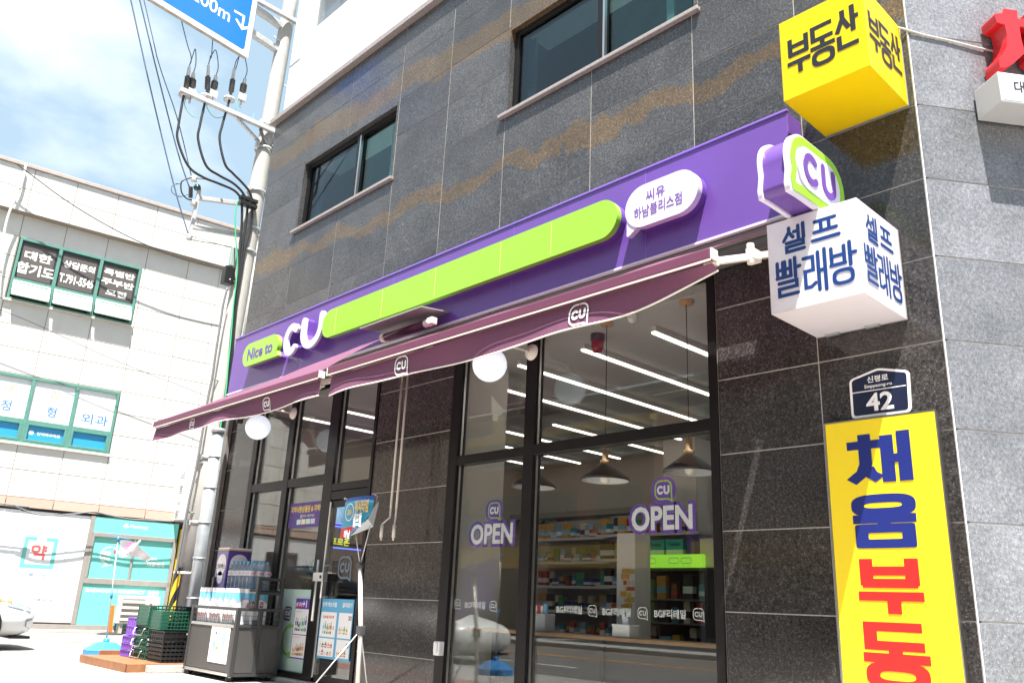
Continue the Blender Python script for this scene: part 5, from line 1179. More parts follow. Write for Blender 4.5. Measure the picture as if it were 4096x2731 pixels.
x0, z0 = ons(U_(870, -40)); x1, z1 = ons(U_(1165, 200)); xa = [ons(U_(*p)) for p in ((1215, 128), (1325, 192), (1310, 300))]
ax_ = xa[0][0], xa[0][1]; bx_ = xa[1]; hx = ons(U_(1300, 340))
mb.text('200m', O + Sd * (ons(U_(985, 85))[0] - .05) + Zv * (ons(U_(985, 85))[1] + .02), Sd, Zv, refl, h=.27, w=.78, bold=.012, z=.001)
mb.stroke([ax_, bx_, (bx_[0] , hx[1] + .06)], .045, O, Sd, Zv, refl, z=.0015, cap='flat'); mb.stroke([(bx_[0] - .13, hx[1] + .13), (bx_[0], hx[1] + .02), (bx_[0] + .13, hx[1] + .13)], .05, O, Sd, Zv, refl, z=.002, cap='round')
part('lettering', mb, RDS)
mb = MB(); mb.bar(S0 + Sd * (-1.6) + Vec((-.14, 0, 1.25)), (PX, py_(12.9), S0.z + 1.25), .12, .12, galw); mb.bar(S0 + Sd * (-1.6) + Vec((-.14, 0, .7)), (PX, py_(11.5), S0.z + .7), .12, .12, galw)
part('support_arm', mb, RDS, .01, kind='stuff')

# ================================================================== things on the pavement
G_ = mk(650, 2100, 2.484); K_ = mk(250, 2300, 3.638); B2 = mk(850, 2000, 2.1457); S2 = mk(700, 1900, 1.8875)
# ---- display trolley
CT = thing('display_trolley', 'grey steel display trolley on castors loaded with tissue and water outside the shop', 'trolley', (-10.4, -.41, 0))
cx0, cx1, cy0_, cy1_ = -11.04, -9.76, -.72, -.10
frm = M('trolley frame', (.036, .037, .039), .4, var=(10, .08)); pan = M('trolley panel', (.058, .056, .054), .5, var=(6, .05))
mb = MB(); mb.box(cx0 + .03, cx1 - .03, cy0_ + .012, cy0_ + .03, .10, .60, pan); part('front_panel', mb, CT)
mb = MB(); mb.box(cx1 - .03, cx1 - .012, cy0_ + .05, (cy0_ + cy1_) / 2 - .02, .10, .60, pan); part('side_door', mb, CT, .003)
mb = MB(); mb.box(cx1 - .03, cx1 - .012, (cy0_ + cy1_) / 2 + .02, cy1_ - .05, .10, .60, pan); part('side_door', mb, CT, .003)
mb = MB(); mb.box(cx0 + .02, cx1 - .02, cy0_ + .03, cy1_ - .02, .615, .635, frm); mb.box(cx0 + .02, cx1 - .03, cy0_ + .04, cy1_ - .01, .08, .10, frm); mb.box(cx0, cx0 + .02, cy0_ + .03, cy1_, .08, .62, pan); mb.box(cx0 + .02, cx1 - .03, cy1_ - .012, cy1_, .10, .62, pan); part('shelf', mb, CT)
mb = MB(); W_ = .035
for x, y in ((cx0, cy0_), (cx1 - .05, cy0_), (cx1 - .05, (cy0_ + cy1_) / 2 - .02), (cx1 - .05, cy1_ - .05), (cx0, cy1_ - .05)):
    mb.box(x, x + .05, y, y + .05, .06, .83 if y < -.3 and y > -.6 or True else .83, frm)
for z in (.06, .60, .795): mb.box(cx1 - .048, cx1 - .001, cy0_ + .05, cy1_ - .05, z, z + W_, frm)
for z in (.60, .795): mb.box(cx0 + .05, cx1 - .05, cy0_ + .001, cy0_ + .03, z, z + W_, frm if z > .7 else steel_lt); mb.box(cx0 + .05, cx1 - .05, cy1_ - .03, cy1_ - .002, z, z + W_, frm)
mb.box(cx0 + .05, cx1 - .05, cy0_ + .001, cy0_ + .03, .06, .095, steel_lt)
for y in (-.50, -.18):
    for x in (cx1 - .04, cx0): mb.box(x, x + .04, y, y + .04, .83, 1.19, frm)
for z in (.99, 1.155): mb.box(cx1 - .038, cx1 - .002, -.46, -.18, z, z + .035, frm)
mb.box(cx0 + .02, cx1 - .05, -.50, -.14, 1.02, 1.045, frm)
part('frame', mb, CT, .004)
mb = MB()
for i in range(22):
    x = cx0 + .06 + i * (cx1 - cx0 - .12) / 21; mb.tube([(x, cy0_ + .012, .635), (x, cy0_ + .012, .80)], .0022, frm, 4, False)
for z in (.68, .74): mb.tube([(cx0 + .05, cy0_ + .012, z), (cx1 - .05, cy0_ + .012, z)], .0022, frm, 4, False)
for i in range(10):
    y = cy0_ + .06 + i * .055; mb.tube([(cx1 - .02, y, .635), (cx1 - .02, y, .80)], .0022, frm, 4, False)
for z in (.68, .74): mb.tube([(cx1 - .02, cy0_ + .05, z), (cx1 - .02, cy1_ - .05, z)], .0022, frm, 4, False)
for i in range(5): mb.tube([(cx1 - .02, -.44 + i * .055, 1.02), (cx1 - .02, -.44 + i * .055, 1.16)], .0022, frm, 4, False)
for z in (1.06, 1.11): mb.tube([(cx1 - .02, -.46, z), (cx1 - .02, -.18, z)], .0022, frm, 4, False)
part('wire_mesh', mb, CT, kind='stuff')
for x in (cx0 + .12, cx1 - .10):
    for y in (cy0_ + .05, cy1_ - .06):
        mb = MB(); mb.tube([(x - .012, y, .032), (x + .012, y, .032)], .032, blk, 14); mb.box(x - .022, x + .022, y - .02, y + .02, .045, .062, galv); mb.bar((x - .018, y, .03), (x - .018, y, .06), .004, .03, galv); part('castor', mb, CT)
mb = MB(); y = cy0_ + .008; q0 = fy(G_(435, 1370), cy0_); q1 = fy(G_(680, 1020), cy0_)
X0, X1, Z0, Z1 = q0.x, q1.x - .02, .19, .605
mb.box(X0, X1, y - .002, y + .002, Z0, Z1, whtmat)
for k in (0, 1):
    a = X0 + .03 + k * (X1 - X0) * .5; c = a + (X1 - X0) * .42; mb.stroke(rrect(c - a, .33, .03, 4, (a + c) / 2, Z0 + .235), .005, (0, y - .002, 0), X, Zv, grn, closed=True, z=.0008)
mb.text('1+1', (X0 + .14, y - .002, Z0 + .33), X, Zv, navy, h=.10, w=.12, bold=.02, z=.001); mb.box(X0 + .08, X0 + .16, y - .0035, y - .002, Z0 + .17, Z0 + .235, GOODS[6]); mb.box(X0 + .08, X0 + .15, y - .0035, y - .002, Z0 + .10, Z0 + .168, M('pale rose', (.6, .5, .5), .5)); mb.box(X0 + .17, X0 + .24, y - .0035, y - .002, Z0 + .15, Z0 + .18, grn)
mb.prism(ring(X1 - .14, Z0 + .28, .055, .11, 12, 2), (0, y - .002, 0), X, Zv, .001, M('bottle print', (.32, .45, .66), .5)); mb.text('3,600원', (X1 - .14, y - .002, Z0 + .11), X, Zv, navy, w=.15, h=.04, z=.001)
part('price_poster', mb, CT)
# ---- tissue packs on the trolley
tw = M('tissue pack white', (.78, .78, .79), .32, coat=.4, bump=(38, .35)); tb = M('tissue pack blue', (.14, .50, .72), .3, coat=.4, bump=(38, .35)); tpk = M('tissue pack pink', (.66, .16, .26), .4)
def tissue_pack(x0, x1, label):
    y0, y1, z0, z1 = -.67, -.24, .637, 1.05
    t = thing('tissue_pack', label, 'tissue pack', ((x0 + x1) / 2, (y0 + y1) / 2, z0), 'tissue packs on the trolley')
    mb = MB()     # scalloped shrink wrap over the rolls
    out = []
    ny = 4; nx = 3
    for i in range(nx * 6): s_ = i / (nx * 6); out.append((x0 + (x1 - x0) * s_, y0 + .012 * (1 - abs(math.sin(s_ * nx * math.pi))) ))
    for i in range(ny * 6): s_ = i / (ny * 6); out.append((x1 - .012 * (1 - abs(math.sin(s_ * ny * math.pi))), y0 + (y1 - y0) * s_))
    out += [(x1, y1), (x0, y1)]
    n = len(out)
    zs = [(z0, tw), (.905, tw), (.917, tpk), (.920, tb), (1.00, tb), (1.03, tw), (z1, tw)]
    for k in range(len(zs) - 1):
        za, m_ = zs[k][0], zs[k + 1][1]; zb = zs[k + 1][0]
        if k == 1: m_ = tpk
        wav = lambda i, z: z + (.022 * math.sin(i * .55) if .90 < z < .93 else 0)
        vs = [Vec((p[0], p[1], wav(i, za))) for i, p in enumerate(out)] + [Vec((p[0], p[1], wav(i, zb))) for i, p in enumerate(out)]
        mb.add(vs, [(i, (i + 1) % n, n + (i + 1) % n, n + i) for i in range(n)], tb if k in (2, 3) else m_, True)
    mb.add([Vec((p[0], p[1], z1)) for p in out], [tuple(range(n))], tw)
    part('wrapped_rolls', mb, t)
    mb = MB(); mb.text('순한3겹', (x1 + .001, (y0 + y1) / 2 + .05, .872), Y, Zv, ink, w=.22, h=.07, bold=.012, z=.002); mb.box(x1 + .001, x1 + .003, y0 + .14, y1 - .06, .833, .85, M('pink slogan', (.72, .28, .33), .5)); mb.box(x1 + .001, x1 + .003, y0 + .26, y1 - .04, .645, .69, M('barcode grey', (.35, .35, .36), .6))
    mb.text('순한3겹', ((x0 + x1) / 2, y0 - .001, .862), X, Zv, ink, w=.17, h=.05, z=.002); mb.box(x0 + .05, x1 - .05, y0 - .003, y0 - .001, .70, .74, M('pink slogan 2', (.70, .42, .44), .5))
    part('print', mb, t)
tissue_pack(-11.0, -10.68, 'left one of three white and blue tissue packs on the trolley'); tissue_pack(-10.64, -10.32, 'middle one of three white and blue tissue packs on the trolley'); tissue_pack(-10.28, -9.96, 'right one of three tissue packs, its lettered side facing the shop door')
# ---- towel roll pack
tv = M('towel pack purple', (.085, .05, .26), .3, coat=.4, bump=(30, .3)); tg = M('towel pack gold', (.62, .42, .16), .4)
t = thing('towel_pack', 'tall purple and white kitchen towel pack behind the water bottles', 'towel pack', (-10.91, -.28, 1.046))
x0, x1, y0, y1, z0, z1 = -11.08, -10.76, -.46, -.13, 1.046, 1.57
mb = MB(); 
for (za, zb, m_) in ((z0, z0 + .12, tv), (z0 + .12, z1 - .04, tv), (z1 - .04, z1 - .022, tg), (z1 - .022, z1, tw)): mb.box(x0, x1, y0, y1, za, zb - .0005, m_)
part('wrapped_rolls', mb, t, .02)
mb = MB(); wl = M('towel label white', (.76, .75, .76), .4)
mb.prism(ring((x0 + x1) / 2, z0 + .30, .13, .14, 20, 2.2), (0, y0 - .001, 0), X, Zv, .0015, wl); mb.text('크리넥스', ((x0 + x1) / 2, y0 - .003, z0 + .28), X, Zv, ink, w=.24, h=.065, bold=.02, z=.002); mb.prism(ring((x0 + x1) / 2, z0 + .14, .08, .08, 16, 2), (0, y0 - .001, 0), X, Zv, .0015, wl)
mb.prism(ring((y0 + y1) / 2, z0 + .30, .13, .14, 20, 2.2), (x1 + .001, 0, 0), Y, Zv, .0015, wl); mb.text('크리넥스', (x1 + .003, (y0 + y1) / 2, z0 + .28), Y, Zv, ink, w=.24, h=.065, bold=.02, z=.002)
part('print', mb, t)
# ---- water bottles
pet = glassmat('clear bottle', (.80, .87, .92), 1.45, .06)
_n = pet.node_tree.nodes; _l = pet.node_tree.links; _o = [q for q in _n if q.type == 'OUTPUT_MATERIAL'][0]; _s = _o.inputs[0].links[0].from_socket
_d = _n.new('ShaderNodeBsdfDiffuse'); _d.inputs[0].default_value = (.62, .70, .78, 1); _m = _n.new('ShaderNodeMixShader'); _m.inputs[0].default_value = .16; _l.new(_s, _m.inputs[1]); _l.new(_d.outputs[0], _m.inputs[2]); _l.new(_m.outputs[0], _o.inputs[0]); capb = M('bottle cap blue', (.12, .45, .75), .4); labm = M('bottle label', (.62, .60, .64), .4); lab2 = M('bottle label pink', (.62, .22, .30), .4)
bt = thing('water_bottle', 'clear two litre water bottle with blue cap packed on the trolley shelf', 'bottle', (0, 0, 0), 'water bottles on the trolley shelf')
mb = MB(); mb.lathe((0, 0, 0), [(.001, 0), (.044, .0), (.049, .012), (.049, .06), (.045, .075), (.049, .09), (.049, .215), (.045, .245), (.030, .285), (.015, .31), (.013, .325)], pet, 14); part('body', mb, bt)
mb = MB(); mb.lathe((0, 0, 0), [(.016, .318), (.016, .342), (.001, .343)], capb, 12); part('cap', mb, bt)
mb = MB(); mb.lathe((0, 0, 0), [(.0495, .165), (.0495, .225)], labm, 14); mb.text('석수', (0, -.0505, .195), X, Zv, ink, h=.028, z=.0005); mb.text('석수', (.0505, 0, .195), Y, Zv, ink, h=.028, z=.0005); mb.prism(ring(.03, .195, .018, .02, 10, 2), (.0505, 0, 0), Y, Zv, .0005, lab2); part('label', mb, bt)
first = True
for i in range(6):
    for j in range(3):
        loc = Vec((-10.62 + i * .105, -.44 + j * .105, 1.046))
        if first: bt.location = loc; first = False
        else: dup(bt, loc)
# ---- timber deck
DK = thing('timber_deck', 'low orange brown timber deck with a back board beside the pole', 'deck', (-12.1, -.8, 0))
wood = M('orange timber', (.27, .115, .048), .6, var=(9, .2), rnd=.10, streak=(16, .15))
dx0, dx1, dy0, dy1 = -12.92, -11.26, -1.36, -.18
nb = 9
for i in range(nb):
    a = dy0 + .022 + (dy1 - dy0 - .022) * i / nb; mb = MB(); mb.box(dx0, dx1, a + .002, a + (dy1 - dy0 - .022) / nb - .002, .075, .10, wood); part('plank', mb, DK, .003)
mb = MB(); mb.box(dx0 - .002, dx1 + .002, dy0, dy0 + .021, .0, .104, wood); part('front_board', mb, DK, .004)
mb = MB(); mb.box(dx1 + .001, dx1 + .022, dy0 + .023, dy1, .0, .10, wood); part('end_board', mb, DK, .004)
mb = MB(); mb.box(dx0 - .03, dx0 - .004, dy0 + .25, dy1, .0, .16, wood); part('back_board', mb, DK, .004)
mb = MB(); mb.box(-11.22, -11.08, -1.12, -.15, .0, .09, M('worn kerb stone', (.40, .385, .36), .9, var=(7, .15), bump=(40, .5))); solo('kerb_stone', mb, 'worn grey kerb stone lying between the deck and the trolley', 'kerb stone', (-11.15, -.6, 0), bev=.012)
# ---- crates
def crate_mb(w_, d_, h_, m, closed_top=False, ribs=9, rows=2, solid_end=False):
    mb = MB(); t = .008
    for z in ([0, h_ - .014] + [h_ * k / rows - .005 for k in range(1, rows)]):
        e = .012 if z else .0
        mb.box(-w_ / 2, w_ / 2, -d_ / 2, -d_ / 2 + t, z, z + .014, m); mb.box(-w_ / 2, w_ / 2, d_ / 2 - t, d_ / 2, z, z + .014, m); mb.box(-w_ / 2, -w_ / 2 + t, -d_ / 2 + t, d_ / 2 - t, z, z + .014, m); mb.box(w_ / 2 - t, w_ / 2, -d_ / 2 + t, d_ / 2 - t, z, z + .014, m)
    for k in range(ribs + 1):
        x = -w_ / 2 + (w_ - .014) * k / ribs
        for y in (-d_ / 2 + .001, d_ / 2 - t + .001): mb.box(x, x + .014, y, y + t - .002, .014, h_ - .014, m)
    rb = int(ribs * d_ / w_)
    for k in range(rb + 1):
        y = -d_ / 2 + (d_ - .014) * k / rb
        for x in (-w_ / 2 + .001, w_ / 2 - t + .001): mb.box(x, x + t - .002, y, y + .014, .014, h_ - .014, m)
    zb = h_ - .01 if closed_top else .001
    mb.box(-w_ / 2 + t, w_ / 2 - t, -d_ / 2 + t, d_ / 2 - t, zb, zb + .006, m)
    if solid_end: mb.box(-w_ / 2 + t + .001, w_ / 2 - t - .001, -d_ / 2 + t + .002, -d_ / 2 + t + .006, .014, h_ - .014, m)
    return mb
cgreen = M('crate green', (.012, .085, .052), .42, var=(5, .1)); cblack = M('crate black', (.013, .013, .014), .45, var=(6, .15)); cviolet = M('crate violet', (.20, .085, .46), .42, var=(5, .08))
def place(name, me, label, cat, loc, group=None):
    o = put(name, me); o.location = loc; o['label'] = label; o['category'] = cat
    if group: o['group'] = group
    return o
ORD = ['lowest', 'second from the bottom', 'third from the bottom', 'fourth from the bottom', 'fifth from the bottom', 'sixth from the bottom']
mbk = crate_mb(.45, .58, .048, cblack, False, 8, 1); mek = mbk.mesh('black_crate', Vec((0, 0, 0)))
for k in range(5): place('black_crate', mek, 'shallow black crate, %s in the black stack by the trolley' % ORD[k], 'crate', (-11.575, -.60, .105 + k * .050), 'crates on the timber deck')
for k, lab in enumerate(('black crate with white lettering, lower of the two taller ones under the green crate', 'black crate with white lettering directly under the right green crate')):
    mb = crate_mb(.46, .60, .062, cblack, False, 6, 1, True); mb.box(-.221, .221, -.291, .291, .012, .05, cblack)
    mb.text('BGF로지스' if k else '냉장', (.2305, .06, .033), Y, Zv, whtmat, h=.026, bold=.02, z=.001); o = solo('black_crate', mb, lab, 'crate', (0, 0, 0), 'crates on the timber deck'); o.location = (-11.575, -.60, .358 + k * .066)
def big_green(loc, lab, w_=.36, d_=.60, h_=.235):
    mb = crate_mb(w_, d_, h_, cgreen, True, 8, 5); 
    mb.box(-w_ / 2 + .03, w_ / 2 - .03, -d_ / 2 + .002, -d_ / 2 + .007, .015, h_ - .015, cgreen); mb.box(w_ / 2 - .0075, w_ / 2 - .0015, -d_ / 2 + .01, -d_ / 2 + .10, .015, h_ - .015, cgreen); mb.box(w_ / 2 - .0075, w_ / 2 - .0015, d_ / 2 - .10, d_ / 2 - .01, .015, h_ - .015, cgreen)
    o = solo('green_crate', mb, lab, 'crate', (0, 0, 0), 'crates on the timber deck', bev=.003); o.location = loc; return o
big_green((-11.68, -.60, .494), 'dark green vented crate turned upside down on top of the black stack')
big_green((-12.14, -.60, .530), 'dark green vented crate turned upside down on the stack with wire handles', .40, .60, .26)
for k in range(3):
    mb = crate_mb(.40, .56, .135, cgreen, False, 6, 2, True)
    r_ = solo('green_crate', mb, 'green crate with wire carrying handle, %s in its stack' % ('lowest', 'middle one', 'topmost')[k], 'crate', (0, 0, 0), 'crates on the timber deck')
    hb = MB(); y = -.30; hb.tube([(-.15, -.275, .11), (-.16, y - .03, .10), (-.15, y - .05, .02), (.15, y - .05, .02), (.16, y - .03, .10), (.15, -.275, .11)], .007, steel_lt, 6); h_ = part('wire_handle', hb, r_)
    r_.location = (-12.12 + (.02, -.015, .01)[k], -.60, .105 + k * .141)
for k in range(3):
    mb = crate_mb(.36, .5, .085, cviolet, False, 5, 1, True); o = solo('violet_crate', mb, 'shallow violet crate, %s in the violet stack' % ('lowest', 'middle one', 'topmost shallow one')[k], 'crate', (0, 0, 0), 'crates on the timber deck'); o.location = (-12.54, -.66, .105 + k * .09)
mb = crate_mb(.33, .46, .235, cviolet, True, 4, 2); mb.box(-.157, .157, -.222, .222, .005, .22, cviolet); o = solo('violet_crate', mb, 'tall violet tub upside down on top of the violet stack', 'crate', (0, 0, 0), 'crates on the timber deck', bev=.006); o.location = (-12.52, -.66, .378)
# ---- flag on a blue base
def flag_stand(name, label, bx_, by_, top, cloth_pts, clothm, textfn=None, zt=1.86):
    f = thing(name, label, 'flag stand', (bx_, by_, 0)); bl = M('blue plastic', (.04, .25, .62), .4, coat=.2)
    mb = MB(); oc = [(math.cos(rad(22.5 + 45 * k)), math.sin(rad(22.5 + 45 * k))) for k in range(8)]
    lv = [(.30, 0), (.30, .075), (.305, .08), (.285, .10), (.15, .19), (.10, .20)]
    vs = [Vec((bx_ + c * r, by_ + s_ * r, z)) for r, z in lv for c, s_ in oc]
    mb.add(vs, [(i * 8 + k, i * 8 + (k + 1) % 8, (i + 1) * 8 + (k + 1) % 8, (i + 1) * 8 + k) for i in range(len(lv) - 1) for k in range(8)] + [tuple(40 + k for k in range(8))], bl)
    part('water_base', mb, f, .006)
    mb = MB(); mb.lathe((bx_, by_, .20), [(.045, 0), (.045, .05), (.02, .06)], bl, 12); part('socket', mb, f)
    mb = MB(); mb.tube([(bx_, by_, .2), top], .0095, galv, 8); part('mast', mb, f)
    tt = Vec(top); bb = Vec((bx_, by_, .2)); 
    mb = MB(); mb.tube([bb.lerp(tt, .41), bb.lerp(tt, .48)], .019, bl, 10); mb.tube([bb.lerp(tt, .97), tt + Vec((0, 0, .04))], .018, bl, 10); part('joint', mb, f, kind='stuff')
    mb = MB(); mb.tube([tt + Vec((-.10, -.12, .06)), tt + Vec((.12, .14, -.01))], .006, bl, 6); part('cross_bar', mb, f)
    mb = MB(); nu, nv = 14, 10; r = random.Random(bx_)
    A, B_2, Cc_, Dd_ = (Vec(p) for p in cloth_pts); vs = []
    for j in range(nv + 1):
        for i in range(nu + 1):
            s_, t_ = i / nu, j / nv; p = A.lerp(B_2, s_).lerp(Dd_.lerp(Cc_, s_), t_)
            k = s_ * 1.0
            p += Vec((.10 * math.sin(t_ * 7 + s_ * 3), -.08 * math.sin(t_ * 5 + s_ * 6 + 1), .05 * math.sin(s_ * 8 + t_ * 4))) * (.25 + k) * (.6 if s_ > 0 else 0); vs.append(p)
    mb.add(vs, [(j * (nu + 1) + i, j * (nu + 1) + i + 1, (j + 1) * (nu + 1) + i + 1, (j + 1) * (nu + 1) + i) for j in range(nv) for i in range(nu)], clothm, True)
    fl = part('flag_cloth', mb, f)
    if textfn: textfn(fl, vs, nu, nv)
    return f
fb = fz(K_(635, 1148), 0); FB = Vec((-14.05, -.62, 0))
def fpt(p): return fy(p, -.60)
topf = fpt(L_(1140, 490)); base_ = fpt(L_(1025, 1478))
magp = M('magenta print', (.70, .06, .26), .5); wcl = M('white flag cloth', (.74, .72, .74), .8, transl=.35)
def flagtext(fl, vs, nu, nv):
    mb = MB(); n = (vs[5 * (nu + 1) + 8] - vs[5 * (nu + 1) + 3]).normalized(); c = vs[int(nv * .45) * (nu + 1) + int(nu * .62)]
    Vv = (vs[2 * (nu + 1) + 7] - vs[8 * (nu + 1) + 7]).normalized(); Vv = (Vv - n * Vv.dot(n)).normalized()
    mb.text('커트', c + n.cross(Vv) * .07, n, Vv, magp, w=.30, h=.17, bold=.03, z=.0); part('print', mb, fl)
flag_stand('flag_stand', 'white flag with magenta print on a blue octagonal base beside the deck', base_.x, -.60, tuple(topf), [fpt(L_(1160, 510)), fpt(L_(1375, 520)), fpt(L_(1415, 690)), fpt(L_(1150, 660))], wcl, flagtext)
pcl = M('purple flag cloth', (.11, .05, .34), .8, transl=.3)
flag_stand('flag_stand', 'purple flag on a blue octagonal base at the pavement edge mirrored in the shop window', -10.0, -3.62, (-10.0, -3.62, 1.75), [(-10.05, -3.6, 1.72), (-10.75, -3.55, 1.60), (-10.9, -3.5, .75), (-10.1, -3.6, .95)], pcl)
# ---- cross-frame banner stand with a folded banner
BS = thing('banner_stand', 'metal cross frame banner stand with a blue banner hanging half folded by the door', 'banner stand', (-7.25, -.7, 0))
ys = -.70; hub = fy(B2(1268, 560), ys); low = fy(B2(1272, 1112), ys); ft = fy(B2(1250, 1560), ys)
mb = MB(); mb.tube([hub, low, Vec((ft.x + .01, ys, .02))], .022, M('satin pole', (.66, .63, .60), .35, .3), 12); part('mast', mb, BS)
mb = MB(); mb.tube([hub + Vec((0, -.03, 0)), hub + Vec((0, .03, 0))], .032, dkgrey, 14); part('hub', mb, BS)
mb = MB(); mb.box(low.x - .035, low.x + .035, low.y - .035, low.y + .035, low.z - .05, low.z + .04, dkgrey); part('leg_clamp', mb, BS, .01)
tl = fy(S2(1290, 180), ys - .04); tr = fy(S2(1508, 150), ys - .04)
for e in (Vec((tl.x + .03, ys, tl.z)), Vec((tr.x, ys, tr.z))):
    mb = MB(); mb.tube([hub, e], .006, galv, 6); part('upper_arm', mb, BS)
for e in (fy(B2(885, 1568), ys - .35), fy(B2(1325, 1568), ys + .2), fy(B2(1265, 1568), ys + .5)):
    d = (e - low); e2 = low + d * ((low.z - .01) / (low.z - e.z)); mb = MB(); mb.tube([low, e2], .007, galv, 6); part('leg', mb, BS)
cy_ = M('banner cyan', (.035, .36, .55), .5, transl=.12); cb_ = M('banner deep blue', (.02, .10, .42), .5)
bl_ = fy(S2(1242, 482), ys - .05); fold = fy(S2(1300, 472), ys - .10); rt = fy(S2(1490, 262), ys - .12)
mb = MB(); nn_ = 12
edgeL = [tl.lerp(bl_, i / nn_) for i in range(nn_ + 1)]
cornr = [tr, fy(S2(1497, 225), ys - .10), fy(S2(1470, 300), ys - .12), fy(S2(1425, 350), ys - .13), fy(S2(1375, 395), ys - .12), fold]
edgeR = smooth(cornr, 4)
edgeR = [edgeR[min(len(edgeR) - 1, int(round(i * (len(edgeR) - 1) / nn_)))] for i in range(nn_ + 1)]
nu = 10; vs = []
for a, c in zip(edgeL, edgeR):
    for i in range(nu + 1): p = a.lerp(c, i / nu); p = p + Vec((0, -.035 * math.sin(i / nu * 3.1), 0)); vs.append(p)
fs = [[], [], []]
for j in range(nn_):
    for i in range(nu): fs[1 if j == 0 else (2 if j >= nn_ - 3 and i < 9 else 0)].append((j * (nu + 1) + i, (j + 1) * (nu + 1) + i, (j + 1) * (nu + 1) + i + 1, j * (nu + 1) + i + 1))
mb.add(vs, fs[0], cy_, True); mb.add(vs, fs[1], cb_, True); mb.add(vs, fs[2], M('banner crimson', (.60, .02, .04), .5), True)
bc = part('banner_cloth', mb, BS)
# backs of the fold
mb = MB(); mb.add([edgeR[3] + Vec((0, .01, 0)), edgeR[6] + Vec((0, .012, 0)), edgeR[-1] + Vec((0, .03, .02)), tr + Vec((-.12, .10, -.3)), tr + Vec((0, .06, -.05))], [(0, 1, 2, 3, 4)], M('banner back', (.55, .62, .66), .7)); part('folded_back', mb, bc)
mb = MB(); yy = ys - .15
def onb(p): return fy(S2(*p), yy)
mb.stroke([(x, z) for x, z in ring(onb((1317, 278)).x, onb((1317, 278)).z, .072, .085, 24, 2)], .009, (0, yy, 0), X, Zv, whtmat, closed=True, z=.0); c = onb((1317, 278)); mb.text('24', (c.x, yy, c.z), X, Zv, M('banner amber', (.80, .50, .05), .5), h=.055, bold=.03, z=.001)
c = onb((1408, 232)); mb.text('워시타임', (c.x, yy, c.z), X, Zv, MATS['banner amber'], w=.24, h=.13, bold=.03, z=.001)
c = onb((1385, 335)); mb.text('셀프빨', (c.x - .01, yy - .008, c.z), X, Zv, whtmat, w=.15, h=.14, bold=.03, z=.001)
c = onb((1290, 445)); mb.text('하남', (c.x, yy + .012, c.z), X, Zv, whtmat, w=.11, h=.09, bold=.02, z=.001)
part('print', mb, bc)
mb = MB()
for p in (tl, tr): mb.tube(smooth([p + Vec((-.005, -.01, -.01)), p + Vec((.02, -.03, .01)), p + Vec((.035, 0, -.01))]), .004, steel_lt, 6)
part('hook', mb, BS, kind='stuff')
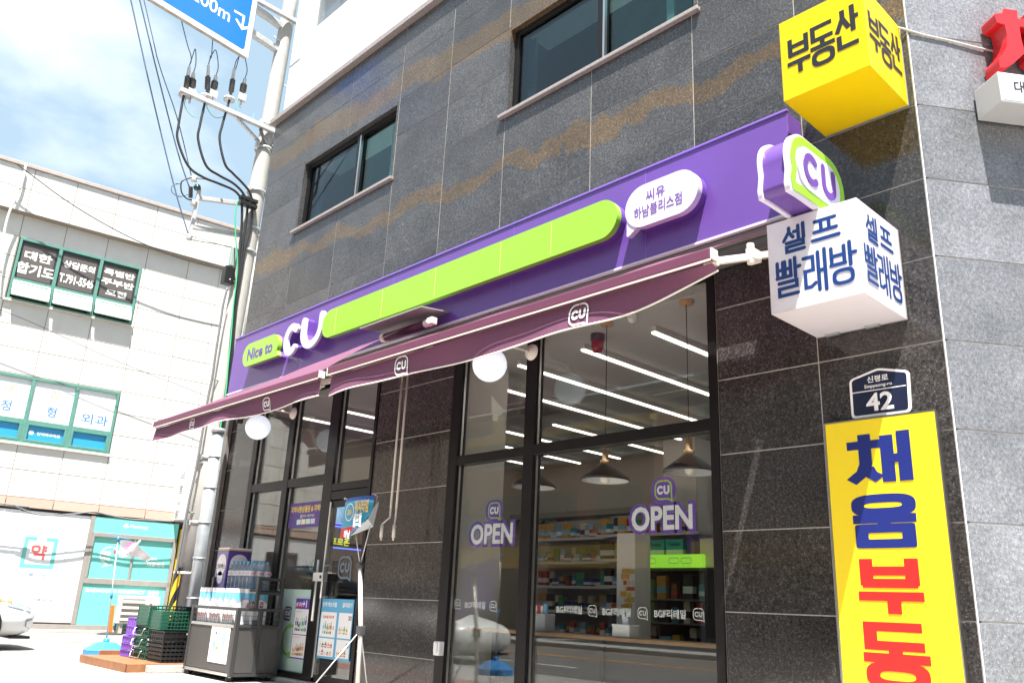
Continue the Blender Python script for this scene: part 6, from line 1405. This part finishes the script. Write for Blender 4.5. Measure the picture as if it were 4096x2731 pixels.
# ---- cars
carw = M('white car paint', (.86, .86, .85), .3, coat=.3); cglass = M('car glass', (.012, .014, .016), .05); tyre = M('tyre rubber', (.018, .018, .018), .8); chrome = M('chrome', (.7, .7, .72), .12, 1.)
def car(label, loc, rz):
    C_ = thing('white_car', label, 'car', (0, 0, 0))
    st = [(0, .55, .30, .52, .62), (.06, .70, .22, .50, .68), (.22, .80, .18, .48, .74), (.5, .86, .17, .46, .80), (1.0, .89, .17, .46, .88), (1.45, .90, .18, .46, .94), (2.3, .90, .18, .46, .96), (3.2, .90, .18, .46, .98), (3.8, .88, .20, .48, 1.0), (4.25, .82, .24, .50, .96), (4.42, .68, .34, .54, .88), (4.46, .55, .40, .56, .80)]
    mb = MB(); n = 22; vs = []
    for x, hw, zb, zm, zt in st:
        for k in range(n):
            t = 2 * math.pi * k / n; c, s_ = math.cos(t), math.sin(t); e = 2 / 3.4
            yv = hw * math.copysign(abs(c) ** e, c); zc2 = (zb + zt) / 2; zv = zc2 + (zt - zb) / 2 * math.copysign(abs(s_) ** e, s_); vs.append(Vec((-x, yv, zv)))
    fs = [(i * n + k, i * n + (k + 1) % n, (i + 1) * n + (k + 1) % n, (i + 1) * n + k) for i in range(len(st) - 1) for k in range(n)] + [tuple(reversed(range(n))), tuple((len(st) - 1) * n + k for k in range(n))]
    mb.add(vs, fs, carw, True); body = part('body', mb, C_)
    st2 = [(1.25, .70, .90, .93), (1.75, .72, .92, 1.26), (2.2, .66, .93, 1.42), (3.0, .65, .94, 1.44), (3.6, .66, .95, 1.30), (4.15, .68, .95, .99)]
    mb = MB(); vs = []
    for x, hw, zb, zt in st2:
        for k in range(n):
            t = 2 * math.pi * k / n; c, s_ = math.cos(t), math.sin(t); e = 2 / 3.6
            zn = math.copysign(abs(s_) ** e, s_); yv = (hw - .10 * max(0, zn)) * math.copysign(abs(c) ** e, c); vs.append(Vec((-x, yv, (zb + zt) / 2 + (zt - zb) / 2 * zn)))
    mb.add(vs, [(i * n + k, i * n + (k + 1) % n, (i + 1) * n + (k + 1) % n, (i + 1) * n + k) for i in range(len(st2) - 1) for k in range(n)] + [tuple(reversed(range(n)))], cglass, True); part('cabin_glass', mb, C_)
    mb = MB(); mb.sphere((-2.75, 0, 1.415), .60, carw, 20, 8, .07); part('roof', mb, C_)
    for x in (.86, 3.55):
        for sg in (-1, 1):
            mb = MB(); mb.tube([(-x, sg * .70, .325), (-x, sg * .888, .325)], .36, blk, 24); part('wheel_arch', mb, C_)
            mb = MB(); mb.tube([(-x, sg * .72, .31), (-x, sg * .905, .31)], .31, tyre, 24); wh = part('wheel', mb, C_)
            mb = MB(); mb.lathe((-x, sg * .906, .31), [(.19, 0), (.20, .008), (.17, .012), (.05, .004), (.001, .01)], chrome, 20, axis=(0, sg, 0)); part('rim', mb, wh)
    for sg in (-1, 1):
        def sp_(x, z, o=.006):
            i = max(k for k in range(len(st)) if st[k][0] <= x) if x < 4.4 else 0; a, b2 = st[i], st[min(i + 1, len(st) - 1)]; f_ = (x - a[0]) / max(1e-6, b2[0] - a[0]); hw, zb, zm, zt = (a[k] + (b2[k] - a[k]) * f_ for k in (1, 2, 3, 4))
            zn = max(-1, min(1, (z - (zb + zt) / 2) / ((zt - zb) / 2))); yv = hw * (1 - abs(zn) ** 3.4) ** (1 / 3.4); return Vec((-x, sg * (yv + o), z))
        mb = MB(); up = [sp_(x, z) for x, z in ((.10, .60), (.22, .655), (.42, .705), (.62, .735), (.78, .752))]; lo = [sp_(x, z) for x, z in ((.12, .545), (.25, .58), (.45, .62), (.62, .66), (.78, .75))]
        mb.add(up + lo, [(i, i + 1, 5 + i + 1, 5 + i) for i in range(4)], M('headlamp glass', (.30, .33, .36), .08, .3, coat=1), True); hd = part('headlight', mb, C_)
        up = [sp_(x, z, .008) for x, z in ((.40, .698), (.60, .728), (.76, .748))]; lo = [sp_(x, z, .008) for x, z in ((.40, .665), (.60, .695), (.76, .742))]
        mb = MB(); mb.add(up + lo, [(0, 1, 4, 3), (1, 2, 5, 4)], M('indicator orange', (.75, .20, .03), .2, coat=1), True); part('indicator', mb, hd)
        mb = MB(); mb.add([sp_(.06, .30), sp_(.16, .34), sp_(.17, .44), sp_(.07, .46)], [(0, 1, 2, 3)], M('fog lamp trim', (.30, .31, .32), .3)); part('fog_lamp', mb, C_)
    mb = MB(); mb.box(-.30, -.02, -.62, .62, .16, .20, blk); part('lower_lip', mb, C_, .01)
    C_.location = loc; C_.rotation_euler = (0, 0, rz); C_.scale = (1.08, 1.08, 1.08); return C_
nose = fx(L_(322, 1290), -15.75)
car('front corner of a white car standing in the side street at the left edge', (-16.45, nose.y + .03, -.02), rad(90))
car('white car parked along the kerb outside the left edge, mirrored in the shop door', (-13.2, -6.3, -.12), 0)

# ================================================================== inside the shop
steelblk = M('pendant black', (.016, .017, .018), .45); oak = M('pendant oak', (.50, .30, .15), .5, var=(20, .15)); bulb = M('bulb', (.9, .85, .75), .2, emit=.03)
for xx, lab in ((-4.0, 'black cone pendant lamp nearest the right window frame'), (-4.91, 'black cone pendant lamp hanging in the middle of the wide pane'), (-5.82, 'black cone pendant lamp half hidden by the window mullion')):
    pl_ = thing('pendant_lamp', lab, 'lamp', (xx, .23, 3.62), 'pendant lamps in the window'); yy = .23
    mb = MB(); mb.lathe((xx, yy, 2.10), [(.215, -.005), (.222, .0), (.215, .022), (.075, .125), (.05, .15), (.001, .152)], steelblk, 36); sh = part('shade', mb, pl_)
    mb = MB(); mb.lathe((xx, yy, 2.10), [(.212, -.004), (.208, .018), (.07, .12), (.001, .13)], M('shade inside white', (.7, .72, .74), .5), 36); part('lining', mb, sh)
    mb = MB(); mb.sphere((xx, yy, 2.115), .042, bulb, 16, 10); part('bulb', mb, sh)
    mb = MB(); mb.lathe((xx, yy, 2.25), [(.001, 0), (.048, 0), (.048, .03), (.030, .04), (.030, .13), (.001, .135)], oak, 20); part('neck', mb, pl_)
    mb = MB(); mb.tube([(xx, yy, 2.38), (xx, yy, 3.60)], .004, blk, 6); part('cord', mb, pl_)
    mb = MB(); mb.lathe((xx, yy, 3.62), [(.001, -.04), (.058, -.04), (.062, -.035), (.062, 0)], oak, 24); part('ceiling_rose', mb, pl_)
led = M('led strip', (1, .93, .84), .5, emit=1.1); hous = M('strip housing', (.60, .59, .57), .5)
for xx, ya, yb_ in ((-2.75, .62, 5.8), (-3.70, .62, 5.8), (-4.64, .60, 5.8), (-5.55, .60, 5.8), (-6.50, .60, 5.8), (-7.42, .95, 5.0), (-8.32, 3.09, 5.8), (-9.27, 3.04, 5.8), (-10.2, .60, 5.8), (-11.15, .60, 5.8)):
    t = thing('ceiling_light', 'long slim strip light on the shop ceiling', 'ceiling light', (xx, ya, 3.62), 'strip lights on the shop ceiling')
    mb = MB(); mb.box(xx - .03, xx + .03, ya, yb_, 3.565, 3.6195, hous); part('housing', mb, t)
    mb = MB(); mb.box(xx - .022, xx + .022, ya + .005, yb_ - .005, 3.545, 3.5645, led); part('diffuser', mb, t)
F_ = mk(2000, 1150, 1.8445)
bc_ = fz(F_(720, 345), 3.62); RB = thing('warning_beacon', 'red warning beacon with black base hanging under the shop ceiling', 'beacon', bc_)
mb = MB(); mb.lathe(bc_, [(.07, 0), (.07, -.07), (.062, -.075)], blk, 20); part('base', mb, RB)
mb = MB(); mb.lathe(bc_, [(.062, -.076), (.062, -.14), (.045, -.185), (.001, -.195)], M('red lens', (.42, .008, .01), .1, coat=1, transl=.4), 20); part('lens', mb, RB)
c = fz(F_(260, 900), 3.60); mb = MB(); mb.box(c.x - .42, c.x + .42, c.y - .42, c.y + .42, 3.585, 3.6195, M('cassette beige', (.50, .47, .44), .6)); ac2 = solo('ceiling_cassette', mb, 'square ceiling air conditioner grille between the strip lights', 'air conditioner', c, bev=.01)
mb = MB()
for i in range(9): mb.box(c.x - .28, c.x + .28, c.y - .28 + i * .065, c.y - .25 + i * .065, 3.578, 3.5845, M('grille grey', (.22, .21, .20), .7))
part('grille', mb, ac2, kind='stuff')
c = fz(F_(975, 200), 3.62); mb = MB(); mb.lathe(c, [(.05, 0), (.05, -.03), (.035, -.07), (.001, -.085)], wht, 16); solo('smoke_detector', mb, 'white smoke detector on the ceiling near the pendant lamps', 'smoke detector', c)
c = fz(F_(1290, 790), 3.60); mb = MB(); mb.box(c.x - .25, c.x + .25, c.y - .12, c.y + .12, 3.60, 3.6195, hous); solo('ceiling_vent', mb, 'pale rectangular vent plate on the shop ceiling', 'vent', c, bev=.004)
# window bar table
TB = thing('window_bar', 'long wooden bar table standing behind the wide window', 'table', (-5.2, .45, 0)); tw_ = M('bar oak', (.36, .21, .11), .5, var=(8, .15))
mb = MB(); mb.box(-6.72, -3.70, .26, .62, .735, .765, tw_); part('table_top', mb, TB, .003)
mb = MB(); mb.box(-6.72, -3.70, .60, .618, .06, .734, M('added dark panel', (.03, .03, .032), .6)); part('added_dark_panel', mb, TB)  # dark panel added under the table so the mirrored street stands out
for x in (-6.6, -5.2, -3.8): mb = MB(); mb.box(x, x + .04, .52, .56, .06, .735, blk); part('leg', mb, TB)
q = fy(E_ := mk(2200, 1900, 1.8875)(570, 1170), .40); ti = thing('tissue_box', 'white lidded tissue box with a sheet sticking out on the window bar', 'tissue box', (q.x, .40, .765))
mb = MB(); mb.box(q.x - .095, q.x + .095, .33, .47, .766, .86, wht); mb.box(q.x - .10, q.x + .10, .325, .475, .855, .875, wht); part('box', mb, ti, .012)
mb = MB(); mb.add([(q.x - .03, .40, .874), (q.x + .03, .40, .874), (q.x + .02, .41, .93), (q.x - .035, .39, .945)], [(0, 1, 2, 3)], whtmat); part('sheet', mb, ti)
q = fy(mk(1700, 1900, 1.8867)(880, 1120), .42); hb = thing('straw_holder', 'grey straw and cup holder on the window bar', 'holder', (q.x, .42, .765))
mb = MB(); mb.box(q.x - .10, q.x + .10, .36, .50, .766, .93, M('holder grey', (.42, .44, .47), .4)); part('tray', mb, hb, .006)
for i, cc in enumerate((wht, redp, wht, GOODS[6])): mb = MB(); mb.box(q.x - .07 + i * .04, q.x - .04 + i * .04, .39, .42, .93, 1.0 + .02 * (i % 2), cc); part('straw_bundle', mb, hb)
mb = MB(); mb.lathe((q.x - .15, .42, .766), [(.03, 0), (.033, .12), (.03, .14), (.001, .141)], M('cup pale', (.55, .62, .60), .4), 16); solo('cup', mb, 'pale green tumbler beside the straw holder', 'cup', (q.x - .15, .42, .766))
# white pillar with notices
E2 = mk(2200, 1900, 1.8875)
def at_y(p, y): return fy(E2(*p), y)
a = at_y((505, 600), 1.3); c = at_y((642, 600), 1.3); pil = thing('notice_pillar', 'white pillar in the shop plastered with orange notices', 'pillar', ((a.x + c.x) / 2, 1.45, .06))
mb = MB(); mb.box(a.x, c.x, 1.3, 1.55, .06, 1.75, M('pillar white', (.78, .77, .75), .5)); part('column', mb, pil)
r = random.Random(5)
for i in range(14):
    x = a.x + .05 + r.random() * (c.x - a.x - .14); z = 1.02 + (i % 7) * .055; mb = MB(); mb.box(x, x + r.uniform(.05, .10), 1.294 - .001 * i, 1.2985 - .001 * i, z, z + r.uniform(.03, .05), [GOODS[3], GOODS[9], GOODS[3], yel, GOODS[2], GOODS[7]][i % 6]); part('notice', mb, pil)
# open chiller with green canopy
ya = 2.0; a = at_y((655, 645), ya); c = at_y((1160, 645), ya); cx0c, cx1c = a.x, c.x; zc0 = .06
CH = thing('open_chiller', 'dark open chiller cabinet with a bright green canopy in the shop', 'chiller', ((cx0c + cx1c) / 2, 2.3, .06))
chd = M('chiller dark', (.035, .036, .04), .5); mb = MB(); mb.box(cx0c, cx0c + .04, ya, ya + .6, zc0, 1.42, chd); mb.box(cx1c, cx1c + .04, ya, ya + .6, zc0, 1.42, chd); mb.box(cx0c + .04, cx1c, ya + .55, ya + .6, zc0, 1.42, M('chiller back', (.10, .10, .11), .6)); mb.box(cx0c + .04, cx1c, ya, ya + .55, zc0, .55, chd); mb.box(cx0c, cx1c + .04, ya, ya + .6, 1.42, 1.45, chd); part('cabinet', mb, CH)
mb = MB(); mb.box(cx0c - .0, cx1c + .03, ya - .06, ya - .005, 1.45, 1.585, M('canopy lime', (.26, .62, .04), .35, emit=.25))
for i, px in enumerate((.12, .27, .62, .8)): mb.stroke(rrect(.13, .055, .025, 4, cx0c + (cx1c - cx0c) * px, 1.52), .006, (0, ya - .06, 0), X, Zv, whtmat, closed=True, z=.001)
part('canopy', mb, CH, .01)
for z in (.62, .88, 1.12): mb = MB(); mb.box(cx0c + .04, cx1c, ya + .02, ya + .55, z, z + .015, M('chiller shelf', (.20, .20, .21), .5)); part('shelf', mb, CH)
# shelves with goods
pr = []
def proto(name, w_, d_, h_, m, cap=None):
    mb = MB(); mb.box(-w_ / 2, w_ / 2, -d_ / 2, d_ / 2, 0, h_, m); mb.box(-w_ / 2 - .0008, w_ / 2 + .0008, -d_ / 2 - .0008, d_ / 2 + .0008, h_ * .25, h_ * .55, cap or whtmat); return mb.mesh(name, Vec((0, 0, 0)))
PRO = [proto('boxed_product', (.07, .10, .08, .12, .09)[k % 5], .07, (.16, .24, .20, .14, .22)[(k * 2) % 5], GOODS[k], GOODS[(k * 3 + 7) % 10] if k % 2 else whtmat) for k in range(10)] + [proto('boxed_product', .15, .07, .12, GOODS[k], whtmat) for k in (2, 4, 6)]
r = random.Random(11)
for z in (.635, .895, 1.135):
    x = cx0c + .10
    while x < cx1c - .06: place('boxed_product', PRO[r.randrange(13)], 'small packed product standing in the open chiller', 'product', (x, ya + r.uniform(.10, .2), z), 'products in the open chiller'); x += r.uniform(.12, .2)
for i, (dx, m1) in enumerate(((.22, GOODS[0]), (.47, GOODS[0]))):
    mb = MB(); w_ = .22; mb.box(-w_ / 2, w_ / 2, -.1, .1, 0, .30, tw); mb.box(-w_ / 2 - .001, w_ / 2 + .001, -.101, .101, .19, .30, M('pack teal', (.03, .36, .36), .4)); mb.prism(ring(.02, .10, .035, .04, 12, 2), (0, -.101, 0), X, Zv, .001, redp)
    mb.text('Kleenex', (0, -.102, .25), X, Zv, ink, w=.15, h=.04, bold=.02, z=.001)
    o = solo('tissue_pack', mb, ('left teal and white tissue pack on the chiller top', 'right teal and white tissue pack on the chiller top')[i], 'tissue pack', (0, 0, 0)); o.location = (cx0c + dx, ya + .15, 1.452)
mb = MB(); mb.box(-.05, .05, -.08, .08, 0, .34, violet); o = solo('towel_pack', mb, 'slim dark violet towel pack on the chiller top beside the teal packs', 'towel pack', (0, 0, 0), bev=.01); o.location = (cx0c + .66, ya + .15, 1.452)
mb = MB(); mb.box(-.13, .13, -.1, .1, 0, .30, M('pack cream', (.60, .56, .50), .5)); o = solo('tissue_pack', mb, 'cream coloured carton at the right end of the chiller top', 'carton', (0, 0, 0), bev=.01); o.location = (cx0c + .92, ya + .15, 1.452)
shm = M('shelf grey', (.36, .36, .37), .5)
def gondola(x0, x1, y, zs, label):
    gd_ = thing('display_shelf', label, 'shelf', ((x0 + x1) / 2, y, .06)); mb = MB(); mb.box(x0, x1, y + .30, y + .33, .06, zs[-1] + .32, M('shelf back', (.40, .385, .37), .6)); part('back_panel', mb, gd_)
    for z in zs: mb = MB(); mb.box(x0, x1, y, y + .30, z, z + .02, shm); mb.box(x0, x1, y - .012, y - .001, z - .01, z + .03, whtmat); part('shelf_board', mb, gd_)
    for z in zs:
        x = x0 + .08
        while x < x1 - .08:
            k = r.randrange(13); place('boxed_product', PRO[k], 'small packed product standing on the display shelves', 'product', (x, y + r.uniform(.06, .12), z + .021), 'products on the display shelves'); x += r.uniform(.085, .14)
gondola(-9.5, -7.95, 4.0, (.25, .60, .95, 1.30, 1.65, 2.0), 'grey display shelf packed with goods behind the narrow pane')
gondola(-7.9, -6.2, 3.6, (.25, .60, .95, 1.30, 1.65, 1.98), 'grey display shelf packed with goods behind the wide pane')
mb = MB(); Dd = mk(1700, 1900, 1.8867); q0, q1 = fy(Dd(832, 378), 6.15), fy(Dd(1063, 265), 6.15); mb.box(q0.x, q1.x, 6.16, 6.18, q0.z - .02, q1.z + .02, M('poster grey', (.48, .46, .48), .5)); w3_ = (q1.x - q0.x) / 3
DP = solo('art_poster', mb, 'wide poster with a coffee cup and a heart picture on the back wall', 'poster', (q0.x, 6.17, q0.z))
mb = MB(); mb.box(q0.x + .02, q0.x + w3_ - .02, 6.155, 6.1585, q0.z + .02, q1.z - .02, ink); mb.prism(ring(q0.x + w3_ / 2, q0.z + .10, .07, .045, 12, 2), (0, 6.155, 0), X, Zv, .001, whtmat); mb.box(q1.x - w3_ + .02, q1.x - .02, 6.155, 6.1585, (q0.z + q1.z) / 2, q1.z - .02, GOODS[1]); mb.box(q1.x - w3_ + .02, q1.x - .02, 6.155, 6.1585, q0.z + .02, (q0.z + q1.z) / 2, GOODS[2])
for k, t in enumerate(('delaffe', 'x', 'art')): mb.text(t, (q0.x + w3_ * 1.5, 6.158, q1.z - .07 - k * .09), X, Zv, ink, h=.05, z=.001, bold=.01)
part('picture', mb, DP)
# potted plant behind the second pane
q = fy(B2(830, 660), .40); pp_ = thing('potted_plant', 'orchid like potted plant with strap leaves behind the notice pane', 'plant', (q.x, .40, q.z - .12))
mb = MB(); mb.lathe((q.x, .40, q.z - .20), [(.001, 0), (.07, 0), (.095, .13), (.10, .17), (.085, .175), (.08, .15)], M('pot ochre', (.42, .30, .12), .5), 18); part('pot', mb, pp_)
mb = MB(); mb.box(q.x - .16, q.x + .16, .28, .52, .06, q.z - .20, M('plant stand', (.10, .09, .09), .6)); part('stand', mb, pp_)
lf = M('strap leaf', (.05, .11, .06), .5)
for k in range(13):
    a = k * 2.4; ln = r.uniform(.14, .26); up = r.uniform(.16, .34); pts = [Vec((q.x, .40, q.z - .03)) + Vec((math.cos(a) * ln * t, math.sin(a) * ln * t * .5, up * (1.7 * t - .8 * t * t))) for t in (0, .25, .5, .75, 1)]
    mb = MB(); vs = []
    for i, p in enumerate(pts): wv = .014 * (1 - abs(i / 4 - .4)); s_ = Vec((-math.sin(a), math.cos(a), 0)) * wv; vs += [p - s_, p + s_ + Vec((0, 0, .004))]
    mb.add(vs, [(2 * i, 2 * i + 1, 2 * i + 3, 2 * i + 2) for i in range(4)], lf, True); part('leaf', mb, pp_)
mb = MB(); mb.lathe((q.x, .40, q.z - .04), [(.10, 0), (.15, .05), (.11, .03)], M('ribbon cream', (.55, .50, .36), .6), 12); part('ribbon', mb, pp_)
# screen and lit drink shelves on the end wall, seen through the door
def xw(p): return fx(B2(*p), -12.05)
a, c = xw((1018, 212)), xw((1345, -10)); TV = thing('menu_screen', 'glowing blue screen on the end wall seen through the glass door', 'screen', (-12.08, (a.y + c.y) / 2, (a.z + c.z) / 2))
scr = bpy.data.materials.new('screen'); scr.use_nodes = True; sn_ = scr.node_tree.nodes; sk = scr.node_tree.links; bb_ = sn_['Principled BSDF']; tn = sn_.new('ShaderNodeTexNoise'); tn.inputs['Scale'].default_value = 3.5; tn.inputs['Detail'].default_value = 4
cr_ = sn_.new('ShaderNodeValToRGB'); cr_.color_ramp.elements[0].position = .38; cr_.color_ramp.elements[0].color = (.01, .06, .30, 1); cr_.color_ramp.elements[1].position = .64; cr_.color_ramp.elements[1].color = (.35, .62, .85, 1)
g_ = sn_.new('ShaderNodeNewGeometry'); sk.new(g_.outputs['Position'], tn.inputs['Vector']); sk.new(tn.outputs['Fac'], cr_.inputs[0]); sk.new(cr_.outputs[0], bb_.inputs['Emission Color']); bb_.inputs['Emission Strength'].default_value = .35; bb_.inputs['Base Color'].default_value = (0, 0, 0, 1)
mb = MB(); mb.box(-12.11, -12.065, a.y, c.y, a.z, c.z, blk); part('bezel', mb, TV); mb = MB(); mb.box(-12.0645, -12.06, a.y + .02, c.y - .02, a.z + .03, c.z - .02, scr); part('display', mb, TV)
neon = M('blue neon', (.05, .10, 1.0), .4, emit=1.3); LS = thing('drinks_fridge', 'dark drinks fridge edged with blue neon below the glowing screen', 'fridge', (-12.03, (a.y + c.y) / 2, .06))
mb = MB(); mb.box(-12.11, -11.95, a.y - .1, c.y + .3, .06, a.z - .06, M('fridge black', (.012, .012, .016), .35)); part('cabinet', mb, LS)
for pz in (205, 232, 415): z = xw((1100, pz)).z; mb = MB(); mb.box(-11.949, -11.94, a.y - .08, c.y + .28, z - .008, z + .008, neon); part('neon_edge', mb, LS)
mb = MB(); c1 = xw((1065, 358)); mb.text('프로존', (-11.945, c1.y, c1.z), Y, Zv, M('neon yellow', (.55, .6, .05), .5, emit=.4), w=.36, h=.11, bold=.03, z=.002); part('lettering', mb, LS)
for k in range(7): mb = MB(); y = a.y + .02 + k * .12; z = xw((1100, 300)).z; mb.box(-11.948, -11.91, y, y + .06, z - .05, z + .07, GOODS[(k * 3) % 10]); part('bottle', mb, LS)
mb = MB(); t0, t1 = fy(B2(578, 150), .04), fy(B2(528, 720), .04)
for k in range(9): z = t1.z + (t0.z - t1.z) * k / 9; mb.box(-10.43, -10.405, .03, .036, z, z + (t0.z - t1.z) / 9 - .004, whtmat if k % 2 else M('tape violet', (.12, .08, .3), .5))
solo('height_tape', mb, 'white and violet height tape stuck beside the second window post', 'tape', (-10.42, .033, 1.5))

# ================================================================== street opposite (only seen mirrored in glass and polished stone)
def block(label, x0, x1, h, m, wm, nx, nz, y=-21, band=None):
    b_ = thing('street_building', label, 'building', ((x0 + x1) / 2, y, 0), None)
    mb = MB(); mb.box(x0, x1, y - 10, y, 0, h, m); part('wall', mb, b_)
    if band: mb = MB(); mb.box(x0 - .2, x1 + .2, y, y + .5, h - 1.1, h + .2, band); part('cornice', mb, b_, .02)
    dx = (x1 - x0) / nx
    for i in range(nx):
        for j in range(nz):
            z = 4.2 + j * 3.1
            if z + 2 > h: continue
            mb = MB(); mb.box(x0 + i * dx + dx * .16, x0 + (i + 1) * dx - dx * .16, y, y + .06, z, z + 1.7, wm); mb.box(x0 + i * dx + dx * .14, x0 + (i + 1) * dx - dx * .14, y, y + .14, z - .12, z, concrete); part('window', mb, b_)
    mb = MB(); mb.box(x0 + .3, x1 - .3, y, y + .12, .3, 2.6, M('shopfront dark', (.03, .032, .035), .2)); mb.box(x0, x1, y, y + .5, 2.7, 3.6, band or M('sign band', (.30, .12, .08), .5)); part('shopfront', mb, b_)
wmd = M('window dark teal', (.02, .06, .06), .08)
block('plain beige apartment block across the road', -58, -36, 13, M('beige render', (.44, .40, .34), .85, var=(.5, .1)), wmd, 7, 3)
block('brown brick house across the road', -34, -20, 9.5, M('brown brick', (.20, .11, .075), .85, var=(6, .2)), wmd, 4, 2, band=M('ochre cornice', (.55, .36, .06), .6))
block('grey office block across the road', -18, -3, 12.5, M('grey render 2', (.30, .30, .30), .85, var=(.8, .1)), wmd, 5, 3, band=M('ochre cornice 2', (.60, .42, .05), .6))
block('cream shop house across the road', -1, 14, 8.5, M('cream render', (.48, .45, .38), .85, var=(.8, .1)), wmd, 5, 2)
block('red brick block across the road', 16, 34, 14, M('red brick', (.24, .10, .07), .85, var=(6, .2)), wmd, 6, 4)
